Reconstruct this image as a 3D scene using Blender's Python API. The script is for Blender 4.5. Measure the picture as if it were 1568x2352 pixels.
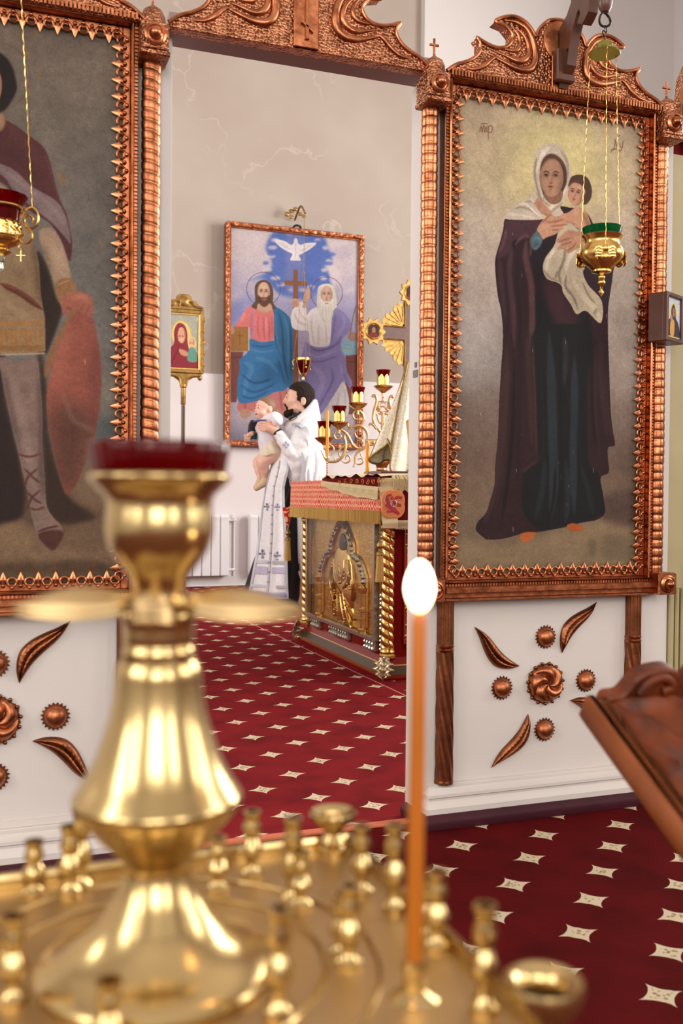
import bpy, math, random
import numpy as np
from mathutils import Vector, Matrix
for o in list(bpy.data.objects): bpy.data.objects.remove(o)
S = bpy.context.scene
COL = S.collection
PI = math.pi
random.seed(7)
# ---------------------------------------------------------------- camera
# x runs along the icon wall, y into the sanctuary, z up (metres)
FPX, PITCH, ROLL, YAW, EYE = 2214.0, 0.0175, 0.0085, math.radians(20), 0.92
cp, sp, cr, sr, cy, sy = math.cos(PITCH), math.sin(PITCH), math.cos(ROLL), math.sin(ROLL), math.cos(YAW), math.sin(YAW)
R0 = Vector((cy, -sy, 0)); FW = Vector((sy*cp, cy*cp, -sp)); U0 = Vector((sy*sp, cy*sp, cp))
RT = cr*R0 + sr*U0; UP = -sr*R0 + cr*U0
CAM = Vector((0, 0, EYE))
cam_d = bpy.data.cameras.new('camera'); cam = bpy.data.objects.new('camera', cam_d); COL.objects.link(cam)
cam.matrix_world = Matrix(((RT.x, UP.x, -FW.x, 0), (RT.y, UP.y, -FW.y, 0), (RT.z, UP.z, -FW.z, EYE), (0, 0, 0, 1)))
cam_d.sensor_fit = 'VERTICAL'; cam_d.sensor_height = 36.0; cam_d.lens = FPX/2352*36
cam_d.clip_start = 0.05; cam_d.clip_end = 60
cam_d.dof.use_dof = True; cam_d.dof.focus_distance = 3.5; cam_d.dof.aperture_fstop = 5.4
S.camera = cam
# ---------------------------------------------------------------- world, exposure
w = bpy.data.worlds.new('world'); S.world = w; w.use_nodes = True
w.node_tree.nodes['Background'].inputs[0].default_value = (0.80, 0.88, 1.0, 1)
w.node_tree.nodes['Background'].inputs[1].default_value = 1.0
S.view_settings.view_transform = 'Standard'; S.view_settings.look = 'None'
S.view_settings.gamma = 1; S.view_settings.use_curve_mapping = False
S.view_settings.exposure = 0.0
S.cycles.use_denoising = True
S.cycles.max_bounces = 8; S.cycles.diffuse_bounces = 4; S.cycles.glossy_bounces = 4
S.cycles.transmission_bounces = 8; S.cycles.transparent_max_bounces = 12
S.cycles.caustics_reflective = False; S.cycles.caustics_refractive = False
S.cycles.sample_clamp_indirect = 4.0
# ---------------------------------------------------------------- daylight through the windows
def window_light(name, loc, direction, sx, sy_, power, colour):
    d = bpy.data.lights.new(name, 'AREA'); d.shape = 'RECTANGLE'; d.size = sx; d.size_y = sy_
    d.energy = power; d.color = colour
    o = bpy.data.objects.new(name, d); COL.objects.link(o); o.location = loc
    o.rotation_euler = Vector(direction).to_track_quat('-Z', 'Y').to_euler()
    return o
DAY = (1.0, 0.97, 0.93)
NAVE = .94
# nave: tall windows in the rear wall and both side walls, sanctuary: windows in its side walls
WIN = []
for (n, loc, d, ww, hh, p) in [
    ('rear',  (-2.3, -5.9, 3.3), (0, 1, -.06), 1.1, 3.0, 130),
    ('rear',  (-0.7, -5.9, 3.3), (0, 1, -.06), 1.1, 3.0, 130),
    ('rear',  (2.6, -5.9, 3.3), (0, 1, -.06), 1.1, 3.0, 130),
    ('right', (6.9, -2.8, 3.3), (-1, 0, -.06), 1.1, 3.0, 124),
    ('right', (6.9, -0.4, 3.3), (-1, 0, -.06), 1.1, 3.0, 124),
    ('left',  (-4.9, -2.8, 3.3), (1, 0, -.06), 1.1, 3.0, 112),
    ('left',  (-4.9, -0.4, 3.3), (1, 0, -.06), 1.1, 3.0, 112),
    ('left',  (-4.9, 4.6, 3.3), (1, 0, -.06), 1.3, 3.0, 150),
    ('left',  (-4.9, 7.4, 3.3), (1, 0, -.06), 1.3, 3.0, 150),
    ('right', (6.9, 3.9, 3.3), (-1, 0, -.06), 1.3, 3.0, 290),
    ('right', (6.9, 5.7, 3.3), (-1, 0, -.06), 1.3, 3.0, 290)]:
    window_light('daylight', loc, d, ww, hh, p*NAVE, DAY)
    WIN.append((n, loc, ww, hh))
# ---------------------------------------------------------------- helpers
def lin(c): c = c/255.0; return c/12.92 if c <= .04045 else ((c+.055)/1.055)**2.4
def rgb(r, g, b): return (lin(r), lin(g), lin(b), 1)
def on(px, py, x=None, y=None, z=None):
    """where the line of sight through a point of the photograph meets the plane x, y or z = const"""
    d = FW + (px-784)/FPX*RT - (py-1176)/FPX*UP
    t = (x/d.x) if x is not None else (y/d.y) if y is not None else ((z-EYE)/d.z)
    return CAM + d*t
def at(px, py, dist):
    return CAM + dist*(FW + (px-784)/FPX*RT - (py-1176)/FPX*UP)
def zc(x0, y0, s, pts): return [(x0+a*s, y0+b*s) for a, b in pts]

class MB:
    """collects shapes into one mesh"""
    def __init__(self): self.v = []; self.f = []; self.m = None
    def add(self, vs, fs):
        k = len(self.v)
        if self.m is not None: vs = [self.m @ Vector(p) for p in vs]
        self.v += [tuple(p) for p in vs]; self.f += [tuple(i+k for i in q) for q in fs]
        return self
    def box(self, x0, x1, y0, y1, z0, z1):
        return self.add([(x0,y0,z0),(x1,y0,z0),(x1,y1,z0),(x0,y1,z0),(x0,y0,z1),(x1,y0,z1),(x1,y1,z1),(x0,y1,z1)],
            [(0,3,2,1),(4,5,6,7),(0,1,5,4),(1,2,6,5),(2,3,7,6),(3,0,4,7)])
    def bbox(self, x0, x1, y0, y1, z0, z1, b):
        """box with chamfered edges"""
        vs = []
        for z in (z0, z0+b, z1-b, z1):
            i = b if z in (z0, z1) else 0
            c = [(x0+i,y0+i,x1-i,y1-i)][0]
            e = b
            X0,Y0,X1,Y1 = c
            vs += [(X0+e,Y0,z),(X1-e,Y0,z),(X1,Y0+e,z),(X1,Y1-e,z),(X1-e,Y1,z),(X0+e,Y1,z),(X0,Y1-e,z),(X0,Y0+e,z)]
        fs = [tuple(range(7,-1,-1)), tuple(range(24,32))]
        for r in range(3):
            for k in range(8): fs.append((r*8+k, r*8+(k+1)%8, (r+1)*8+(k+1)%8, (r+1)*8+k))
        return self.add(vs, fs)
    def lathe(self, prof, n=24, c=(0,0,0), closed=False, axis='z', mod=None, a0=0, a1=2*PI):
        """prof: (radius, height) pairs"""
        full = abs(a1-a0-2*PI) < 1e-6
        m = n if full else n+1
        vs = []
        for r, z in prof:
            for k in range(m):
                a = a0+(a1-a0)*k/n
                rr = r*(mod(a, z) if mod else 1)
                p = (rr*math.cos(a), rr*math.sin(a), z)
                if axis == 'y': p = (p[0], -p[2], p[1])
                if axis == 'x': p = (p[2], p[0], p[1])
                vs.append((p[0]+c[0], p[1]+c[1], p[2]+c[2]))
        fs = []
        L = len(prof)
        for i in range(L-1+(1 if closed else 0)):
            j = (i+1) % L
            for k in range(n):
                k2 = (k+1) % m
                fs.append((i*m+k, i*m+k2, j*m+k2, j*m+k))
        if not closed and full:
            fs.append(tuple(range(m-1,-1,-1))); fs.append(tuple((L-1)*m+k for k in range(m)))
        return self.add(vs, fs)
    def sphere(self, c, r, n=12, sc=(1,1,1)):
        pr = [(math.sin(PI*i/n)*r+1e-5, -math.cos(PI*i/n)*r) for i in range(n+1)]
        vs = []; m = n*2
        for a, z in pr:
            for k in range(m): vs.append((c[0]+sc[0]*a*math.cos(2*PI*k/m), c[1]+sc[1]*a*math.sin(2*PI*k/m), c[2]+sc[2]*z))
        fs = [(i*m+k, i*m+(k+1)%m, (i+1)*m+(k+1)%m, (i+1)*m+k) for i in range(n) for k in range(m)]
        return self.add(vs, fs)
    def tube(self, pts, r, n=8, closed=False, flat=1.0):
        """round bar along pts; r number or list"""
        P = [Vector(p) for p in pts]; L = len(P)
        rs = r if isinstance(r, (list, tuple)) else [r]*L
        vs = []; nrm = None
        for i in range(L):
            a = P[(i-1) % L] if (closed or i > 0) else P[i]
            b = P[(i+1) % L] if (closed or i < L-1) else P[i]
            t = (b-a).normalized()
            if nrm is None:
                nrm = t.orthogonal().normalized()
                if abs(t.y) < .9: nrm = (Vector((0,1,0)) - t*t.y).normalized()
            else: nrm = (nrm - t*nrm.dot(t)).normalized()
            bi = t.cross(nrm)
            for k in range(n):
                an = 2*PI*k/n
                vs.append(P[i] + nrm*(math.cos(an)*rs[i]*flat) + bi*(math.sin(an)*rs[i]))
        fs = []
        for i in range(L if closed else L-1):
            j = (i+1) % L
            for k in range(n): fs.append((i*n+k, i*n+(k+1)%n, j*n+(k+1)%n, j*n+k))
        if not closed: fs += [tuple(range(n-1,-1,-1)), tuple((L-1)*n+k for k in range(n))]
        return self.add(vs, fs)
    def prism(self, poly, y0, y1, bev=0):
        """polygon in x,z pushed from y0 (front) to y1"""
        n = len(poly)
        ar = sum(poly[i][0]*poly[(i+1)%n][1]-poly[(i+1)%n][0]*poly[i][1] for i in range(n))
        if ar < 0: poly = poly[::-1]
        vs = [(x, y0+bev, z) for x, z in poly]+[(x, y1, z) for x, z in poly]
        fs = [tuple(n+i for i in range(n))[::-1]]+[(i, (i+1)%n, n+(i+1)%n, n+i)[::-1] for i in range(n)]
        if bev:
            ins = inset(poly, bev)
            vs += [(x, y0, z) for x, z in ins]
            fs += [(2*n+i, 2*n+(i+1)%n, (i+1)%n, i)[::-1] for i in range(n)]+[tuple(2*n+i for i in range(n))]
        else: fs.append(tuple(range(n)))
        return self.add(vs, fs)
    def grid(self, fn, nu, nv):
        vs = [fn(i/nu, j/nv) for i in range(nu+1) for j in range(nv+1)]
        fs = [(i*(nv+1)+j, (i+1)*(nv+1)+j, (i+1)*(nv+1)+j+1, i*(nv+1)+j+1) for i in range(nu) for j in range(nv)]
        return self.add(vs, fs)
def inset(poly, d):
    n = len(poly); out = []
    for i in range(n):
        a = Vector(poly[i-1]); b = Vector(poly[i]); c = Vector(poly[(i+1)%n])
        u = (b-a); v = (c-b)
        if u.length < 1e-9 or v.length < 1e-9: out.append(tuple(b)); continue
        u.normalize(); v.normalize()
        m = Vector((-u.y-v.y, u.x+v.x))
        if m.length < .3: out.append(tuple(b)); continue
        m.normalize(); out.append(tuple(b+m*d))
    return out
def spline(pts, k=8, closed=False):
    n = len(pts); out = []
    rng = range(n) if closed else range(n-1)
    for i in rng:
        g = lambda j: Vector(pts[j % n]) if closed else Vector(pts[max(0, min(n-1, j))])
        p0, p1, p2, p3 = g(i-1), g(i), g(i+1), g(i+2)
        for t in range(k):
            s = t/k
            out.append(tuple(.5*((2*p1)+(p2-p0)*s+(2*p0-5*p1+4*p2-p3)*s*s+(3*p1-p0-3*p2+p3)*s*s*s)))
    if not closed: out.append(tuple(pts[-1]))
    return out
def smooth_by_angle(me, ang=35):
    me.polygons.foreach_set('use_smooth', [True]*len(me.polygons))
    try: me.set_sharp_from_angle(angle=math.radians(ang))
    except Exception: pass
def obj(name, mb, mat, parent=None, smooth=35, loc=None):
    me = bpy.data.meshes.new(name)
    me.from_pydata(mb.v, [], mb.f); me.update()
    for m_ in (mat if isinstance(mat, (list, tuple)) else [mat]): me.materials.append(m_)
    if smooth: smooth_by_angle(me, smooth)
    o = bpy.data.objects.new(name, me); COL.objects.link(o)
    if parent: o.parent = parent
    if loc: o.location = loc
    return o
def tag(o, label=None, cat=None, group=None, kind=None):
    for k, v in (('label', label), ('category', cat), ('group', group), ('kind', kind)):
        if v: o[k] = v
    return o
def thing(name, loc, label, cat, group=None, rz=0):
    o = bpy.data.objects.new(name, None); COL.objects.link(o); o.location = loc; o.rotation_euler = (0, 0, rz)
    o.empty_display_size = .05
    return tag(o, label, cat, group)
def inst(src, parent, loc=(0,0,0), rot=(0,0,0), sc=None):
    o = src.copy(); COL.objects.link(o); o.parent = parent; o.location = loc; o.rotation_euler = rot
    if sc: o.scale = sc
    return o
def copy_tree(o, parent=None, loc=None):
    c = o.copy(); COL.objects.link(c); c.parent = parent
    if loc is not None: c.location = loc
    for ch in list(o.children): copy_tree(ch, c)
    return c
# ---------------------------------------------------------------- materials
def nmat(name):
    m = bpy.data.materials.new(name); m.use_nodes = True
    nt = m.node_tree; b = nt.nodes['Principled BSDF']
    return m, nt, b
def N(nt, t, **kw):
    n = nt.nodes.new(t)
    for k, v in kw.items(): setattr(n, k, v)
    return n
def mth(nt, op, a, b=None, c=None):
    n = N(nt, 'ShaderNodeMath', operation=op)
    for i, q in enumerate((a, b, c)):
        if q is None: continue
        if isinstance(q, (int, float)): n.inputs[i].default_value = q
        else: nt.links.new(q, n.inputs[i])
    return n.outputs[0]
def ramp(nt, fac, stops):
    r = N(nt, 'ShaderNodeValToRGB'); e = r.color_ramp.elements
    e[0].position, e[0].color = stops[0]; e[1].position, e[1].color = stops[-1]
    for p, c in stops[1:-1]:
        x = e.new(p); x.color = c
    nt.links.new(fac, r.inputs[0]); return r.outputs[0]
def mat(name, col, rough=.5, metal=0, noise=None, bump=None, sheen=0, coat=0, spec=None, col2=None, trans=0, ior=None, sub=0):
    """noise=(scale, amount) mottles col towards col2; bump=(kind, scale, strength, distance)"""
    m, nt, b = nmat(name)
    b.inputs['Roughness'].default_value = rough; b.inputs['Metallic'].default_value = metal
    b.inputs['Base Color'].default_value = col
    if spec is not None: b.inputs['Specular IOR Level'].default_value = spec
    if coat: b.inputs['Coat Weight'].default_value = coat; b.inputs['Coat Roughness'].default_value = .12
    if sheen: b.inputs['Sheen Weight'].default_value = sheen; b.inputs['Sheen Roughness'].default_value = .5
    if trans: b.inputs['Transmission Weight'].default_value = trans
    if ior: b.inputs['IOR'].default_value = ior
    if sub: b.inputs['Subsurface Weight'].default_value = sub; b.inputs['Subsurface Radius'].default_value = (.01,.004,.002); b.inputs['Subsurface Scale'].default_value = 1
    tc = N(nt, 'ShaderNodeTexCoord').outputs['Object']
    if noise:
        n = N(nt, 'ShaderNodeTexNoise'); n.inputs['Scale'].default_value = noise[0]; n.inputs['Detail'].default_value = 5
        nt.links.new(tc, n.inputs['Vector'])
        c2 = col2 or tuple(x*.55 for x in col[:3])+(1,)
        lo = .5-noise[1]*.0; f = ramp(nt, n.outputs['Fac'], [(.3, (0,0,0,1)), (.72, (1,1,1,1))])
        mx = N(nt, 'ShaderNodeMix', data_type='RGBA'); nt.links.new(mth(nt, 'MULTIPLY', f, noise[1]), mx.inputs[0])
        mx.inputs[6].default_value = col; mx.inputs[7].default_value = c2
        nt.links.new(mx.outputs[2], b.inputs['Base Color'])
    if bump:
        kind, sc, st, dist = bump
        if kind == 'noise':
            n = N(nt, 'ShaderNodeTexNoise'); n.inputs['Scale'].default_value = sc; n.inputs['Detail'].default_value = 4; h = n.outputs['Fac']
        elif kind == 'voronoi':
            n = N(nt, 'ShaderNodeTexVoronoi'); n.inputs['Scale'].default_value = sc
            h = mth(nt, 'SUBTRACT', 1.0, n.outputs['Distance'])
        elif kind == 'cell':
            n = N(nt, 'ShaderNodeTexVoronoi', feature='DISTANCE_TO_EDGE'); n.inputs['Scale'].default_value = sc
            h = mth(nt, 'MINIMUM', n.outputs['Distance'], .12)
        elif kind == 'wave':
            n = N(nt, 'ShaderNodeTexWave'); n.inputs['Scale'].default_value = sc; n.inputs['Distortion'].default_value = 1.5; h = n.outputs['Fac']
        nt.links.new(tc, n.inputs['Vector'])
        bp = N(nt, 'ShaderNodeBump'); bp.inputs['Strength'].default_value = st; bp.inputs['Distance'].default_value = dist
        nt.links.new(h, bp.inputs['Height']); nt.links.new(bp.outputs[0], b.inputs['Normal'])
    return m
COP = rgb(205, 128, 88); COPD = rgb(110, 60, 38)
M = {}
M['copper'] = mat('copper', rgb(202, 128, 88), .38, 1, (34, .95), ('noise', 70, .45, .002), col2=rgb(118, 66, 40))
M['copper_hammered'] = mat('hammered_copper', rgb(202, 138, 102), .36, 1, (40, .85), ('voronoi', 120, 1.0, .005), col2=rgb(112, 66, 42))
M['copper_dark'] = mat('aged_copper', rgb(156, 96, 64), .36, 1, (24, .7), ('noise', 90, .25, .002), col2=rgb(84, 48, 32))
M['copper_bright'] = mat('bright_copper', rgb(208, 134, 94), .29, 1, (26, .9), ('noise', 60, .4, .002), col2=rgb(120, 68, 42))
M['brass'] = mat('brass', rgb(204, 180, 128), .22, 1, (9, .35), ('noise', 14, .10, .002), col2=rgb(176, 142, 86))
M['brass_satin'] = mat('satin_brass', rgb(200, 172, 126), .42, 1, (6, .4), ('noise', 40, .1, .001), col2=rgb(176, 146, 98))
M['gold'] = mat('gilt', rgb(232, 194, 116), .24, 1, (40, .45), ('noise', 120, .3, .001), col2=rgb(190, 142, 68))
M['gold_relief'] = mat('gilt_relief', rgb(238, 202, 120), .28, 1, (30, .6), ('noise', 90, .9, .005), col2=rgb(190, 142, 70))
M['gold_dull'] = mat('old_gilding', rgb(176, 138, 78), .42, .85, (30, .8), ('noise', 90, .5, .003), col2=rgb(105, 76, 38))
M['black_metal'] = mat('black_iron', rgb(45, 38, 36), .5, .8)
M['plaster_white'] = mat('white_paint', rgb(214, 206, 200), .7, 0, (3, .35), ('noise', 22, .25, .004), col2=rgb(200, 190, 182))
M['purple'] = mat('plum_paint', rgb(66, 22, 34), .45, 0, (12, .5), ('noise', 12, .2, .004), spec=.3, col2=rgb(44, 14, 22))
M['wood'] = mat('carved_brown_wood', rgb(130, 60, 24), .5, 0, (22, 1.0), ('noise', 30, .3, .003), spec=.3, col2=rgb(70, 28, 10))
M['wood_edge'] = mat('lit_wood_edge', rgb(156, 84, 38), .45, 0, (14, .8), ('noise', 30, .2, .003), spec=.35, col2=rgb(106, 52, 22))  # lighter brown paints in the light falling on the left mouldings
M['wood_dark'] = mat('dark_wood', rgb(92, 50, 32), .45, 0, (20, .7), None, coat=.2, col2=rgb(60, 30, 20))
M['olive'] = mat('olive_paint', rgb(176, 162, 122), .5, 0, (6, .4), ('noise', 30, .15, .002), col2=rgb(150, 135, 98))
M['red_cloth'] = mat('dark_red_cloth', rgb(122, 12, 18), .8, 0, (14, .5), spec=.15, col2=rgb(80, 6, 10))
M['radiator'] = mat('white_enamel', rgb(226, 224, 226), .35)
M['skin'] = mat('skin', rgb(228, 184, 162), .5, 0, (22, .4), None, sub=.12, col2=rgb(214, 156, 134))
M['skin_baby'] = mat('baby_skin', rgb(236, 192, 172), .5, 0, (16, .4), None, sub=.15, col2=rgb(228, 168, 148))
M['hair'] = mat('dark_hair', rgb(44, 31, 24), .75, 0, (60, .6), ('noise', 90, 1, .006), col2=rgb(24, 17, 13), spec=.2)
M['hair_baby'] = mat('brown_hair', rgb(140, 104, 78), .6, 0, (60, .5), ('noise', 160, .6, .003), col2=rgb(112, 80, 58))
M['eye_white'] = mat('eye_white', rgb(225, 215, 210), .3)
M['eye_dark'] = mat('eye_dark', rgb(48, 36, 32), .2)
M['lip'] = mat('lip', rgb(180, 98, 88), .45)
M['black_cloth'] = mat('black_cloth', rgb(18, 17, 20), .85, 0, None, ('noise', 30, .2, .003), sheen=.2)
M['teal_cloth'] = mat('teal_cloth', rgb(14, 58, 66), .7)
M['white_cotton'] = mat('white_cotton', rgb(228, 222, 230), .85, 0, None, ('noise', 40, .3, .004), sheen=.2)
M['beige_knit'] = mat('beige_knit', rgb(214, 186, 150), .9, 0, None, ('noise', 200, .4, .001))
M['silver_trim'] = mat('silver_braid', rgb(206, 207, 214), .4, .3, (120, .5), ('noise', 300, .5, .001), col2=rgb(160, 162, 172))
M['lavender'] = mat('lavender_embroidery', rgb(196, 192, 212), .7, 0, (60, .5), col2=rgb(172, 168, 194))
M['wax'] = mat('yellow_wax', rgb(235, 160, 40), .45, 0, None, None, sub=.4)
M['fringe'] = mat('gold_fringe', rgb(206, 168, 92), .55, .25, (160, .5), ('wave', 120, .3, .001), col2=rgb(160, 120, 52))
M['fringe_cream'] = mat('cream_fringe', rgb(222, 206, 160), .6, .15, (160, .4), ('wave', 120, .3, .001), col2=rgb(186, 166, 116))
M['velvet'] = mat('dark_red_velvet', rgb(104, 12, 20), .9, 0, (20, .4), spec=.1, col2=rgb(76, 6, 12))
M['orange_silk'] = mat('orange_silk', rgb(238, 152, 88), .55, 0, (20, .4), col2=rgb(222, 126, 66))
M['wing_silk'] = mat('rose_silk', rgb(186, 52, 58), .55)
M['red_glaze'] = mat('red_lacquer', rgb(120, 12, 9), .28, 0, coat=.08, spec=.2)
M['glass_pane'] = mat('glass_pane', (.97, .97, .97, 1), .02, 0, trans=1, ior=1.1)
M['near_black'] = mat('near_black', rgb(30, 20, 16), .8)
M['stone'] = mat('cut_glass', rgb(225, 225, 205), .12, .7, (50, .6), None, col2=rgb(120, 130, 90))
M['ring_dark'] = mat('dark_leather', rgb(70, 45, 30), .6)
def glassmat(name, col, a=.35):
    m, nt, b = nmat(name)
    b.inputs['Base Color'].default_value = col; b.inputs['Roughness'].default_value = .06
    b.inputs['Transmission Weight'].default_value = a; b.inputs['IOR'].default_value = 1.25
    return m
M['red_glass'] = glassmat('red_glass', rgb(140, 2, 5), .8)
M['green_glass'] = glassmat('green_glass', rgb(0, 100, 50), .6)
def damask(name, base, motif, cell, rough, metal):
    """ogee lattice with curls, woven in two colours (pattern in the y/z and x/z planes)"""
    m, nt, b = nmat(name); b.inputs['Roughness'].default_value = rough; b.inputs['Metallic'].default_value = metal
    tc = N(nt, 'ShaderNodeTexCoord').outputs['Object']; sx = N(nt, 'ShaderNodeSeparateXYZ'); nt.links.new(tc, sx.inputs[0])
    n = N(nt, 'ShaderNodeTexNoise'); n.inputs['Scale'].default_value = 55; n.inputs['Detail'].default_value = 1; nt.links.new(tc, n.inputs[0])
    h = mth(nt, 'ADD', sx.outputs[0], sx.outputs[1])
    U = mth(nt, 'MULTIPLY', h, PI/cell); V = mth(nt, 'MULTIPLY', sx.outputs[2], PI/cell*.62)
    w_ = mth(nt, 'MULTIPLY', mth(nt, 'SUBTRACT', n.outputs['Fac'], .5), 2.6)
    a = mth(nt, 'MULTIPLY', mth(nt, 'SINE', mth(nt, 'ADD', U, V)), mth(nt, 'SINE', mth(nt, 'SUBTRACT', U, V)))
    c = mth(nt, 'SINE', mth(nt, 'ADD', mth(nt, 'MULTIPLY', a, 7.5), w_))
    f = ramp(nt, mth(nt, 'ADD', mth(nt, 'MULTIPLY', c, .5), .5), [(.56, (0,0,0,1)), (.68, (1,1,1,1))])
    mx = N(nt, 'ShaderNodeMix', data_type='RGBA'); nt.links.new(f, mx.inputs[0]); mx.inputs[6].default_value = base; mx.inputs[7].default_value = motif
    nt.links.new(mx.outputs[2], b.inputs['Base Color']); return m
def cloth_pattern(name, base, motif, scale, rough=.5, metal=0, thr=.5, w=2.2, sheen=0):
    """damask: distorted rings on a diagonal lattice"""
    m, nt, b = nmat(name); b.inputs['Roughness'].default_value = rough; b.inputs['Metallic'].default_value = metal
    if sheen: b.inputs['Sheen Weight'].default_value = sheen
    tc = N(nt, 'ShaderNodeTexCoord').outputs['Object']
    mp = N(nt, 'ShaderNodeMapping'); mp.inputs['Scale'].default_value = (scale, scale, scale*.7); nt.links.new(tc, mp.inputs[0])
    n = N(nt, 'ShaderNodeTexNoise'); n.inputs['Scale'].default_value = 1.3; nt.links.new(mp.outputs[0], n.inputs[0])
    v = N(nt, 'ShaderNodeTexVoronoi', feature='F1'); v.inputs['Scale'].default_value = 1; v.inputs['Randomness'].default_value = .25
    nt.links.new(mp.outputs[0], v.inputs['Vector'])
    s = mth(nt, 'SINE', mth(nt, 'ADD', mth(nt, 'MULTIPLY', v.outputs['Distance'], w*6), mth(nt, 'MULTIPLY', n.outputs['Fac'], 7.0)))
    f = ramp(nt, mth(nt, 'ADD', mth(nt, 'MULTIPLY', s, .5), .5), [(thr-.06, (0,0,0,1)), (thr+.06, (1,1,1,1))])
    mx = N(nt, 'ShaderNodeMix', data_type='RGBA'); nt.links.new(f, mx.inputs[0])
    mx.inputs[6].default_value = base; mx.inputs[7].default_value = motif
    nt.links.new(mx.outputs[2], b.inputs['Base Color'])
    bp = N(nt, 'ShaderNodeBump'); bp.inputs['Strength'].default_value = .3; bp.inputs['Distance'].default_value = .002
    nt.links.new(f, bp.inputs['Height']); nt.links.new(bp.outputs[0], b.inputs['Normal'])
    return m
M['brocade_red'] = damask('red_gold_brocade', rgb(200, 24, 32), rgb(238, 186, 134), .052, .5, .05)
M['brocade_white'] = cloth_pattern('white_brocade', rgb(240, 238, 240), rgb(232, 231, 236), 26, .5, 0, sheen=.2)
M['brocade_gold'] = cloth_pattern('pale_gold_brocade', rgb(238, 232, 216), rgb(218, 204, 168), 62, .45, .15)
def plaster_back():
    m, nt, b = nmat('marbled_plaster'); b.inputs['Roughness'].default_value = .75
    tc = N(nt, 'ShaderNodeTexCoord').outputs['Object']
    n = N(nt, 'ShaderNodeTexNoise'); n.inputs['Scale'].default_value = 1.1; n.inputs['Detail'].default_value = 3; nt.links.new(tc, n.inputs[0])
    base = ramp(nt, n.outputs['Fac'], [(.3, rgb(176, 164, 152)), (.7, rgb(166, 151, 140))])
    n2 = N(nt, 'ShaderNodeTexNoise'); n2.inputs['Scale'].default_value = 2.3; n2.inputs['Detail'].default_value = 6; nt.links.new(tc, n2.inputs[0])
    mv = N(nt, 'ShaderNodeMix', data_type='RGBA'); mv.inputs[0].default_value = .5
    nt.links.new(tc, mv.inputs[6]); nt.links.new(n2.outputs['Color'], mv.inputs[7])
    v = N(nt, 'ShaderNodeTexVoronoi', feature='DISTANCE_TO_EDGE'); v.inputs['Scale'].default_value = 1.7; nt.links.new(mv.outputs[2], v.inputs['Vector'])
    f = ramp(nt, v.outputs['Distance'], [(.0, (.34,.34,.34,1)), (.016, (0,0,0,1))])
    f = mth(nt, 'MULTIPLY', f, ramp(nt, n.outputs['Fac'], [(.46, (0,0,0,1)), (.6, (1,1,1,1))]))
    mx = N(nt, 'ShaderNodeMix', data_type='RGBA'); nt.links.new(f, mx.inputs[0]); nt.links.new(base, mx.inputs[6]); mx.inputs[7].default_value = rgb(206, 196, 186)
    nt.links.new(mx.outputs[2], b.inputs['Base Color'])
    return m
M['marbled'] = plaster_back()
M['wall_far'] = mat('pale_wall_paint', rgb(212, 208, 205), .75, 0, (1.2, .3), None, col2=rgb(204, 198, 194))
M['wall_low'] = mat('lower_wall_paint', rgb(222, 214, 214), .7, 0, (1.5, .3), None, col2=rgb(214, 206, 204))
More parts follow.
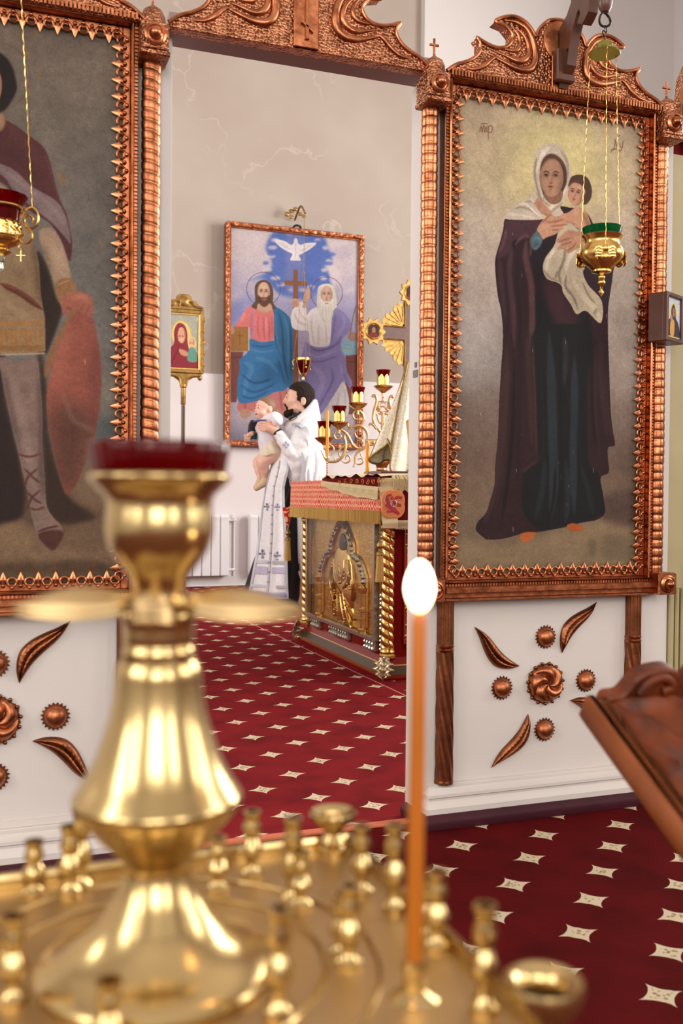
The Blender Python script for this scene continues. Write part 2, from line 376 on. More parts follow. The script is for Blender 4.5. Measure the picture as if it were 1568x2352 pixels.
def carpet(name, x0, y0, ax, ay, base):
    """deep red pile with pale four-pointed stars on a staggered lattice"""
    m, nt, b = nmat(name); b.inputs['Roughness'].default_value = .95
    b.inputs['Specular IOR Level'].default_value = .05
    pos = N(nt, 'ShaderNodeTexCoord').outputs['Object']
    wn = N(nt, 'ShaderNodeTexNoise'); wn.inputs['Scale'].default_value = 45; nt.links.new(pos, wn.inputs[0])
    sx = N(nt, 'ShaderNodeSeparateXYZ'); nt.links.new(pos, sx.inputs[0])
    wob = mth(nt, 'MULTIPLY', mth(nt, 'SUBTRACT', wn.outputs['Fac'], .5), .006)
    X = mth(nt, 'ADD', sx.outputs[0], wob); Y = mth(nt, 'ADD', sx.outputs[1], wob)
    def cell(off):
        u = mth(nt, 'ADD', mth(nt, 'DIVIDE', mth(nt, 'SUBTRACT', X, x0), 2*ax), .5+off)
        v = mth(nt, 'ADD', mth(nt, 'DIVIDE', mth(nt, 'SUBTRACT', Y, y0), 2*ay), .5+off)
        dx = mth(nt, 'MULTIPLY', mth(nt, 'ABSOLUTE', mth(nt, 'SUBTRACT', mth(nt, 'FRACT', u), .5)), 2*ax/.050)
        dy = mth(nt, 'MULTIPLY', mth(nt, 'ABSOLUTE', mth(nt, 'SUBTRACT', mth(nt, 'FRACT', v), .5)), 2*ay/.047)
        return mth(nt, 'ADD', mth(nt, 'POWER', dx, .66), mth(nt, 'POWER', dy, .66))
    s = mth(nt, 'MINIMUM', cell(0), cell(.5))
    star = ramp(nt, s, [(.96, (1,1,1,1)), (1.0, (0,0,0,1))])
    star = mth(nt, 'LESS_THAN', s, 1.0)
    n = N(nt, 'ShaderNodeTexNoise'); n.inputs['Scale'].default_value = 7; n.inputs['Detail'].default_value = 8; nt.links.new(pos, n.inputs[0])
    q = lambda c, f: rgb(*[v*f for v in c])
    red = ramp(nt, n.outputs['Fac'], [(.3, q(base, .84)), (.5, q(base, 1)), (.7, q(base, 1.08))])
    vn = N(nt, 'ShaderNodeTexVoronoi'); vn.inputs['Scale'].default_value = 95; nt.links.new(pos, vn.inputs['Vector'])
    k = mth(nt, 'MULTIPLY', mth(nt, 'LESS_THAN', vn.outputs['Distance'], .42), mth(nt, 'LESS_THAN', s, .74))
    pale = N(nt, 'ShaderNodeMix', data_type='RGBA'); nt.links.new(mth(nt, 'MULTIPLY', k, .75), pale.inputs[0])
    pale.inputs[6].default_value = rgb(206, 190, 160); pale.inputs[7].default_value = rgb(132, 96, 66)
    mx = N(nt, 'ShaderNodeMix', data_type='RGBA'); nt.links.new(star, mx.inputs[0]); nt.links.new(red, mx.inputs[6]); nt.links.new(pale.outputs[2], mx.inputs[7])
    nt.links.new(mx.outputs[2], b.inputs['Base Color'])
    n3 = N(nt, 'ShaderNodeTexNoise'); n3.inputs['Scale'].default_value = 420; nt.links.new(pos, n3.inputs[0])
    bp = N(nt, 'ShaderNodeBump'); bp.inputs['Strength'].default_value = .6; bp.inputs['Distance'].default_value = .004
    nt.links.new(n3.outputs['Fac'], bp.inputs['Height']); nt.links.new(bp.outputs[0], b.inputs['Normal'])
    return m
M['carpet_nave'] = carpet('star_carpet_nave', 1.168, 2.262, .1245, .134, (84, 12, 14))
M['carpet_altar'] = carpet('star_carpet_sanctuary', 1.071, 3.915, .1355, .1275, (118, 27, 31))
# ================================================================ the setting
def struct(name, mb, m, parent=None, smooth=30):
    o = obj(name, mb, m, parent, smooth)
    if parent is None: o['kind'] = 'structure'
    return o
XL, XR, YR, YI, YJ, YB, HT = -5.0, 7.6, -6.0, 2.46, 2.54, 9.6, 7.2
mb = MB(); mb.box(XL, XR, YR, YB, -.10, -.015); struct('floor', mb, M['plaster_white'])
mb = MB(); mb.box(XL, XR, YR, YB, HT, HT+.1); struct('ceiling', mb, M['wall_far'])
mb = MB(); mb.box(XL-.1, XL, YR, YB, 0, HT); struct('wall_left', mb, M['wall_far'])
mb = MB(); mb.box(XR, XR+.1, YR, YB, 0, HT); struct('wall_right', mb, M['wall_far'])
mb = MB(); mb.box(XL, XR, YR-.1, YR, 0, HT); struct('wall_rear', mb, M['wall_far'])
# sanctuary wall: marbled plaster above a pale painted dado
mb = MB(); mb.box(XL, XR, YB, YB+.1, 0, HT); struct('wall_back', mb, M['marbled'])
mb = MB(); mb.box(XL, XR, YB-.035, YB, 0, 2.10); mb.box(XL, XR, YB-.025, YB, 2.10, 2.13); struct('trim_1', mb, M['wall_low'])
mb = MB(); mb.box(XL, XR, YB-.06, YB-.035, 0, .09); struct('baseboard_back', mb, M['wall_far'])
mb = MB(); mb.box(4.36, XR, YB-.10, YB, 0, HT); struct('wall_back_right', mb, M['wall_far'])
# window reveals round the daylight openings
k = 0
for side, loc, ww, hh in WIN:
    k += 1
    fr = MB(); x, y, z = loc
    def bar(u0, u1, z0, z1, d0, d1):
        if side == 'rear': fr.box(x+u0, x+u1, y-.1+d0, y-.1+d1, z+z0, z+z1)
        elif side == 'right': fr.box(XR-d1, XR-d0, y+u0, y+u1, z+z0, z+z1)
        else: fr.box(XL+d0, XL+d1, y+u0, y+u1, z+z0, z+z1)
    a, b = ww/2, hh/2
    D = .60 if side == 'right' else .04
    bar(-a-.12, -a, -b-.12, b+.12, 0, D+.04); bar(a, a+.12, -b-.12, b+.12, 0, D+.04)
    bar(-a, a, b, b+.12, 0, D+.04); bar(-a-.1, a+.1, -b-.12, -b, 0, D+.1)
    bar(-.025, .025, -b, b, D, D+.03)
    for q in (-.5, 0, .5): bar(-a, a, q*hh/2-.02, q*hh/2+.02, D, D+.03)
    struct('window_%d' % k, fr, M['plaster_white'])
# icon wall: thin painted partition with the doorway between x .43 and 1.125
DL, DR = .428, 1.128
ZT = 2.075
def partition(name, x0, x1):
    mb = MB(); mb.box(x0, x1, YI, YJ, 0, ZT); return struct(name, mb, M['plaster_white'])
partition('wall_front_left', XL, DL); partition('wall_front_right', DR, 1.972)
mb = MB(); mb.box(DL-.01, DR+.01, YI-.02, YJ, 2.088, 2.128); struct('trim_2', mb, mat('mauve_lintel_paint', rgb(150, 128, 128), .6))
mb = MB(); mb.box(DL-.013, DL+.004, YI+.012, YJ+.003, 0, 2.08); struct('trim_3', mb, M['wall_far'])
mb = MB()   # little slot plate worn into the right jamb
mb.box(DR-.0025, DR, YI+.022, YI+.05, 1.255, 1.275); mb.box(DR-.0025, DR, YI+.028, YI+.04, 1.283, 1.297)
struct('trim_4', mb, mat('worn_metal', rgb(120, 112, 106), .5, .5))
def moulding(name, prof, x0, x1, m, left_return=True, right_return=False):
    """prof (out, z) carried along x at the wall face with mitred returns"""
    mb = MB(); n = len(prof)
    st = []
    if left_return: st.append([(x0-o, YJ-.005, z) for o, z in prof])
    st.append([(x0-(o if left_return else 0), YI-o, z) for o, z in prof])
    st.append([(x1+(o if right_return else 0), YI-o, z) for o, z in prof])
    if right_return: st.append([(x1+o, YJ-.005, z) for o, z in prof])
    vs = [p for s_ in st for p in s_]
    fs = [(i*n+j, (i+1)*n+j, (i+1)*n+j+1, i*n+j+1) for i in range(len(st)-1) for j in range(n-1)]
    fs += [tuple(range(n)), tuple((len(st)-1)*n+j for j in range(n))[::-1]]
    mb.add(vs, fs); return struct(name, mb, m, smooth=25)
WP = [(0, .036), (.058, .036), (.058, .052), (.050, .060), (.044, .070), (.044, .076), (.050, .080), (.050, .088), (.040, .092), (.030, .100), (.016, .103), (.012, .106), (0, .107)]
PP = [(0, 0), (.078, 0), (.080, .016), (.078, .024), (.070, .032), (.062, .037), (0, .038)]
moulding('baseboard_right', WP, 1.19, 1.972, M['plaster_white'])
moulding('trim_5', PP, 1.19, 1.972, M['purple'])
moulding('baseboard_left', WP, -3.0, .352, M['plaster_white'], False, True)
moulding('trim_6', PP, -3.0, .352, M['purple'], False, True)
# painted step line over the left skirting
mb = MB(); mb.box(-3, .33, YI-.006, YI, .107, .123); struct('trim_7', mb, M['plaster_white'])
# threshold strip in the doorway
mb = MB(); mb.bbox(DL, DR, 2.462, 2.492, -.004, .006, .003); struct('trim_8', mb, mat('threshold_strip', rgb(196, 104, 68), .5, 0, (20, .4), col2=rgb(160, 80, 52)))
# royal door: pale olive panelled leaf to the right of the icon wall, dark red curtain behind
door = MB(); door.box(1.976, 2.62, 2.475, 2.515, .02, 1.985)
d = struct('door_1', door, M['olive'])
for (x0, x1, z0, z1) in [(2.075, 2.5, 1.27, 1.79), (2.075, 2.5, .82, 1.22), (2.075, 2.5, .12, .76)]:
    fr = MB(); t = .018
    fr.bbox(x0, x1, 2.452, 2.476, z0, z0+t, .005); fr.bbox(x0, x1, 2.452, 2.476, z1-t, z1, .005)
    fr.bbox(x0, x0+t, 2.452, 2.476, z0+t, z1-t, .005); fr.bbox(x1-t, x1, 2.452, 2.476, z0+t, z1-t, .005)
    obj('panel_frame', fr, M['olive'], d)
    fr = MB(); fr.bbox(x0+.035, x1-.035, 2.462, 2.476, z0+.035, z1-.035, .006); obj('raised_panel', fr, M['olive'], d)
fr = MB()
for x, r in ((1.986, .010), (2.008, .007), (2.034, .012)):
    fr.bbox(x-r, x+r, 2.452, 2.476, .03, .64, .004)
obj('stile_moulding', fr, M['olive'], d)
mb = MB()
mb.grid(lambda u, v: (1.975+u*1.2, 2.60+.016*math.sin(u*60)+.006*math.sin(u*23+v*3), .03+v*2.07), 120, 6)
tag(obj('curtain', mb, M['red_cloth']), 'dark red curtain hanging behind the olive door leaf', 'curtain')
mb = MB(); mb.tube([(1.97, 2.6, 2.10), (3.2, 2.6, 2.10)], .009); tag(obj('curtain_rail', mb, M['black_metal']), 'dark metal rail carrying the dark red curtain', 'rail')
# carpets
mb = MB(); mb.box(XL+.3, XR-.3, YR+.3, 2.462, -.013, -.001)
o = tag(obj('carpet', mb, M['carpet_nave'], smooth=0), 'deep red carpet with pale four-pointed stars in front of the icon wall', 'carpet')
mb = MB(); mb.box(XL+.3, XR-.3, 2.492, YB-.1, -.013, -.001)
o2 = tag(obj('carpet', mb, M['carpet_altar'], smooth=0), 'crimson carpet with pale four-pointed stars through the doorway under the priest', 'carpet')
mb = MB()
mb.add([(1.820, 2.5, -.0003), (1.829, 2.5, -.0003), (1.745, 7.2, -.0003), (1.735, 7.2, -.0003), (1.70, 9.2, -.0003), (1.69, 9.2, -.0003)], [(0, 1, 2, 3), (3, 2, 4, 5)])
obj('seam_tape', mb, mat('seam_tape', rgb(196, 106, 100), .8), o2)
# ================================================================ copper work of the icon wall
def wobj(name, mb, m, parent, smooth=35):
    """part whose mesh is written in world coordinates"""
    o = obj(name, mb, m, parent, smooth)
    if parent is not None and parent.type == 'EMPTY':
        o.matrix_parent_inverse = (Matrix.Translation(parent.location) @ parent.rotation_euler.to_matrix().to_4x4()).inverted()
    return o
def cross_pts(cx, cz, w, h, t):
    b = cz+h*.62
    return [(cx-t, cz), (cx-t, b-t), (cx-w, b-t), (cx-w, b+t), (cx-t, b+t), (cx-t, cz+h), (cx+t, cz+h), (cx+t, b+t), (cx+w, b+t), (cx+w, b-t), (cx+t, b-t), (cx+t, cz)]
def column(x, label, style):
    t = thing('copper_column', (x, YI, .63), label, 'column', 'copper columns of the icon wall')
    yc = 2.436; r = .0235
    def rope(a, z):
        s = abs(math.sin((2*PI*z/.0255 + (a if style == 'rope' else .25*math.sin(a)))/2))
        return 1-(.13 if style == 'rope' else .09)*(1-s)**2.4 + .03*math.sin(z*31+a)*math.sin(a*2+z*9)
    n = 500 if style else 400
    pr = [(r, .69+1.31*i/n) for i in range(n+1)]
    mb = MB(); mb.lathe(pr, 20, (x, yc, 0), mod=rope); wobj('shaft', mb, M['copper_bright'] if style != 'rope' else M['copper'], t, 60)
    mb = MB(); mb.bbox(x-.034, x+.034, 2.375, 2.455, 1.998, 2.068, .004)
    mb.bbox(x-.037, x+.037, 2.372, 2.456, 1.985, 1.999, .003); wobj('capital', mb, M['copper_hammered'], t)
    def boss(z):
        mb = MB(); mb.lathe([(.027, 0), (.027, .004), (.022, .007), (.021, .004), (.016, .006), (.0145, .016), (.010, .022), (.004, .025), (.0005, .0255)], 20, (x, 2.374, z), axis='y')
        return wobj('boss', mb, M['copper_bright'], t)
    boss(2.034)
    mb = MB(); R_ = .031
    mb.lathe([(R_*1.08, 2.068), (R_*1.08, 2.074), (R_, 2.078), (R_*.97, 2.092), (R_*.75, 2.107), (R_*.35, 2.116), (.004, 2.122), (.003, 2.13)], 20, (x, 2.412, 0)); wobj('dome', mb, M['copper_hammered'], t)
    mb = MB(); mb.prism(cross_pts(x, 2.122, .0135, .047, .0026), 2.409, 2.415, .001); wobj('cross', mb, M['copper'], t, 0)
    mb = MB(); mb.bbox(x-.033, x+.033, 2.372, 2.455, .630, .695, .004); wobj('base_block', mb, M['copper'], t)
    boss(.662)
    return t
column(.373, 'rope-twisted copper column left of the doorway, domed cap with cross', 'rope')
column(1.136, 'hammered copper column right of the doorway, behind the lit candle', '')
column(1.905, 'copper column behind the small wooden icon case', '')
def half_column(x, label):
    t = thing('half_column', (x, YI, .1), label, 'column', 'slim lower copper columns')
    yc = YI-.006
    mb = MB(); mb.lathe([(.026, .107), (.027, .112)]+[(.0258-.0012*i/90, .115+.365*i/90) for i in range(91)], 72, (x, yc, 0), mod=lambda a, z: 1+.13*(abs(math.cos(4*a+z*34))-.6)); wobj('twisted_shaft', mb, M['copper_dark'], t, 60)
    mb = MB(); mb.lathe([(.0235, .478), (.0262, .482), (.0265, .487), (.024, .490), (.0262, .494), (.0262, .499), (.0235, .502)], 24, (x, yc, 0)); wobj('collar', mb, M['copper_bright'], t)
    mb = MB(); mb.lathe([(.0238, .500), (.0238, .63)], 90, (x, yc, 0), mod=lambda a, z: 1+.10*(abs(math.cos(9*a))-.6)); wobj('fluted_shaft', mb, M['copper_dark'], t, 60)
half_column(1.208, 'slim copper half-column left of the right flower panel')
half_column(1.842, 'slim copper half-column above the wooden lectern')
half_column(.322, 'slim copper half-column behind the big candle stand')

# ---- lace pieces shared by both frames
ringm = MB(); ringm.tube([(.0104*math.cos(2*PI*k/16), 0, .0104*math.sin(2*PI*k/16)) for k in range(16)], .0031, 6, closed=True)
ptm = MB()
ol = [(-.0045, 0), (-.0045, .006), (-.0135, .0095), (-.0080, .0135), (0, .0300), (.0080, .0135), (.0135, .0095), (.0045, .006), (.0045, 0)]
ptm.add([(x, 0, z) for x, z in ol]+[(x, .003, z) for x, z in ol]+[(0, -.0035, .011)],
        [(i, (i+1) % 9, 18) for i in range(9)]+[((i+1) % 9, i, 9+i, 9+(i+1) % 9) for i in range(9)])
ptm.sphere((0, -.002, -.003), .0052, 5)
CREST_Z = zc(784, 0, .5, [(478,329),(520,302),(570,287),(608,267),(630,238),(630,205),(615,178),(650,200),(700,222),(745,222),(772,200),(777,165),(745,125),(700,105),(735,85),(790,82),(835,105),(865,140),(885,172),(900,140),(930,110),(955,97),(976,93)])
def to_world(pts, y): return [(lambda p: (p.x, p.z))(on(px, py, y=y)) for px, py in pts]
CR = [(x-1.53, z) for x, z in to_world(CREST_Z, 2.41)]
CR[-1] = (0, CR[-1][1])
SCROLLS = [([(690,262),(740,290),(800,320),(850,325),(878,300),(885,250),(872,190),(840,135),(790,105),(745,98)], [.002,.006,.010,.012,.012,.012,.011,.009,.006,.002]),
           ([(700,240),(750,262),(800,285),(835,280),(855,250),(850,205),(825,160),(790,130)], [.002,.005,.009,.010,.009,.008,.005,.001]),
           ([(560,318),(610,322),(650,305),(680,278),(705,268),(735,280)], [.001,.006,.008,.007,.005,.002]),
           ([(715,215),(760,235),(800,235),(815,205),(805,165),(775,125)], [.001,.005,.007,.007,.005,.001])]
def crest(cx, parent, name='crest', s=1.0, plaque='plain'):
    half = [(cx+x*s, z) for x, z in CR]
    full = half + [(2*cx-x, z) for x, z in half[-2::-1]]
    z0 = 2.072
    poly = [(full[0][0]+.004, z0)] + full + [(full[-1][0]-.004, z0)]
    mb = MB(); mb.prism(poly, 2.404, 2.438, .003)
    c = wobj(name, mb, M['copper_hammered'], parent, 20)
    mb = MB(); mb.tube([(x, 2.402, z) for x, z in spline(full, 4)], .0052, 8); wobj('rim', mb, M['copper_bright'], c)
    for pts, rs in SCROLLS:
        w_ = [(x-1.53, z) for x, z in to_world(zc(784, 0, .5, pts), 2.41)]
        for sg in (1, -1):
            P = spline([(cx+sg*x*s, 2.404, z) for x, z in w_], 4)
            rr = [rs[0]+(np.interp(i/(len(P)-1)*(len(rs)-1), range(len(rs)), rs)-rs[0]) for i in range(len(P))]
            mb = MB(); mb.tube(P, [max(.001, q) for q in rr], 10, flat=.8); wobj('scroll', mb, M['copper_bright'], c, 60)
    if plaque == 'cross':
        mb = MB(); mb.bbox(cx-.034, cx+.034, 2.396, 2.404, 2.075, 2.275, .003); p = wobj('plaque', mb, M['copper'], c)
        mb = MB(); X = cx
        mb.prism([(X-.005,2.095),(X-.005,2.26),(X+.005,2.26),(X+.005,2.095)], 2.388, 2.397, .002)
        mb.prism([(X-.024,2.205),(X-.024,2.215),(X+.024,2.215),(X+.024,2.205)], 2.388, 2.397, .002)
        mb.prism([(X-.013,2.238),(X-.013,2.246),(X+.013,2.246),(X+.013,2.238)], 2.388, 2.397, .002)
        mb.prism([(X-.016,2.135),(X-.016,2.144),(X+.016,2.122),(X+.016,2.113)], 2.388, 2.397, .002)
        wobj('relief_cross', mb, M['copper_bright'], c, 0)
    else:
        mb = MB(); mb.bbox(cx-.030, cx+.030, 2.398, 2.404, 2.08, 2.19, .002); wobj('plaque', mb, M['copper'], c)
        mb = MB(); mb.lathe([(.058, 0), (.058, .004), (.050, .006), (.0005, .007)], 32, (cx, 2.404, 2.222), axis='y', a0=0, a1=2*PI); wobj('disc', mb, M['copper'], c)
    return c
def icon_panel(cx, picture, label):
    """copper-framed standing picture with lace border, ledge and crest"""
    x0, x1, z0, z1 = cx-.352, cx+.352, .665, 2.085
    t = thing('framed_painting', (cx, YI, z0), label, 'painting', 'tall copper-framed paintings of the icon wall')
    # painted canvas
    me = bpy.data.meshes.new('canvas')
    a, b = .020, .020; X0, X1, Z0, Z1 = x0+a, x1-a, z0+b, z1-b
    vs = [(X0, 2.442, Z0), (X1, 2.442, Z0), (X1, 2.442, Z1), (X0, 2.442, Z1)]
    me.from_pydata(vs+[(x, YI-.001, z) for x, _, z in vs], [], [(0, 1, 2, 3), (4, 7, 6, 5), (0, 4, 5, 1), (1, 5, 6, 2), (2, 6, 7, 3), (3, 7, 4, 0)])
    uv = me.uv_layers.new(name='uv'); co = [(0, 0), (1, 0), (1, 1), (0, 1)]
    for i in range(4): uv.data[i].uv = co[i]
    me.materials.append(picture); o = bpy.data.objects.new('canvas', me); COL.objects.link(o); o.parent = t
    o.matrix_parent_inverse = Matrix.Translation((-cx, -YI, -z0))
    def rect(d0, d1, ya, yb, nm, m, bev=.002):
        mb = MB()
        mb.bbox(x0+d0, x0+d1, ya, yb, z0+d0, z1-d0, bev); mb.bbox(x1-d1, x1-d0, ya, yb, z0+d0, z1-d0, bev)
        mb.bbox(x0+d1, x1-d1, ya, yb, z1-d1, z1-d0, bev); mb.bbox(x0+d1, x1-d1, ya, yb, z0+d0, z0+d1, bev)
        return wobj(nm, mb, m, t)
    rect(0, .011, 2.424, YI-.001, 'outer_band', M['copper_dark'])
    rect(.0105, .0175, 2.412, YI-.001, 'ridge', M['copper_bright'], .003)
    rect(.0175, .0365, 2.4345, 2.4425, 'back_plate', M['copper'])
    mb = MB()
    for i in range(34):
        z = z0+.030+(i+.5)*(z1-z0-.06)/34
        for x in (x0+.0265, x1-.0265): mb.sphere((x, 2.430, z), .0052, 4, (1, .7, 1))
    for i in range(16):
        x = x0+.030+(i+.5)*(x1-x0-.06)/16
        for z in (z0+.0265, z1-.0265): mb.sphere((x, 2.430, z), .0052, 4, (1, .7, 1))
    wobj('plate_studs', mb, M['copper_bright'], t, 60)['kind'] = 'stuff'
    # beading on the outer band
    mb = MB()
    for i in range(int((z1-z0)/.0092)):
        z = z0+.006+i*.0092
        for x in (x0+.0055, x1-.0055): mb.box(x-.004, x+.004, 2.420, 2.425, z, z+.005)
    for i in range(int((x1-x0)/.0092)):
        x = x0+.006+i*.0092
        for z in (z0+.0055, z1-.0055): mb.box(x, x+.005, 2.420, 2.425, z-.004, z+.004)
    bd = wobj('beading', mb, M['copper'], t, 0); bd['kind'] = 'stuff'
    # lace: rings and spearheads, one by one
    first = []
    def put(src, nm, x, y, z, ry):
        if src not in first:
            o = obj(nm, src, M['copper_bright'] if nm == 'spearhead' else M['copper'], t, 50); first.append(src); put.base[nm] = o
        else:
            o = put.base[nm].copy(); COL.objects.link(o); o.parent = t
        o.location = (x-cx, y-YI, z-z0); o.rotation_euler = (0, ry, 0)
    put.base = {}
    def row(p, q, n, ry, inward):
        for i in range(n):
            f = (i+.5)/n; x, z = p[0]+(q[0]-p[0])*f, p[1]+(q[1]-p[1])*f
            put(ringm, 'lace_ring', x+inward[0]*.0395, 2.433, z+inward[1]*.0395, 0)
            if i < n-1:
                f = (i+1)/n; x, z = p[0]+(q[0]-p[0])*f, p[1]+(q[1]-p[1])*f
                put(ptm, 'spearhead', x+inward[0]*.0345, 2.432, z+inward[1]*.0345, ry)
    g = .030
    row((x0, z0+g), (x0, z1-g), 34, PI/2, (1, 0)); row((x1, z0+g), (x1, z1-g), 34, -PI/2, (-1, 0))
    row((x0+g, z1), (x1-g, z1), 16, PI, (0, -1)); row((x0+g, z0), (x1-g, z0), 16, 0, (0, 1))
    # ledge
    mb = MB(); mb.bbox(x0+.002, x1-.002, 2.392, YI-.001, .650, .668, .002); mb.bbox(x0+.008, x1-.008, 2.412, YI-.001, .636, .652, .001)
    mb.bbox(x0+.002, x1-.002, 2.398, YI-.001, .628, .637, .002); wobj('ledge', mb, M['copper'], t)
    crest(cx, t)
    mb = MB()
    for i in range(72):
        x = x0+.008+i*(x1-x0-.016)/71; mb.box(x-.0028, x+.0028, 2.396, 2.405, 2.074, 2.090)
    cb = wobj('comb_strip', mb, M['copper'], t, 0); cb['kind'] = 'stuff'
    return t
t = thing('doorway_crest', (.765, YI, 2.07), 'embossed copper crest with a relief cross over the doorway', 'crest')
crest(.765, t, 'crest_board', .985, 'cross')
t = thing('door_leaf_crest', (2.36, YI, 2.07), 'sliver of copper crest at the upper right edge, above the olive door', 'crest')
mb = MB(); mb.prism([(1.962, 2.075), (1.956, 2.13), (1.962, 2.19), (1.985, 2.24), (2.03, 2.27), (2.3, 2.30), (2.5, 2.25), (2.52, 2.075)], 2.404, 2.44, .004); wobj('crest_board', mb, M['copper_hammered'], t, 20)
mb = MB(); mb.tube([(x, 2.402, z) for x, z in spline([(1.962, 2.075), (1.958, 2.13), (1.964, 2.19), (1.987, 2.236), (2.03, 2.266), (2.3, 2.296)], 5)], .007, 8); wobj('rim', mb, M['copper_bright'], t)
# ---- flower ornaments nailed to the lower panels
def leaf_mesh():
    A = [(380,400),(430,430),(470,465),(500,503),(530,540),(562,572),(600,600),(640,625)]
    B = [(380,400),(408,462),(431,526),(459,584),(496,626),(542,642),(592,641),(640,625)]
    A = [(x-1.538, z-.370) for x, z in to_world(zc(940, 1280, .4005, A), 2.45)]; B = [(x-1.538, z-.370) for x, z in to_world(zc(940, 1280, .4005, B), 2.45)]
    A = spline(A, 5); B = spline(B, 5); n = len(A)-1; mb = MB()
    def f(u, v):
        i = min(n, int(round(u*n))); a, b = A[i], B[i]
        x, z = a[0]+(b[0]-a[0])*v, a[1]+(b[1]-a[1])*v
        s = min(1, 4*u*(1-u)*1.8)
        h = .013*s*math.sqrt(max(0, 4*v*(1-v))) - .006*s*math.exp(-((v-.5)/.07)**2) + .0018*s*math.sin(u*90+abs(v-.5)*10)*(4*v*(1-v))
        return (x, -h-.0005, z)
    return mb.grid(f, n, 14)
def disc_ring(R, r, n, depth=.002):
    P = []
    for i in range(n):
        a = 2*PI*i/n; P.append((r*math.cos(a), r*math.sin(a))); a += PI/n; P.append((R*math.cos(a), R*math.sin(a)))
    return P
def ornaments(cx, side):
    cz = .370; yb = YI-.0015
    grp = 'copper leaves and studs of the %s flower panel' % side
    t = thing('rosette', (cx, yb, cz), 'big swirled copper rosette at the centre of the %s flower panel' % side, 'ornament')
    mb = MB(); R_ = .056
    def f(u, v):
        a = 2*PI*u; r = R_*(1-v)+.0002
        sw = abs(math.sin((5*a-7*(r/R_))/2)); base = math.sqrt(max(0, 1-(r/R_)**2.6))
        h = .012*base+.019*base*sw**.6*(.30+r/R_) + .004
        return (r*math.cos(a), -h if v > 0 else 0, r*math.sin(a))
    mb.grid(f, 90, 22); obj('swirl', mb, M['copper'], t, 50)
    mb = MB(); mb.prism(disc_ring(.061, .057, 24), -.004, 0); obj('plate', mb, M['copper_dark'], t)
    bm_ = MB(); bm_.sphere((0, 0, 0), .0052, 5); b0 = None
    for i in range(15):
        a = 2*PI*i/15+.1; p = (.060*math.cos(a), -.004, .060*math.sin(a))
        if b0 is None: b0 = obj('bead', bm_, M['copper_dark'], t, loc=p)
        else: inst(b0, t, p)
    for (dx, dz, where) in [(0, .137, 'above'), (0, -.137, 'below'), (-.144, -.005, 'left of'), (.141, 0, 'right of')]:
        if side == 'left' and dx < 0: continue
        s = thing('stud', (cx+dx, yb, cz+dz), 'round spiky-edged copper stud %s the %s panel rosette' % (where, side), 'ornament', grp)
        mb = MB(); mb.lathe([(.0275, 0), (.0265, .008), (.022, .016), (.014, .0215), (.006, .0235), (.0003, .024)], 24, (0, 0, 0), axis='y'); obj('dome', mb, M['copper'], s, 50)
        mb = MB(); mb.prism(disc_ring(.036, .029, 20), -.002, 0); obj('spiked_ring', mb, M['copper_dark'], s, 0)
    lm = leaf_mesh()
    for k, where in enumerate(('upper left', 'upper right', 'lower right', 'lower left')):
        if side == 'left' and 'left' in where: continue
        o = obj('copper_leaf', lm, M['copper_dark'], None, 60, (cx, yb, cz)); o.rotation_euler = (0, k*PI/2, 0)
        tag(o, 'twisted copper leaf at the %s of the %s panel rosette' % (where, side), 'ornament', grp)
ornaments(1.538, 'right'); ornaments(.010, 'left')
# ---- carved wooden lamp bracket in front of the right crest
t = thing('lamp_bracket', (1.535, 2.40, 2.10), 'carved brown wooden bracket arm jutting from the right crest', 'bracket')
def prism_x(mb, poly, x0, x1):
    n = len(poly); ar = sum(poly[i][0]*poly[(i+1)%n][1]-poly[(i+1)%n][0]*poly[i][1] for i in range(n))
    if ar < 0: poly = poly[::-1]
    return mb.add([(x0, y, z) for y, z in poly]+[(x1, y, z) for y, z in poly], [tuple(range(n))[::-1], tuple(range(n, 2*n))]+[(i, (i+1)%n, n+(i+1)%n, n+i) for i in range(n)])
arm = [(lambda p: (p.y, p.z))(on(px, py, x=1.535)) for px, py in [(1291,206),(1300,180),(1313,150),(1320,92),(1328,60),(1335,32),(1341,23),(1343,34),(1336,56),(1347,58),(1354,46),(1362,28),(1364,4),(1362,-30),(1350,-60),(1330,-50),(1324,-20),(1322,8),(1312,38),(1296,66),(1276,90),(1264,104)]]
arm = [(2.393, arm[0][1])]+[(min(y, 2.393), z) for y, z in arm]+[(2.393, arm[-1][1]-.01)]
mb = MB(); prism_x(mb, arm, 1.519, 1.549); wobj('arm', mb, M['wood_dark'], t, 20)
mb = MB(); mb.bbox(1.500, 1.560, 2.372, 2.3955, 2.098, 2.190, .004); wobj('mounting_block', mb, M['wood_dark'], t)
mb = MB(); mb.lathe([(.0004, .0), (.004, .001), (.004, .004), (.0004, .005)], 10, (1.516, 2.35, 2.175), axis='x'); wobj('screw', mb, M['black_metal'], t)
# ---- small icon case hanging in front of the right-hand column
P0 = on(1530, 668, y=2.338); P1 = on(1530, 781, y=2.338)
ang = math.radians(-20-43+90-0)      # the case is turned a little towards the doorway
ang = math.radians(27)
t = thing('icon_case', (P0.x, P0.y, P1.z), 'small brown wooden case with a haloed mother and child icon, right edge', 'icon', rz=ang)
H_ = P0.z-P1.z; W_ = .115
mb = MB(); T_ = .012
mb.bbox(0, W_, .008, .055, 0, H_, .002); obj('box', mb, M['wood_dark'], t)
mb = MB(); mb.bbox(0, T_, -.004, .010, 0, H_, .002); mb.bbox(W_-T_, W_, -.004, .010, 0, H_, .002); mb.bbox(T_, W_-T_, -.004, .010, 0, T_, .002); mb.bbox(T_, W_-T_, -.004, .010, H_-T_, H_, .002); obj('frame', mb, M['wood_dark'], t)
ICON_CASE = (t, W_, H_, T_)
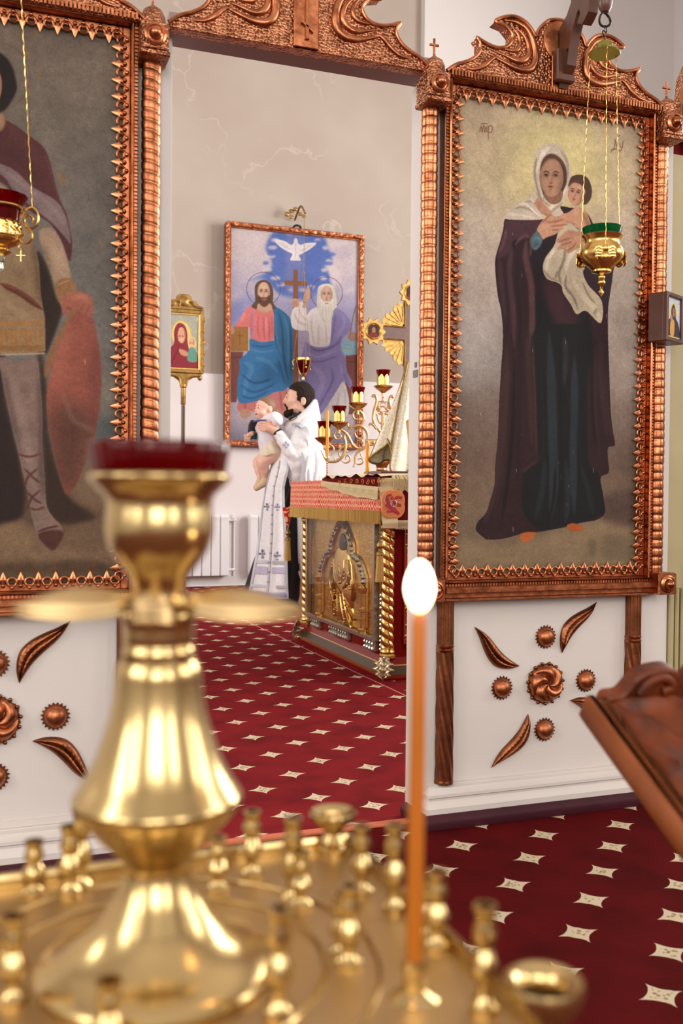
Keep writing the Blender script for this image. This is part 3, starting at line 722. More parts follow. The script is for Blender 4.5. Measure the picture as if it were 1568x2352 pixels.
# ================================================================ painted pictures (pigment computed here, no files)
def blur(m, s):
    if s < .3: return m
    r = int(s*2.5)+1; k = np.exp(-.5*(np.arange(-r, r+1)/s)**2); k /= k.sum()
    p = np.pad(m, ((r, r), (r, r)), mode='edge')
    a = sum(k[i]*p[i:i+m.shape[0], :] for i in range(2*r+1))
    return sum(k[i]*a[:, i:i+m.shape[1]] for i in range(2*r+1)).astype(np.float32)
def vnoise(h, w_, cell, rng):
    gh, gw = int(h/cell)+3, int(w_/cell)+3; g = rng.random((gh, gw)).astype(np.float32)
    y = np.arange(h)/cell; x = np.arange(w_)/cell; yi = y.astype(int); xi = x.astype(int)
    fy = (y-yi)[:, None]; fx = (x-xi)[None]; fy = fy*fy*(3-2*fy); fx = fx*fx*(3-2*fx)
    return g[yi][:, xi]*(1-fy)*(1-fx)+g[yi+1][:, xi]*fy*(1-fx)+g[yi][:, xi+1]*(1-fy)*fx+g[yi+1][:, xi+1]*fy*fx
class Canvas:
    """pigment layer over a rectangle x0..x1, z0..z1 of the plane y"""
    def __init__(s, x0, x1, z0, z1, y, H, seed=1):
        s.r = (x0, x1, z0, z1); s.y = y; s.H = H; s.W = int(H*(x1-x0)/(z1-z0)); s.a = np.zeros((H, s.W, 3), np.float32); s.rng = np.random.default_rng(seed)
        s.tf = None; s.tone = (1, 1, 1); s.sat = 1
    def q(s, pts):
        out = []
        for px, py in pts:
            if s.tf: px, py = s.tf[0]+px*s.tf[2], s.tf[1]+py*s.tf[2]
            if s.y is None: out.append(((px-s.r[0])/(s.r[1]-s.r[0])*s.W, (1-(py-s.r[2])/(s.r[3]-s.r[2]))*s.H)); continue
            p = on(px, py, y=s.y); out.append(((p.x-s.r[0])/(s.r[1]-s.r[0])*s.W, (1-(p.z-s.r[2])/(s.r[3]-s.r[2]))*s.H))
        return out
    def crop(s, x0, y0, k): s.tf = (x0, y0, k); return s
    def mask(s, pts, soft=1.0, smooth=True, raw=False):
        soft = soft*.62 if soft < 9 else soft*.85
        P = pts if raw else s.q(pts)
        if smooth: P = spline(P, 6, True)
        P = np.array(P); m = np.zeros((s.H, s.W), np.float32)
        pad = int(soft*3)+2
        ya, yb = max(0, int(P[:, 1].min())-pad), min(s.H, int(P[:, 1].max())+pad+1); xa, xb = max(0, int(P[:, 0].min())-pad), min(s.W, int(P[:, 0].max())+pad+1)
        if ya >= yb or xa >= xb: return m
        acc = np.zeros((yb-ya, xb-xa+1), np.float32)
        Q = np.roll(P, -1, 0)
        for (x1, y1), (x2, y2) in zip(P, Q):
            if y1 == y2: continue
            if y1 > y2: x1, y1, x2, y2 = x2, y2, x1, y1
            r0, r1 = max(ya, math.ceil(y1-.5)), min(yb-1, math.ceil(y2-.5)-1)
            if r1 < r0: continue
            rr = np.arange(r0, r1+1); xs = x1+(rr+.5-y1)*(x2-x1)/(y2-y1)
            ci = np.clip(np.ceil(xs-.5).astype(int), xa, xb)-xa
            acc[rr-ya, ci] += 1
        m[ya:yb, xa:xb] = (np.cumsum(acc, 1) % 2)[:, :-1]
        m[ya:yb, xa:xb] = blur(m[ya:yb, xa:xb], max(.6, soft))
        return m
    def put(s, m, col, al=1.0, clip=None):
        m = m*al if clip is None else m*al*clip
        m = m[..., None]; s.a = s.a*(1-m)+np.array(col, np.float32)/255*m
    def poly(s, pts, col, soft=1.0, al=1.0, clip=None, smooth=True):
        m = s.mask(pts, soft, smooth); s.put(m, col, al, clip); return m
    def line(s, pts, wd, col, soft=1.0, al=1.0, clip=None, smooth=True, taper=True):
        """brush stroke of width wd (canvas of the current crop)"""
        k = (s.tf[2] if s.tf else 1)*s.ppx()
        P = s.q(pts); P = spline(P, 6) if smooth else P
        P = np.array(P); n = len(P); d = np.gradient(P, axis=0) if n > 1 else np.array([[1, 0]])
        L = np.maximum(1e-6, np.hypot(d[:, 0], d[:, 1]))[:, None]; nn = np.c_[-d[:, 1], d[:, 0]]/L
        t = np.linspace(0, 1, n); wv = wd*k/2*(np.clip(np.sin(PI*t)*1.6, .12, 1) if taper else np.ones(n))
        poly_ = np.r_[P+nn*wv[:, None], (P-nn*wv[:, None])[::-1]]
        m = s.mask([tuple(v) for v in poly_], soft, False, True); s.put(m, col, al, clip); return m
    def ppx(s):
        if s.y is None: return 1
        a, b = s.q2((0, 0)), s.q2((10, 0)); return abs(b[0]-a[0])/10
    def q2(s, d):
        tf, s.tf = s.tf, None
        cx = (s.r[0]+s.r[1])/2; v = Vector((cx, s.y, (s.r[2]+s.r[3])/2))-CAM; w_ = v.dot(FW); px, py = 784+FPX*v.dot(RT)/w_, 1176-FPX*v.dot(UP)/w_
        o = s.q([(px+d[0], py+d[1])])[0]; s.tf = tf; return o
    def oval(s, cx, cy, rx, ry, col, soft=1, al=1, clip=None, rot=0):
        pts = [(cx+rx*math.cos(a)*math.cos(rot)-ry*math.sin(a)*math.sin(rot), cy+rx*math.cos(a)*math.sin(rot)+ry*math.sin(a)*math.cos(rot)) for a in np.linspace(0, 2*PI, 20, endpoint=False)]
        return s.poly(pts, col, soft, al, clip)
    def ring(s, cx, cy, r, wd, col, al=1, ry=None):
        pts = [(cx+r*math.cos(a), cy+(ry or r)*math.sin(a)) for a in np.linspace(0, 2*PI, 40)]
        s.line(pts, wd, col, .6, al, taper=False)
    def vgrad(s, stops):
        """stops: (photo y of the current crop, colour) down the middle"""
        cx = s.tf
        ys, cs = [], []
        for py, c in stops:
            ys.append(s.q([((self_mid(s)), py)])[0][1]); cs.append(c)
        rows = np.arange(s.H)
        for k in range(3): s.a[:, :, k] = np.interp(rows, ys, [c[k]/255 for c in cs])[:, None]
    def mottle(s, amt, cell=30, vert=1.0):
        h, w_ = s.H, s.W; n = np.zeros((h, w_), np.float32)
        for c, k in ((cell*4, .4), (cell, .3), (cell/3, .18), (2.2, .12)): n += k*(vnoise(int(h/vert)+1, w_, c, s.rng).repeat(int(vert), 0)[:h] if vert > 1 else vnoise(h, w_, c, s.rng))
        s.a *= (1+amt*(n-.5)*2)[..., None]
    def material(s, name, rough=.45, coat=0, ambient=None):
        img = bpy.data.images.new(name, s.W, s.H); px = np.ones((s.H, s.W, 4), np.float32); lum = s.a.mean(2, keepdims=True); s.a = lum+(s.a-lum)*s.sat; tw = s.rng.random((s.H, s.W)).astype(np.float32); tw = blur(tw, .8); tw = (tw-tw.mean())/tw.std()
        gr = blur(vnoise(s.H, s.W, 5, s.rng), 1); gr = (gr-gr.mean())/gr.std()
        px[..., :3] = np.clip((s.a*(1+.030*tw+.012*gr)[..., None])[::-1]*np.array(s.tone, np.float32), 0, 1)
        img.pixels.foreach_set(px.ravel()); img.update(); img.pack()
        m, nt, b = nmat(name); b.inputs['Roughness'].default_value = rough; b.inputs['Roughness'].default_value = .7; b.inputs['Specular IOR Level'].default_value = .18
        t = N(nt, 'ShaderNodeTexImage'); t.image = img; nt.links.new(t.outputs[0], b.inputs['Base Color'])
        n = N(nt, 'ShaderNodeTexNoise'); n.inputs['Scale'].default_value = 260; bp = N(nt, 'ShaderNodeBump'); bp.inputs['Strength'].default_value = .15; bp.inputs['Distance'].default_value = .001
        tc = N(nt, 'ShaderNodeTexCoord').outputs['Object']; nt.links.new(tc, n.inputs[0]); nt.links.new(n.outputs['Fac'], bp.inputs['Height']); nt.links.new(bp.outputs[0], b.inputs['Normal'])
        return m
def self_mid(s):
    cx = (s.r[0]+s.r[1])/2
    if s.y is None: return cx
    v = Vector((cx, s.y, (s.r[2]+s.r[3])/2))-CAM; px = 784+FPX*v.dot(RT)/v.dot(FW)
    return (px-s.tf[0])/s.tf[2] if s.tf else px
def face(c, cx, cy, rx, ry, skin, dark, brow, tilt=0, turn=.12, bearded=None):
    """small painted face: shading, brows, eyes, nose, mouth"""
    f = c.oval(cx, cy, rx, ry, skin, 1.2)
    T = lambda pts: [(cx+(x*rx)*math.cos(tilt)-(y*ry)*math.sin(tilt), cy+(x*rx)*math.sin(tilt)+(y*ry)*math.cos(tilt)) for x, y in pts]
    c.poly(T([(.55, -.9), (1.1, -.3), (1.05, .4), (.5, 1.05), (.62, .3), (.75, -.2)]), dark, rx*.10, .6, f)
    c.poly(T([(-1.05, -.5), (-.8, -.5), (-.82, .3), (-.5, .95), (-1, .6)]), dark, rx*.08, .45, f)
    c.oval(*T([(-.2, .22)])[0], rx*.30, ry*.22, [min(255, v*1.10) for v in skin], rx*.14, .6, f)
    c.oval(*T([(0, -.55)])[0], rx*.5, ry*.22, [min(255, v*1.08) for v in skin], rx*.2, .6, f)
    k = turn; sk2 = [v*.82 for v in skin]
    c.poly(T([(-k-.34,-.02),(-k-.1,-.2),(-k+.02,-.1),(-k+.16,.3),(-k+.3,.36),(-k+.1,.45),(-k-.16,.42),(-k-.2,.3)]), sk2, rx*.07, .35, f)
    for sx in (-1, 1):
        ex = sx*.40-k
        c.oval(*T([(ex, -.12)])[0], rx*.30, ry*.125, sk2, rx*.09, .9, f); c.oval(*T([(ex, -.115)])[0], rx*.25, ry*.085, dark, rx*.06, .75, f)
        c.oval(*T([(ex, -.085)])[0], rx*.17, ry*.048, [min(255, v*1.12) for v in skin], .6, .85, f)
        c.oval(*T([(ex, -.09)])[0], rx*.088, ry*.055, brow, .5, 1, f)
        c.line(T([(ex-.2, -.07), (ex-.02, -.145), (ex+.2, -.08)]), rx*.075, brow, .8, .9, f)
        c.line(T([(ex-.17, -.035), (ex, -.03), (ex+.17, -.04)]), rx*.04, dark, .8, .6, f)
        c.line(T([(ex-.26, -.23), (ex, -.31), (ex+.28, -.22)]), rx*.085, brow, 1.0, .8, f)
    c.line(T([(-k+.13, -.2), (-k+.06, .05), (-k+.12, .26)]), rx*.16, dark, rx*.06, .55, f)
    c.line(T([(-k-.03, -.15), (-k-.05, .18)]), rx*.10, [min(255, v*1.14) for v in skin], rx*.04, .8, f)
    c.line(T([(-k-.14, .27), (-k-.02, .315), (-k+.13, .27)]), rx*.085, dark, .8, .85, f)
    c.line(T([(-k-.23, .495), (-k-.06, .475), (-k+.22, .50)]), rx*.10, [dark[0]*1.1, dark[1]*.65, dark[2]*.6], .9, .9, f)
    c.line(T([(-k-.16, .545), (-k, .565), (-k+.15, .545)]), rx*.09, [skin[0]*.92, skin[1]*.68, skin[2]*.66], 1.2, .85, f)
    c.line(T([(-k-.16, .64), (-k+.12, .64)]), rx*.10, dark, 1.6, .45, f); c.oval(*T([(-k-.02, .78)])[0], rx*.2, ry*.09, [min(255, v*1.08) for v in skin], rx*.1, .5, f)
    return f
# ---------------- right: veiled woman with child
def paint_mother():
    x0, x1, z0, z1 = 1.198, 1.862, .685, 2.065
    c = Canvas(x0, x1, z0, z1, 2.442, 1500, 3); A = (1040, 300, .29337); B = (1040, 760, .29337)
    c.crop(*A); c.vgrad([(-300, (158, 142, 122)), (0, (168, 150, 124)), (500, (176, 160, 132)), (1000, (164, 152, 140)), (1400, (150, 142, 138)), (1800, (138, 128, 124)), (2150, (112, 98, 90)), (2600, (104, 84, 72)), (2950, (112, 94, 76)), (3400, (104, 88, 70))])
    c.oval(800, 250, 430, 430, (196, 186, 128), 70, .75); c.oval(860, 330, 260, 260, (204, 194, 130), 50, .5)
    c.poly([(40, 600), (300, 700), (330, 1500), (60, 1700)], (176, 164, 156), 40, .6); c.poly([(1260, 700), (1450, 700), (1450, 1900), (1230, 1900)], (172, 158, 146), 30, .5)
    c.poly([(60, 1500), (370, 1500), (380, 1900), (60, 2000)], (150, 148, 152), 35, .55)
    c.mottle(.10, 26, 1); c.crop(*B)
    c.poly([(-50, 1650), (400, 1680), (900, 1560), (1500, 1460), (1520, 2000), (-60, 2000)], (128, 108, 80), 12, .8)
    c.poly([(1170, 1290), (1500, 1250), (1500, 1520), (1180, 1480)], (72, 52, 48), 14, .75)
    c.poly([(1060, 1650), (1120, 1640), (1110, 1750), (1060, 1760)], (95, 80, 62), 8, .6); c.poly([(1200, 1600), (1400, 1640), (1390, 1780), (1180, 1770)], (98, 84, 66), 10, .6)
    c.poly([(1290, 900), (1400, 900), (1410, 1120), (1290, 1130)], (84, 66, 58), 12, .35)
    for x in range(80, 360, 40): c.line([(x, 0), (x+8, 300), (x-5, 600)], 10, (150, 132, 128), 5, .22)
    for x in range(1240, 1440, 36): c.line([(x, 100), (x+4, 500), (x, 900)], 10, (150, 130, 124), 5, .2)
    # body
    body = zc(1040, 300, .29337, [(410,690),(395,760),(375,850),(350,930),(330,1020),(335,1150),(352,1300),(375,1400),(390,1550),(388,1700)])+zc(1040, 760, .29337, [(380,250),(362,550),(350,850),(330,1060),(325,1200),(290,1330),(258,1425),(192,1500),(180,1560),(228,1608),(275,1635),(400,1625),(530,1592),(700,1570),(880,1535),(1010,1500),(1120,1480),(1188,1425),(1175,1290),(1155,1150),(1218,1108),(1212,1000),(1215,912),(1267,893),(1250,780),(1232,600),(1222,300),(1212,20)])+zc(1040, 300, .29337, [(1213,1400),(1225,1300),(1247,1150),(1245,1040),(1160,850),(1110,760),(1040,640),(900,600),(650,570),(500,620)])
    c.tf = None; b = c.poly(body, (44, 27, 29), 1.2)
    c.crop(*A)
    c.poly([(425,700),(690,700),(660,790),(600,830),(480,870),(450,950),(345,1000),(380,860),(405,760)], (70, 42, 52), 5, .9, b)
    c.poly([(1010,1080),(1247,1040),(1240,1200),(1210,1450),(1205,1700),(1060,1700),(1020,1400),(1060,1250)], (46, 28, 36), 6, 1, b)
    inner = c.poly([(640,900),(720,860),(830,880),(1010,1050),(1040,1300),(1060,1704),(640,1704),(640,1400),(655,1250),(630,1080),(610,950)], (32, 24, 30), 5, 1, b)
    c.poly([(640,1280),(700,1290),(800,1450),(1000,1480),(1060,1500),(1060,1720),(640,1720)], (24, 25, 28), 12, 1, b)
    c.poly([(700,1180),(830,1190),(960,1430),(1010,1430),(900,1560),(800,1500)], (70, 36, 44), 14, .8, b)
    for pts, wd, col, al in [([(575,850),(570,1000),(610,1200),(620,1500),(600,1704)], 55, (88,54,62), .75), ([(470,900),(440,1100),(470,1400),(480,1704)], 44, (72,44,52), .7), ([(360,980),(380,1200),(420,1500)], 40, (62,38,46), .7), ([(510,940),(500,1200),(530,1500),(510,1704)], 30, (36,20,28), .8), ([(410,1050),(420,1300),(440,1704)], 22, (40,24,30), .7), ([(610,840),(560,825),(500,870),(480,900)], 22, (96,58,66), .8), ([(500,850),(470,890),(490,930)], 22, (34,20,28), .9), ([(600,850),(610,930),(600,980)], 16, (98,60,64), .8), ([(560,740),(590,790)], 26, (60,34,46), .6), ([(420,760),(400,860),(360,960)], 24, (110,68,84), .5)]:
        c.line(pts, wd*.85, col, 4.5, min(1, al*1.2), b)
    c.crop(*B)
    c.poly([(635,0),(650,400),(662,900),(672,1020),(560,1110),(540,1300),(560,1440),(690,1560),(900,1520),(1010,1500),(1188,1425),(1175,1290),(1140,1120),(1060,1010),(1050,500),(1060,0)], (24, 25, 27), 5, 1, b)
    for pts, wd, col, al in [([(750,0),(770,400),(780,800),(790,1200),(760,1500)], 85, (38,46,56), .75), ([(870,40),(880,200),(870,430)], 50, (46,44,52), .6), ([(950,180),(950,600),(940,1000),(950,1450)], 70, (38,46,56), .75), ([(850,0),(840,400),(850,900),(830,1500)], 26, (20,22,26), .8), ([(1020,100),(1020,700),(1060,1200),(1090,1400)], 34, (22,24,28), .7), ([(690,100),(700,600),(700,1100),(650,1400)], 30, (24,28,32), .7), ([(620,0),(640,500),(655,1000)], 14, (76,46,50), .7), ([(440,0),(420,500),(400,1000),(330,1400)], 40, (56,33,40), .5), ([(530,0),(520,600),(500,1200)], 46, (38,22,28), .7), ([(1120,100),(1110,600),(1160,1000)], 36, (54,32,40), .45), ([(1190,300),(1210,600),(1240,850)], 18, (60,36,44), .5), ([(660,1020),(600,1060),(540,1110)], 10, (90,60,66), .5), ([(200,1540),(300,1600),(420,1600)], 30, (50,28,36), .6), ([(300,1300),(420,1200),(500,1050)], 50, (48,30,33), .4)]:
        c.line(pts, wd*.85, col, 4.5, min(1, al*1.2), b)
    c.poly([(528,1590),(590,1575),(645,1580),(625,1620),(575,1655),(535,1645)], (176, 86, 36), 2); c.poly([(890,1525),(940,1505),(1010,1530),(1015,1560),(930,1570)], (164, 76, 30), 2)
    for pts, wd, col, al in [([(420,100),(400,500),(370,900),(300,1300),(240,1520)], 60, (66,42,46), .6), ([(580,0),(600,400),(620,900)], 40, (62,40,42), .6), ([(480,200),(470,700),(430,1150),(380,1500)], 26, (24,15,18), .7), ([(720,1000),(700,1250),(640,1480)], 40, (34,40,48), .7), ([(880,1000),(900,1300),(880,1500)], 44, (34,44,52), .7), ([(1000,1050),(1060,1250),(1100,1440)], 40, (30,38,44), .7), ([(800,1050),(790,1300),(740,1530)], 20, (14,14,16), .8), ([(1150,50),(1165,450),(1210,850)], 40, (62,38,46), .55), ([(1090,100),(1090,600),(1120,900)], 20, (22,15,19), .7)]:
        c.line(pts, wd, col, 5, al, b)
    # veil
    c.crop(*A)
    v = c.poly([(622,355),(628,250),(650,170),(700,118),(770,98),(840,122),(890,190),(914,280),(928,350),(905,450),(880,540),(840,600),(860,660),(700,695),(560,700),(410,690),(430,640),(480,590),(560,545),(620,490),(652,470),(640,400)], (184, 172, 156), 1.2)
    for pts, wd, col, al in [([(660,200),(640,300),(650,420),(700,560)], 18, (140,126,112), .8), ([(700,150),(680,230),(650,330)], 16, (210,200,186), .8), ([(760,130),(720,160),(700,220)], 26, (214,206,194), .8), ([(840,150),(890,240),(900,380)], 24, (154,140,124), .8), ([(480,610),(540,600),(600,620),(660,660)], 14, (138,124,118), .7), ([(520,570),(580,580),(640,640),(690,670)], 12, (214,204,192), .8), ([(560,560),(620,560),(700,640)], 12, (140,126,116), .6), ([(440,650),(520,660),(640,685)], 14, (212,200,190), .6), ([(600,520),(660,590),(760,640)], 14, (208,198,186), .7), ([(890,430),(850,520),(780,590),(720,640)], 18, (212,202,186), .6), ([(870,560),(800,610),(740,660)], 14, (136,120,104), .6), ([(650,480),(690,540),(760,590)], 12, (130,114,100), .6)]:
        c.line(pts, wd, col, 2.2, min(1, al*1.15), v)
    c.poly([(690,260),(730,195),(790,185),(850,230),(885,300),(890,400),(860,480),(840,540),(790,575),(730,540),(700,480),(680,380)], (72, 50, 42), 3)
    c.poly([(715,480),(850,470),(845,550),(790,575),(740,550)], (132, 92, 72), 2)
    face(c, 772, 365, 92, 152, (166, 124, 98), (104, 68, 52), (56, 38, 32), .02, .06)
    c.poly([(690,300),(720,215),(790,190),(850,230),(878,300),(850,262),(790,225),(730,240)], (92, 62, 50), 5, .85)
    # child
    t = c.poly([(900,640),(960,602),(1010,605),(1050,650),(1080,740),(1060,790),(960,760),(890,735),(830,725),(800,700),(850,655)], (188, 138, 110), 2)
    c.line([(1010,640),(1050,710),(1060,770)], 34, (130,86,66), 7, .7, t); c.line([(940,630),(980,640)], 40, (208,160,132), 8, .7, t); c.line([(830,700),(900,720),(960,740)], 16, (140,92,70), 5, .6, t)
    c.line([(648,548),(690,590),(750,650)], 54, (176,124,98), 3, 1, taper=False); c.line([(660,560),(690,610)], 8, (120,78,60), 3, .6); c.line([(650,580),(690,640),(760,670)], 10, (120,78,60), 3, .6)
    cl = c.poly([(840,730),(920,725),(975,770),(1030,765),(1080,760),(1100,780),(1060,900),(1030,1050),(1020,1120),(1060,1210),(1165,1338),(1155,1508),(1040,1412),(968,1438),(920,1360),(862,1270),(850,1220),(815,1190),(735,1160),(703,1085),(720,1000),(790,900),(815,820)], (176, 164, 142), 1.5)
    for pts, wd, col, al in [([(800,920),(740,1020),(730,1100)], 30, (204,194,174), .7), ([(880,860),(870,1000),(830,1120),(850,1210)], 22, (116,104,86), .7), ([(960,800),(960,900),(900,1020),(880,1100)], 34, (208,198,180), .7), ([(890,1120),(880,1220),(940,1300),(980,1400)], 18, (112,100,84), .7), ([(930,1150),(1000,1280),(1100,1380),(1150,1470)], 44, (194,184,162), .7), ([(1010,1180),(1060,1290),(1120,1360)], 14, (120,108,90), .7), ([(980,780),(1010,830),(1010,1000)], 22, (128,114,96), .6), ([(820,1100),(800,1160)], 18, (116,104,88), .7), ([(1130,1390),(1100,1440)], 26, (128,116,98), .6), ([(700,1080),(760,1150),(830,1180)], 12, (120,106,90), .6)]:
        c.line(pts, wd*.9, col, 3, min(1, al*1.15), cl)
    h = c.poly([(912,420),(925,365),(985,345),(1050,368),(1085,450),(1078,530),(1035,578),(1015,560),(1040,480),(1000,420),(940,400)], (74, 50, 38), 2)
    face(c, 962, 490, 62, 100, (190, 140, 114), (126, 80, 62), (52, 34, 30), .22, .12)
    c.poly([(900,440),(925,375),(985,352),(1040,380),(1078,450),(1070,540),(1035,575),(1022,520),(1036,470),(1000,425),(945,408)], (78, 53, 40), 3, .95)
    # hands
    for pts, sk in [([(655,790),(690,715),(760,652),(790,668),(850,688),(905,730),(860,745),(870,765),(830,790),(795,815),(735,835),(700,850)], (182,132,106)), ([(808,868),(845,825),(900,780),(960,790),(1015,812),(1020,890),(960,930),(905,958),(880,950),(900,915),(830,935),(815,915),(850,890)], (172,122,98))]:
        m = c.poly(pts, sk, 1.5)
    for pts in ([(720,720),(800,712),(870,690)], [(760,750),(830,742),(890,735)], [(770,780),(830,775)], [(830,868),(890,850),(920,840)], [(830,900),(900,880),(930,870)], [(890,945),(940,910),(960,880)], [(690,730),(750,668),(770,655)]): c.line(pts, 8, (112, 70, 54), 2.5, .75)
    for pts in ([(700,760),(760,730)], [(950,830),(990,850)]): c.line(pts, 30, (204,156,130), 7, .5)
    m = c.poly([(604,850),(650,788),(665,790),(700,850),(685,900),(650,935),(620,920)], (72, 98, 112), 2); c.line([(620,860),(660,840),(690,870)], 14, (104,130,140), 4, .7, m); c.line([(630,910),(670,880)], 14, (44,62,74), 4, .7, m)
    # lettering of the painting
    R_ = (112, 78, 62); c.crop(1040, 280, .33673)
    for pts in ([(182,70),(192,30),(200,70)], [(200,70),(210,20),(216,72)], [(216,72),(228,30),(232,72)], [(242,30),(240,120)], [(242,32),(262,26),(268,50),(258,72),(242,68)], [(275,76),(277,78)],
                [(1078,190),(1098,186),(1106,118)], [(1080,196),(1076,208)], [(1104,120),(1120,180),(1118,196)], [(1084,186),(1116,184)], [(1128,196),(1131,198)], [(1136,148),(1144,176)], [(1160,130),(1150,186),(1134,200)], [(1168,200),(1171,202)], [(190,16),(214,10),(236,14)], [(1120,100),(1140,92)]):
        c.line(pts, 6, R_, .7, .85, taper=False)
    for i in range(40):
        x, y = c.rng.random()*1400, c.rng.random()*3300; c.crop(*A); c.line([(x, y), (x+3, y+14+30*c.rng.random())], 4, (120, 96, 76) if i % 3 else (222, 214, 206), 1, .5)
    c.mottle(.10, 14); c.sat = .84; c.tone = (1.03, 1.0, .96); return c.material('painted_mother_and_child', .5, .15)
# ---------------- left: standing warrior saint
def paint_warrior():
    x0, x1, z0, z1 = -.344, .320, .685, 2.065
    c = Canvas(x0, x1, z0, z1, 2.442, 1400, 5); A = (0, 0, .2976); B = (0, 560, .35714)
    c.crop(*B); c.vgrad([(-1600, (112, 100, 88)), (-900, (108, 100, 92)), (0, (104, 102, 100)), (600, (112, 112, 112)), (1000, (110, 108, 104)), (1150, (86, 96, 98)), (1350, (84, 90, 92)), (1420, (112, 96, 78)), (1700, (92, 72, 56)), (2000, (122, 98, 76)), (2200, (96, 80, 60))])
    c.poly([(640,900),(760,850),(760,1010),(640,1030)], (142, 136, 124), 14, .6); c.mottle(.13, 30)
    c.crop(*A); c.ring(-30, 590, 262, 7, (116, 72, 48), .6)
    for x, y in ((300, 570), (280, 260), (480, 1400), (470, 1370), (200, 410), (780, 1890)): c.oval(x, y, 18, 36, (150, 104, 60), 6, .5)
    c.crop(*B)
    for pts, wd in (([(0,1800),(200,1790),(420,1830)], 30), ([(300,2070),(500,2050),(700,2080)], 40)): c.line(pts, wd, (84, 66, 52), 8, .6)
    c.poly([(0,1780),(160,1790),(240,1900),(120,1980),(0,1990)], (140, 114, 86), 12, .7); c.poly([(450,1600),(620,1450),(760,1480),(760,1700),(560,1680)], (128, 106, 82), 14, .7)
    for x in range(-600, 720, 60): c.oval(x, 2090+8*math.sin(x), 40, 34, (56, 52, 34) if x % 120 else (90, 48, 34), 10, .75)
    # dark cape behind the legs
    c.poly([(-500,600),(0,700),(20,900),(70,1150),(130,1400),(160,1650),(60,1790),(-600,1790)], (46, 35, 32), 8); c.poly([(240,600),(300,900),(310,1200),(380,1480),(450,1640),(600,1740),(590,1775),(400,1800),(300,1720),(270,1250)], (58, 44, 36), 8)
    # shadowed side of the torso
    c.poly([(230,60),(300,140),(360,340),(400,420),(330,640),(280,700),(220,400)], (52, 40, 34), 5)
    # legs
    for dx in (0, -430):
        m = c.poly([(x+dx, y) for x, y in [(0,730),(120,760),(235,740),(258,900),(272,1100),(272,1300),(288,1500),(300,1680),(345,1760),(390,1810),(403,1880),(345,1968),(300,1950),(245,1890),(205,1760),(175,1600),(130,1400),(72,1150),(10,850)]], (128, 106, 100), 2)
        for pts, wd, col, al in [([(60,800),(120,1050),(180,1300),(230,1650)], 60, (150,128,122), .55), ([(250,800),(262,1100),(265,1400),(285,1650)], 26, (74,58,54), .8), ([(20,820),(80,1100),(140,1380)], 22, (82,64,60), .7), ([(150,900),(170,1000)], 50, (96,78,72), .4)]:
            c.line([(x+dx, y) for x, y in pts], wd, col, 8, al, m)
        for pts in ([(110,1350),(190,1370),(270,1345)], [(150,1440),(210,1500),(260,1540)], [(250,1440),(180,1500),(160,1570)], [(165,1590),(230,1650),(270,1670)], [(265,1580),(200,1640),(180,1700)], [(190,1700),(240,1710),(290,1690)]): c.line([(x+dx, y) for x, y in pts], 16, (92, 54, 42), 2, .9)
        c.poly([(x+dx, y) for x, y in [(245,1870),(330,1840),(400,1850),(403,1890),(345,1970),(290,1940)]], (84, 48, 42), 3); c.line([(x+dx, y) for x, y in [(240,1855),(300,1830),(380,1815)]], 14, (82, 46, 40), 2)
    # tunic with a key-pattern hem
    tn = c.poly([(-460,-420),(-100,-480),(100,-300),(190,-120),(250,120),(262,330),(290,480),(292,690),(150,705),(-430,705),(-440,400)], (146, 122, 92), 2, smooth=False)
    for pts, wd, col, al in [([(60,-200),(120,100),(200,340)], 50, (170,148,118), .5), ([(210,-60),(240,200),(270,420)], 34, (96,74,54), .7), ([(0,300),(90,420),(200,470)], 36, (176,152,120), .5), ([(120,150),(160,260)], 30, (108,86,64), .5)]: c.line(pts, wd, col, 8, al, tn)
    c.line([(0,255),(130,320),(275,425)], 40, (104, 56, 40), 2, 1, tn); c.line([(0,248),(130,310),(270,410)], 8, (150,96,70), 2, .7, tn)
    c.line([(-430,500),(0,512),(285,508)], 22, (168, 118, 60), 2, 1, tn, taper=False); c.line([(-430,668),(0,672),(285,668)], 34, (150, 104, 54), 2, 1, tn, taper=False)
    for k in range(-5, 3):
        x = 10+k*92; c.line([(x,545),(x,635),(x+34,635),(x+34,548),(x+66,548),(x+66,640),(x+92,640)], 17, (166, 112, 52), 1.5, 1, tn, smooth=False, taper=False)
    c.line([(-430,706),(0,712),(290,704)], 12, (186,160,130), 2, .9, taper=False)
    c.crop(*A)
    ar = c.poly([(300,1790),(400,1760),(480,1870),(530,2050),(560,2200),(590,2260),(470,2300),(400,2130),(340,1960)], (164, 138, 116), 3)
    c.line([(380,1850),(450,2010),(500,2160)], 50, (190,166,142), 10, .6, ar); c.line([(320,1880),(400,2110)], 20, (104,80,62), 7, .7, ar)
    m = c.poly([(425,2190),(545,2150),(590,2270),(480,2370)], (150, 108, 72), 3); c.line([(440,2200),(540,2160)], 8, (196,156,104), 1.5, .8, m); c.line([(480,2300),(580,2250)], 8, (196,156,104), 1.5, .8, m)
    # mantle
    mt = c.poly([(-700,1000),(-200,930),(0,922),(100,955),(220,1045),(335,1135),(385,1250),(430,1430),(470,1560),(512,1650),(540,1780),(556,1880),(545,2010),(520,1990),(470,1850),(380,1720),(250,1640),(100,1500),(0,1400),(-300,1300),(-700,1700)], (84, 44, 46), 2)
    c.line([(60,980),(200,1090),(300,1260)], 60, (112,62,62), 14, .5, mt); c.line([(340,1150),(400,1350),(460,1560)], 14, (120,72,74), 4, .6, mt); c.line([(0,1100),(200,1300),(330,1400)], 60, (62,30,34), 14, .6, mt)
    bd = c.poly([(-300,1150),(0,1262),(120,1320),(250,1440),(420,1540),(495,1640),(535,1780),(545,1880),(500,1830),(400,1720),(250,1600),(110,1480),(0,1345),(-300,1260)], (122, 104, 108), 2)
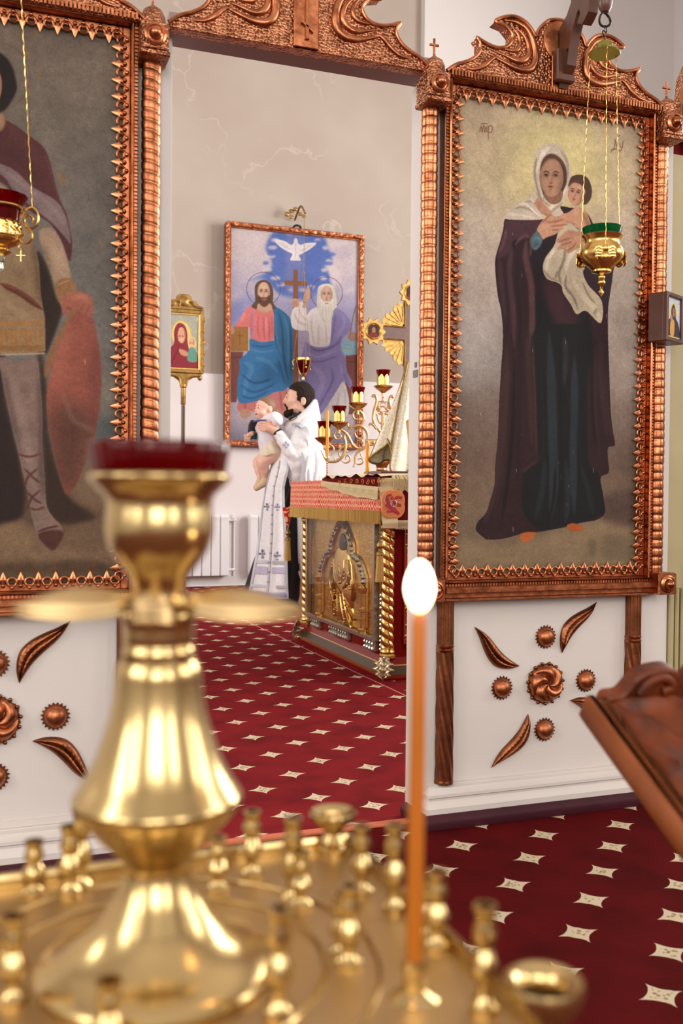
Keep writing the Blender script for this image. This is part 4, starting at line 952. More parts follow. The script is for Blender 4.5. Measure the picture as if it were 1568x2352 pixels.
    c.line([(0,1290),(200,1440),(400,1600),(510,1760)], 24, (148,130,134), 6, .6, bd); c.line([(0,1335),(150,1500),(330,1640)], 14, (78,62,66), 4, .6)
    c.poly([(-60,880),(0,860),(40,930),(10,1010),(-60,990)], (150, 116, 88), 3)
    # head
    c.oval(-70, 640, 190, 250, (36, 28, 26), 4); c.poly([(0,430),(50,520),(108,590),(128,680),(95,760),(0,850),(-80,700)], (36, 28, 26), 3); face(c, -95, 660, 110, 180, (170, 124, 96), (112, 74, 56), (34, 26, 24), 0, -.1)
    # shield and gloved hand
    c.crop(*B)
    c.poly([(495,400),(430,480),(340,640),(288,790),(292,860),(320,820),(400,600),(500,440)], (140, 98, 66), 3)
    sh = c.poly([(500,430),(590,470),(625,600),(648,760),(650,920),(625,1150),(570,1350),(450,1610),(385,1500),(320,1230),(300,980),(335,790),(400,600)], (150, 82, 68), 3)
    c.poly([(330,1050),(640,1100),(600,1300),(450,1640),(340,1400)], (84, 56, 46), 24, .8, sh); c.poly([(600,470),(660,800),(640,1100),(560,1200),(585,800)], (116, 62, 56), 14, .75, sh); c.line([(440,560),(380,760),(350,960)], 60, (196,118,98), 16, .6, sh)
    c.line([(400,960),(470,1130),(560,1180),(620,1210)], 22, (150,128,112), 8, .5, sh); c.line([(545,740),(548,780)], 8, (220,150,100), 2, .8)
    gl = c.poly([(402,350),(440,322),(520,308),(585,340),(600,400),(590,465),(520,440),(470,430),(420,470),(398,420)], (160, 94, 78), 3)
    c.line([(440,350),(520,335),(570,370)], 26, (208,134,112), 7, .6, gl)
    for pts in ([(420,410),(470,425)], [(520,430),(540,380)], [(560,450),(570,400)]): c.line(pts, 8, (128,66,52), 3, .8)
    c.mottle(.12, 12); c.sat = .85; c.tone = (.93, .89, .85); return c.material('painted_warrior_saint', .42, .3)
# ---------------- far: two seated haloed figures under a dove
def paint_trinity():
    x0, x1, z0, z1 = 2.245, 3.625, 1.455, 3.595
    c = Canvas(x0, x1, z0, z1, 9.5, 1100, 9).crop(510, 500, .22965)
    c.vgrad([(100, (206, 190, 186)), (500, (196, 182, 186)), (900, (150, 146, 180)), (1200, (160, 152, 182)), (1700, (172, 160, 172)), (2000, (180, 166, 172)), (2220, (128, 122, 142))])
    for k in range(26):
        x, y = 80+c.rng.random()*1280, 120+c.rng.random()*800; c.oval(x, y, 60+80*c.rng.random(), 30+40*c.rng.random(), (218, 202, 196) if k % 2 else (170, 158, 184), 14, .4)
    sky = c.poly([(500,170),(560,150),(760,160),(1000,200),(1050,300),(1095,430),(1020,480),(1060,560),(1075,640),(1080,700),(940,760),(850,820),(700,800),(560,760),(420,620),(280,640),(460,545),(500,460),(440,310)], (78, 106, 182), 9)
    for k in range(34):
        a = k*.55; x, y = 760+300*math.cos(a)*(1+.1*math.sin(k*3)), 440+290*math.sin(a); c.oval(x, y, 30+20*math.sin(k*5)**2, 20, (78, 106, 182) if k % 2 else (204, 190, 194), 6, .8)
    c.poly([(660,180),(800,180),(790,720),(640,720)], (128, 128, 172), 14, .5)
    c.poly([(100,880),(300,800),(330,1000),(100,1080)], (120, 128, 190), 20, .6); c.poly([(860,700),(1100,760),(1000,900),(860,900)], (110, 120, 190), 20, .6)
    c.poly([(525,228),(620,240),(690,280),(712,262),(722,225),(740,214),(752,232),(760,265),(785,280),(840,262),(938,262),(880,320),(790,372),(765,385),(785,432),(735,436),(680,430),(702,372),(650,345),(570,292)], (214, 206, 206), 1)
    for pts in ([(560,250),(640,300),(690,330)], [(900,275),(830,320),(780,350)], [(735,240),(735,330),(730,420)]): c.line(pts, 9, (170,162,180), 2, .7)
    for (p_) in ([(95,1340),(220,1340),(190,1600),(150,1840),(95,1840)], [(1230,1370),(1345,1370),(1345,1960),(1250,1960),(1220,1700)]): c.poly(p_, (128, 70, 60), 2, smooth=False)
    c.line([(100,1395),(200,1395)], 8, (90,44,40), 1.5, .8, taper=False); c.line([(1240,1440),(1340,1440)], 8, (90,44,40), 1.5, .8, taper=False)
    c.poly([(712,525),(757,527),(760,1720),(705,1720)], (138, 82, 56), 1, smooth=False); c.poly([(625,630),(846,645),(846,686),(625,678)], (142, 84, 56), 1, smooth=False)
    c.ring(418, 718, 166, 5, (96, 48, 52), .9); c.ring(1040, 758, 156, 5, (96, 48, 52), .9, 158)
    def folds(m, L):
        for pts, wd, col, al in L: c.line(pts, wd, col, 5, al, m)
    # left figure
    rb = c.poly([(330,880),(260,900),(215,960),(180,1020),(145,1095),(280,1100),(290,1200),(340,1235),(430,1245),(500,1225),(525,1180),(520,1020),(515,920),(430,960),(370,930)], (222, 112, 110), 1.5)
    folds(rb, [([(230,950),(200,1040)], 40, (236,142,138), .6), ([(370,970),(360,1100),(380,1220)], 10, (168,66,72), .7), ([(420,980),(420,1100),(430,1230)], 10, (170,68,74), .7), ([(470,970),(475,1100),(470,1220)], 10, (168,66,72), .7), ([(440,980),(450,1200)], 12, (238,150,146), .6), ([(500,960),(505,1190)], 14, (178,78,82), .6), ([(300,950),(300,1190)], 26, (200,80,86), .6)])
    for k in range(8): c.oval(308, 925+k*36, 7, 12, (130,140,180), 1, .9)
    hm = c.poly([(180,1830),(300,1840),(520,1740),(640,1680),(650,1900),(560,1960),(330,1935),(172,1925)], (206, 112, 104), 1.5)
    folds(hm, [([(240,1850),(235,1930)], 16, (160,70,72), .7), ([(480,1780),(500,1940)], 14, (168,74,74), .7), ([(580,1730),(600,1930)], 14, (160,70,72), .7)]); [c.oval(542, 1720+k*36, 7, 12, (130,140,190), 1, .9) for k in range(6)]
    for x in (240, 560): c.poly([(x-50,1925),(x,1905),(x+48,1930),(x+50,1975),(x,2003),(x-45,1980)], (186, 138, 108), 2)
    lb = c.poly([(282,1215),(400,1245),(530,1232),(560,1300),(610,1400),(655,1690),(520,1742),(420,1800),(300,1842),(172,1835),(162,1650),(185,1500),(180,1420),(260,1345)], (50, 116, 172), 1.5)
    folds(lb, [([(290,1270),(400,1290),(520,1270)], 14, (30,76,128), .8), ([(280,1310),(400,1340),(540,1320)], 14, (86,150,196), .6), ([(220,1440),(300,1500),(250,1640),(230,1780)], 50, (82,150,198), .5), ([(340,1400),(480,1450),(560,1560)], 40, (84,148,196), .5), ([(200,1560),(330,1650),(520,1600)], 18, (28,72,122), .75), ([(190,1660),(330,1740),(560,1640)], 18, (30,76,126), .7), ([(190,1770),(320,1800),(480,1720)], 16, (28,70,120), .7), ([(560,1400),(600,1550),(640,1680)], 18, (30,76,126), .6)])
    cl = c.poly([(512,910),(560,905),(640,960),(690,1030),(712,1120),(708,1400),(704,1660),(650,1680),(620,1500),(560,1330),(525,1230),(522,1000)], (46, 104, 150), 1.5)
    folds(cl, [([(560,930),(600,1100),(620,1400),(670,1650)], 14, (26,62,100), .75), ([(610,960),(660,1150),(660,1500)], 20, (74,134,176), .6), ([(680,1050),(690,1300),(690,1600)], 12, (24,60,98), .7), ([(535,960),(550,1200),(600,1380)], 14, (80,140,182), .6)])
    c.poly([(98,1092),(272,1092),(274,1332),(98,1332)], (166, 112, 52), 1, smooth=False); c.line([(272,1095),(274,1330)], 8, (206,196,170), 1, 1, taper=False); c.line([(185,1130),(185,1280)], 8, (132,78,30), 1.5, .8); c.line([(150,1180),(220,1180)], 8, (132,78,30), 1.5, .8); c.poly([(95,1100),(125,1095),(130,1150),(100,1165)], (196,146,118), 1.5)
    c.poly([(330,730),(342,670),(385,634),(440,630),(490,665),(515,750),(512,850),(545,905),(500,915),(450,890),(370,890),(345,918),(298,888),(335,840)], (98, 70, 50), 1.5)
    c.poly([(372,860),(480,860),(500,925),(430,960),(360,925)], (200, 152, 124), 1.5); c.line([(335,925),(430,958),(510,925)], 8, (196,130,60), 1, .9)
    f = face(c, 420, 750, 62, 100, (206, 164, 136), (150, 104, 82), (60, 40, 32), .03, 0); c.poly([(362,780),(395,800),(445,800),(482,780),(480,850),(428,898),(376,858)], (92, 60, 42), 3, .95); c.oval(425, 822, 26, 7, (170,100,84), 1.5, .9)
    # right figure
    wh = c.poly([(950,905),(880,930),(845,975),(835,870),(790,840),(735,880),(695,950),(688,1040),(712,1110),(790,1130),(862,1140),(870,1240),(900,1280),(1000,1292),(1080,1250),(1095,1100),(1095,1000),(1010,1040)], (216, 208, 202), 1.5)
    folds(wh, [([(720,950),(760,1040),(850,1080)], 20, (176,164,162), .7), ([(760,880),(790,980),(860,1040)], 14, (170,158,156), .6), ([(900,960),(890,1100),(920,1270)], 16, (172,160,160), .6), ([(960,1060),(960,1270)], 14, (168,156,158), .6), ([(1030,1060),(1040,1260)], 14, (170,158,158), .6)])
    c.poly([(798,900),(812,850),(815,780),(835,735),(850,690),(862,678),(868,710),(880,745),(876,800),(850,850),(830,905)], (198, 150, 122), 1.5); c.line([(800,845),(840,855)], 8, (110,70,60), 1, .8)
    c.poly([(698,830),(730,812),(765,830),(768,890),(720,898),(700,870)], (196, 146, 118), 1.5); [c.line([(704,840+k*16),(752,850+k*14)], 5, (140,92,72), 1, .7) for k in range(3)]
    un = c.poly([(1200,1640),(1250,1760),(1262,1880),(1240,1975),(1120,2012),(960,1992),(930,1950),(1080,1800)], (200, 194, 188), 1.5); folds(un, [([(1160,1740),(1130,1990)], 16, (156,148,150), .7), ([(1220,1700),(1230,1960)], 14, (160,152,154), .6), ([(1060,1850),(1010,1980)], 14, (160,150,152), .6)])
    pu = c.poly([(1112,915),(1170,920),(1240,985),(1290,1080),(1255,1150),(1200,1205),(1180,1290),(1225,1400),(1245,1540),(1292,1640),(1268,1700),(1205,1630),(1100,1790),(975,1965),(885,1945),(878,1780),(790,1640),(760,1560),(790,1400),(815,1300),(835,1240),(900,1285),(1040,1295),(1075,1240),(1092,1000)], (132, 120, 174), 1.5)
    folds(pu, [([(850,1270),(960,1330),(1130,1270),(1190,1180)], 18, (90,76,138), .75), ([(820,1340),(960,1390),(1140,1320)], 16, (168,156,202), .6), ([(800,1420),(960,1440),(1160,1380)], 16, (92,80,140), .6), ([(900,1480),(1000,1600),(950,1800)], 50, (160,148,196), .5), ([(800,1500),(860,1680),(920,1900)], 20, (92,80,140), .7), ([(1080,1480),(1100,1620),(1010,1800),(940,1930)], 20, (94,82,142), .7), ([(1180,1450),(1190,1600)], 20, (162,150,198), .5), ([(1130,950),(1110,1100),(1090,1240)], 14, (96,84,144), .7), ([(1200,980),(1210,1080),(1130,1200)], 24, (164,152,200), .5), ([(1210,1560),(1270,1680)], 12, (90,76,136), .7)])
    c.oval(1262, 1290, 78, 86, (124, 176, 198), 1.5); c.oval(1240, 1330, 50, 40, (150,200,214), 10, .6); c.line([(1190,1300),(1262,1310),(1335,1290)], 7, (190,160,80), 1, .9); c.line([(1262,1205),(1268,1300)], 6, (190,160,80), 1, .9)
    c.poly([(1250,1170),(1290,1140),(1340,1170),(1340,1220),(1280,1235),(1250,1205)], (170, 128, 108), 2); c.line([(1330,880),(1300,1000),(1262,1220)], 12, (140,104,60), 1, 1)
    c.poly([(948,760),(965,690),(1040,664),(1108,688),(1132,770),(1140,890),(1110,930),(1095,1000),(1060,1044),(1010,1040),(975,960),(945,900)], (204, 198, 180), 1.5)
    face(c, 1040, 775, 58, 92, (202, 160, 136), (150, 108, 90), (96, 76, 66), 0, 0); c.poly([(985,815),(1010,840),(1040,845),(1075,838),(1098,812),(1105,900),(1075,1010),(1040,1040),(1005,1000),(980,900)], (214, 208, 194), 2.5, .97); c.oval(1040, 862, 20, 6, (160,100,88), 1.2, .8)
    for x in (1000, 1030, 1060, 1085): c.line([(x, 880), (x+4, 1000)], 8, (176, 168, 150), 2, .6)
    c.line([(970,700),(1040,680),(1100,700)], 12, (226,220,206), 3, .7)
    c.mottle(.06, 12); c.sat = .84; c.tone = (.90, .89, .90); return c.material('painted_seated_figures', .5, .1)
def paint_small(kind):
    """little panel icons in unit coordinates (x right, y up)"""
    c = Canvas(0, 1, 0, 1.25, None, 260, 4)
    if kind == 'red':
        c.a[:] = np.array((158, 156, 142))/255; c.oval(.42, .78, .30, .30, (206, 186, 120), 3); c.ring(.42, .78, .30, 5, (190, 160, 90)); c.oval(.74, .60, .15, .15, (206, 186, 120), 3)
        c.poly([(.02,0),(.05,.4),(.2,.58),(.20,.85),(.32,1.02),(.5,1.0),(.60,.84),(.62,.6),(.7,.42),(.9,.38),(.98,0)], (132, 48, 56), 2)
        c.poly([(.68,.48),(.84,.48),(.92,.2),(.62,.2)], (96, 140, 124), 2); face(c, .43, .76, .125, .18, (200, 152, 122), (140, 92, 72), (50, 32, 28)); face(c, .75, .61, .085, .11, (204, 156, 126), (140, 92, 72), (60, 40, 30))
        c.poly([(.36,.45),(.6,.4),(.62,.3),(.42,.32)], (188, 136, 106), 2); c.line([(.1,.1),(.3,.4),(.36,.6)], 8, (96,30,38), 3, .7); c.line([(.92,1.1),(.92,1.2)], 6, (226,206,150), 1)
    elif kind == 'blue':
        c.a[:] = np.array((196, 204, 210))/255; c.oval(.52, .84, .25, .25, (222, 190, 100), 2); c.poly([(.06,.05),(.14,.5),(.34,.66),(.36,.9),(.52,1.06),(.66,.92),(.7,.66),(.92,.45),(.94,.05)], (64, 62, 74), 2)
        face(c, .54, .82, .10, .14, (170, 118, 84), (110, 70, 50), (40, 28, 24)); c.poly([(.3,.1),(.28,.45),(.42,.6),(.6,.5),(.56,.1)], (214, 160, 80), 3); c.oval(.36, .62, .09, .1, (186, 136, 96), 2); c.poly([(0,0),(1,0),(1,.06),(0,.06)], (206,180,110), 1)
        c.line([(.05,1.12),(.15,1.12)], 5, (170,60,50), 1); c.line([(.85,1.12),(.95,1.12)], 5, (170,60,50), 1)
    else:
        c.a[:] = np.array((58, 40, 34))/255; face(c, .5, .72, .2, .28, (150, 104, 74), (84, 54, 42), (34, 24, 20)); c.poly([(.1,0),(.2,.45),(.5,.5),(.8,.45),(.9,0)], (110, 44, 36), 4)
    c.mottle(.06, 10); return c.material('painted_icon_'+kind, .4, .3)
PIC_M, PIC_W, PIC_T = paint_mother(), paint_warrior(), paint_trinity()
icon_panel(1.530, PIC_M, 'tall copper-framed painting of a veiled woman holding a child, right of the doorway')
icon_panel(-.012, PIC_W, 'tall copper-framed painting of a standing warrior with a red shield, left of doorway')
def flat_picture(name, x0, x1, y, z0, z1, m, parent, thick=.004):
    me = bpy.data.meshes.new(name); vs = [(x0, y, z0), (x1, y, z0), (x1, y, z1), (x0, y, z1)]
    me.from_pydata(vs+[(x, y+thick, z) for x, _, z in vs], [], [(0, 1, 2, 3), (4, 7, 6, 5), (0, 4, 5, 1), (1, 5, 6, 2), (2, 6, 7, 3), (3, 7, 4, 0)])
    uv = me.uv_layers.new(name='uv')
    for i, q in enumerate([(0, 0), (1, 0), (1, 1), (0, 1)]): uv.data[i].uv = q
    me.materials.append(m); o = bpy.data.objects.new(name, me); COL.objects.link(o); o.parent = parent; return o
t, W_, H_, T_ = ICON_CASE
flat_picture('picture', T_, W_-T_, .004, T_, H_-T_, paint_small('blue'), t)
# ================================================================ sanctuary
# ---- large framed painting on the back wall
t = thing('wall_painting', (2.935, 9.5, 1.405), 'large copper-framed painting of two seated haloed figures under a dove on the far wall', 'painting')
o = flat_picture('canvas', 2.235, 3.635, 9.5, 1.445, 3.605, PIC_T, t, .05); o.matrix_parent_inverse = Matrix.Translation((-2.935, -9.5, -1.405))
def wrect(x0, x1, z0, z1, d0, d1, ya, yb, bev=.004):
    mb = MB()
    mb.bbox(x0+d0, x0+d1, ya, yb, z0+d0, z1-d0, bev); mb.bbox(x1-d1, x1-d0, ya, yb, z0+d0, z1-d0, bev)
    mb.bbox(x0+d1, x1-d1, ya, yb, z1-d1, z1-d0, bev); mb.bbox(x0+d1, x1-d1, ya, yb, z0+d0, z0+d1, bev); return mb
m_fr = mat('copper_leaf_frame', rgb(196, 122, 84), .36, .9, (16, .9), ('voronoi', 26, .9, .01), col2=rgb(132, 72, 44))
wobj('frame', wrect(2.198, 3.672, 1.408, 3.642, 0, .045, 9.45, 9.56, .008), m_fr, t)
mb = wrect(2.198, 3.672, 1.408, 3.642, .042, .056, 9.475, 9.53, .003); wobj('inner_bead', mb, M['copper_bright'], t)
mb = MB(); L_ = MB()
for i in range(22):
    z = 1.46+i*.1
    for x in (2.2205, 3.6495):
        if z < 3.6: mb.sphere((x, 9.449, z), .02, 5, (.6, .5, 1.6))
for i in range(14):
    x = 2.27+i*.1
    for z in (1.4305, 3.6195): mb.sphere((x, 9.449, z), .02, 5, (1.6, .5, .6))
wobj('leaf_relief', mb, m_fr, t, 60)['kind'] = 'stuff'
mb = MB(); mb.tube([(2.90, 9.54, 3.64), (2.92, 9.50, 3.675), (2.95, 9.49, 3.68), (2.98, 9.50, 3.675), (3.0, 9.54, 3.64)], .012, 6); wobj('hanging_loop', mb, M['black_metal'], t)
# ---- hanging lamp before the far painting with its small leafy wall hook
hx = on(697, 700, y=9.2).x
hk = thing('lamp_hook', (2.95, 9.56, 3.78), 'small gilt leaf-shaped hook on the far wall above the big painting', 'hook')
mb = MB()
P = [(2.94, 9.56, 3.75), (2.935, 9.45, 3.80), (2.93, 9.35, 3.83), (hx-.01, 9.25, 3.80), (hx, 9.2, 3.74), (hx+.012, 9.2, 3.72)]
mb.tube(spline(P, 5), .010, 6); wobj('arm', mb, M['gold_dull'], hk)
for k, (dx, dz, s_) in enumerate([(-.10, .0, 1), (-.05, .03, .9), (0, .05, .9), (.05, .0, .8), (-.07, -.045, .8), (.085, -.03, .7)]):
    mb = MB(); mb.sphere((2.92+dx*.8, 9.50-.06*k*.3, 3.785+dz), .034*s_, 6, (1, .35, .7)); wobj('leaf', mb, M['gold_dull'], hk)
LB = (hx, 9.2, on(697, 845, y=9.2).z)
lamp = thing('hanging_lamp', LB, 'small gilt hanging lamp with ruby cup before the far seated-figures painting', 'lamp', 'hanging oil lamps')
mb = MB(); mb.lathe([(.004, -.075), (.03, -.055), (.055, -.02), (.072, .03), (.078, .075), (.074, .075), (.06, .02), (.004, -.05)], 20); obj('ruby_cup', mb, M['red_glass'], lamp)
mb = MB(); mb.lathe([(.080, .068), (.086, .074), (.086, .092), (.080, .096), (.077, .09), (.077, .07)], 24); obj('gilt_rim', mb, M['gold'], lamp); mb = MB(); mb.lathe([(.012, -.12), (.018, -.115), (.018, -.10), (.010, -.09), (.03, -.07), (.034, -.055), (.03, -.055), (.005, -.08)], 16); obj('gilt_finial', mb, M['gold'], lamp)
for k in range(6):
    a = PI/3*k+.3; mb = MB(); mb.tube([((.03+.052*q)*math.cos(a), (.03+.052*q)*math.sin(a), -.07+.15*q**1.5) for q in [i/8 for i in range(9)]], .004, 5); obj('strap', mb, M['gold'], lamp)
for k in range(3):
    a = 2*PI*k/3+.5; c_, s_ = math.cos(a), math.sin(a); mb = MB()
    mb.tube([(.082*c_, .082*s_, .09), (.105*c_, .105*s_, .07), (.10*c_, .10*s_, .03), (.088*c_, .088*s_, .02)], .006, 6); mb.sphere((.10*c_, .10*s_, -.005), .012, 5); obj('side_scroll', mb, M['gold'], lamp)
    mb = MB(); mb.tube([(.10*c_, .10*s_, .08), (.035*c_, .035*s_, .62), (0, 0, 1.05)], .0018, 4); obj('chain', mb, M['gold_dull'], lamp)
mb = MB(); mb.tube([(0, 0, 1.05), (0, 0, 3.70-LB[2]+.02)], .003, 4); obj('chain', mb, M['gold_dull'], lamp)
# ---- radiators
def radiator(x0, n, label):
    t = thing('radiator', (x0, 9.50, .10), label, 'radiator', 'white sectional radiators under the far painting')
    w_ = .094
    sec = MB(); sec.bbox(.004, w_-.004, -.05, .04, 0, .60, .008); sec.bbox(.0, w_, -.035, .03, .03, .62, .01)
    for i in range(3): sec.box(.02+i*.024, .026+i*.024, -.053, -.05, .56, .585)
    s0 = obj('section', sec, M['radiator'], t)
    for i in range(1, n): inst(s0, t, (i*w_, 0, 0))
    mb = MB(); X = n*w_
    mb.tube([(X, -.005, .56), (X+.07, -.005, .56), (X+.075, .03, .56)], .014, 8); mb.tube([(X, -.005, .06), (X+.07, -.005, .06)], .014, 8); obj('pipe', mb, M['radiator'], t)
    mb = MB(); mb.lathe([(.018, .0), (.024, .004), (.024, .05), (.016, .055)], 10, (X+.045, -.005, .57)); obj('valve', mb, M['radiator'], t)
    mb = MB(); mb.bbox(.04, .07, .03, .075, .48, .54, .004); mb.bbox(X-.07, X-.04, .03, .075, .48, .54, .004); obj('wall_bracket', mb, M['radiator'], t)
    return t
radiator(1.31, 10, 'white sectional radiator left of the priest, by the far wall')
radiator(2.455, 8, 'white sectional radiator behind the priest, by the far wall')
mb = MB(); mb.tube([(2.32, 9.553, .02), (2.32, 9.553, .70)], .010, 8); mb.tube([(1.2, 9.553, .045), (3.6, 9.553, .045)], .010, 8)
tag(obj('heating_pipe', mb, M['radiator']), 'thin white heating pipe along the far wall between the radiators', 'pipe')
# ---- processional icon on its pole
def pole_stand(x, y, z1, label, name):
    t = thing(name, (x, y, 0), label, 'icon')
    return t
px_ = on(417, 900, y=8.6).x; Y_ = 8.6
t = thing('processional_icon', (px_, Y_, 0), 'gilt-framed icon of a red-hooded woman and child on a tall pole by the far wall', 'icon')
zb, zt = on(430, 858, y=Y_).z, on(430, 712, y=Y_).z; xl, xr = on(375, 780, y=Y_).x, on(467, 780, y=Y_).x; xm = (xl+xr)/2
flat = flat_picture('picture', xl+.035, xr-.035, Y_-.012, zb+.035, zt-.035, paint_small('red'), t); flat.matrix_parent_inverse = Matrix.Translation((-px_, -Y_, 0))
wobj('frame', wrect(xl, xr, zb, zt, 0, .036, Y_-.03, Y_+.02, .006), M['gold_dull'], t)
wobj('inner_frame', wrect(xl, xr, zb, zt, .034, .046, Y_-.022, Y_+.0, .002), M['gold'], t)
mb = MB()
hw = (xr-xl)/2
out = [(-hw*.98, 0), (-hw*1.0, .03), (-hw*.72, .045), (-hw*.62, .08), (-hw*.40, .085), (-hw*.36, .115), (-.02-hw*.12, .135), (0, .138)]
poly = [(xm+x, zt+z) for x, z in out]+[(xm-x, zt+z) for x, z in out[-2::-1]]
mb.prism(poly, Y_-.02, Y_+.01, .004); mb.lathe([(.045, 0), (.045, .006), (.034, .014), (.0005, .018)], 16, (xm, Y_-.02, zt+.07), axis='y')
for sg in (1, -1): mb.tube(spline([(xm+sg*hw*.9, Y_-.022, zt+.02), (xm+sg*hw*.55, Y_-.025, zt+.03), (xm+sg*hw*.4, Y_-.025, zt+.065), (xm+sg*hw*.2, Y_-.025, zt+.06), (xm+sg*hw*.25, Y_-.025, zt+.03)], 4), .010, 6)
wobj('carved_crest', mb, M['gold_dull'], t)
mb = MB(); out = [(-hw*.9, 0), (-hw*.88, -.03), (-hw*.5, -.035), (-hw*.25, -.065), (-.030, -.09), (-.026, -.13), (0, -.13)]
mb.prism([(xm+x, zb+z) for x, z in out]+[(xm-x, zb+z) for x, z in out[-2::-1]], Y_-.02, Y_+.01, .004)
for sg in (1, -1): mb.sphere((xm+sg*hw*.82, Y_-.01, zb-.035), .022, 6, (1, .7, 1.2)); mb.tube(spline([(xm+sg*hw*.8, Y_-.022, zb-.02), (xm+sg*hw*.4, Y_-.025, zb-.03), (xm+sg*hw*.2, Y_-.025, zb-.06), (xm+sg*.03, Y_-.025, zb-.11)], 4), .009, 6)
wobj('carved_foot', mb, M['gold_dull'], t)
mb = MB()
for i in range(5):
    for sg in (xl-.004, xr+.004): mb.sphere((sg, Y_, zb+.09+i*.1), .013, 5, (1, 1, 2))
wobj('edge_carving', mb, M['gold_dull'], t)['kind'] = 'stuff'
mb = MB(); mb.lathe([(.018, on(417, 930, y=Y_).z), (.022, on(417, 928, y=Y_).z), (.022, zb-.13), (.03, zb-.12), (.03, zb-.10), (.0005, zb-.09)], 12, (xm, Y_, 0)); wobj('gilt_sleeve', mb, M['gold_dull'], t)
mb = MB(); mb.lathe([(.017, .02), (.017, on(417, 931, y=Y_).z)], 10, (xm, Y_, 0)); wobj('pole', mb, M['wood_dark'], t)
mb = MB(); mb.lathe([(.17, 0), (.17, .015), (.12, .03), (.03, .05), (.028, .14), (.019, .145)], 20, (xm, Y_, 0)); wobj('base', mb, M['wood_dark'], t)
# ---- processional cross on its pole
Yc = 8.7; cc = on(942, 768, y=Yc); AR = abs(on(855, 765, y=Yc).x-cc.x)
t = thing('processional_cross', (cc.x, Yc, 0), 'gilt processional cross with rays and round painted medallions beside the far painting', 'cross')
mb = MB(); w_ = .062
mb.prism([(cc.x-w_, cc.z-AR*1.7), (cc.x-w_, cc.z-w_), (cc.x-AR, cc.z-w_), (cc.x-AR, cc.z+w_), (cc.x-w_, cc.z+w_), (cc.x-w_, cc.z+AR), (cc.x+w_, cc.z+AR), (cc.x+w_, cc.z+w_), (cc.x+AR, cc.z+w_), (cc.x+AR, cc.z-w_), (cc.x+w_, cc.z-w_), (cc.x+w_, cc.z-AR*1.7)], Yc-.015, Yc+.015, .003)
wobj('wooden_cross', mb, M['wood_dark'], t, 0)
mb = MB()
for (a, b) in (((-1, 1), (1, 1))): pass
P = [(-AR*1.0, -w_), (-AR, w_)]
for s1, s2 in ((1, 1), (-1, 1), (1, -1), (-1, -1)):
    lo = AR*.95 if s2 > 0 else AR*1.6
    mb.tube([(cc.x+s1*w_, Yc-.018, cc.z+s2*w_), (cc.x+s1*AR*.82, Yc-.018, cc.z+s2*w_)], .009, 6); mb.tube([(cc.x+s1*w_, Yc-.018, cc.z+s2*w_), (cc.x+s1*w_, Yc-.018, cc.z+s2*lo)], .009, 6)
wobj('gilt_edging', mb, M['gold_dull'], t)
for s1, s2 in ((1, 1), (-1, 1), (1, -1), (-1, -1)):
    mb = MB(); pl = []
    for i in range(13):
        a = PI/2*i/12; r = AR*(.66 if i % 2 == 0 else .58)*(1.0+.25*abs(math.cos(2*a))); pl.append((cc.x+s1*(w_+r*math.cos(a)*.8), cc.z+s2*(w_+r*math.sin(a)*.8)))
    mb.prism([(cc.x+s1*w_, cc.z+s2*w_)]+pl, Yc-.006, Yc+.006)
    for i in range(6):
        a = PI/2*(i+.5)/6; mb.tube([(cc.x+s1*(w_+.01), Yc-.008, cc.z+s2*(w_+.01)), (cc.x+s1*(w_+AR*.52*math.cos(a)), Yc-.008, cc.z+s2*(w_+AR*.52*math.sin(a)))], .007, 5)
    wobj('ray_fan', mb, M['gold_dull'], t, 0)
mi = paint_small('dark')
for dx, dz in ((-AR, 0), (AR, 0), (0, AR), (0, -AR*1.7)):
    mb = MB(); mb.prism([(cc.x+dx+r*math.cos(a), cc.z+dz+r*math.sin(a)) for a, r in [(PI*i/10, (.135 if i % 2 == 0 else .105)) for i in range(20)]], Yc-.03, Yc-.012, .004)
    md = wobj('star_medallion', mb, M['gold_dull'], t, 0)
    mb = MB(); mb.tube([(cc.x+dx+.075*math.cos(a), Yc-.032, cc.z+dz+.075*math.sin(a)) for a in [2*PI*i/20 for i in range(20)]], .008, 6, closed=True); wobj('ring', mb, M['gold'], md)
    q = flat_picture('medallion_picture', cc.x+dx-.055, cc.x+dx+.055, Yc-.036, cc.z+dz-.062, cc.z+dz+.062, mi, md)
mb = MB(); mb.lathe([(.018, .02), (.018, cc.z-AR*1.6)], 10, (cc.x, Yc, 0)); wobj('pole', mb, M['wood_dark'], t)
mb = MB(); mb.lathe([(.17, 0), (.17, .015), (.12, .03), (.03, .05), (.028, .14), (.019, .145)], 20, (cc.x, Yc, 0)); wobj('base', mb, M['wood_dark'], t)
# ---- holy table: gilt and red lacquer case
TX0, TX1, TY0, TY1 = 1.835, 3.05, 4.40, 5.82
t = thing('holy_table', (TX0, TY0, 0), 'ornate gilt and red altar table with twisted corner columns and glazed side', 'table')
mb = MB()
def frus(mb, e0, z0, e1, z1):
    vs = []
    for e, z in ((e0, z0), (e1, z1)): vs += [(TX0-e, TY0-e, z), (TX1+e, TY0-e, z), (TX1+e, TY1+e, z), (TX0-e, TY1+e, z)]
    mb.add(vs, [(0,3,2,1), (4,5,6,7), (0,1,5,4), (1,2,6,5), (2,3,7,6), (3,0,4,7)])
frus(mb, .0, 0, .0, .012); wobj('base', mb, M['red_glaze'], t)
mb = MB(); frus(mb, .0, .010, -.004, .030); frus(mb, -.020, .068, -.024, .074); wobj('gilt_plinth', mb, mat('mirror_gilt', rgb(206, 150, 84), .16, 1), t, 0)
mb = MB(); frus(mb, -.003, .028, -.021, .070); wobj('dark_band', mb, mat('dark_reflection', rgb(74, 60, 40), .3, .6), t, 0)  # dark colour stands in for what the mirror band reflects
mb = MB()
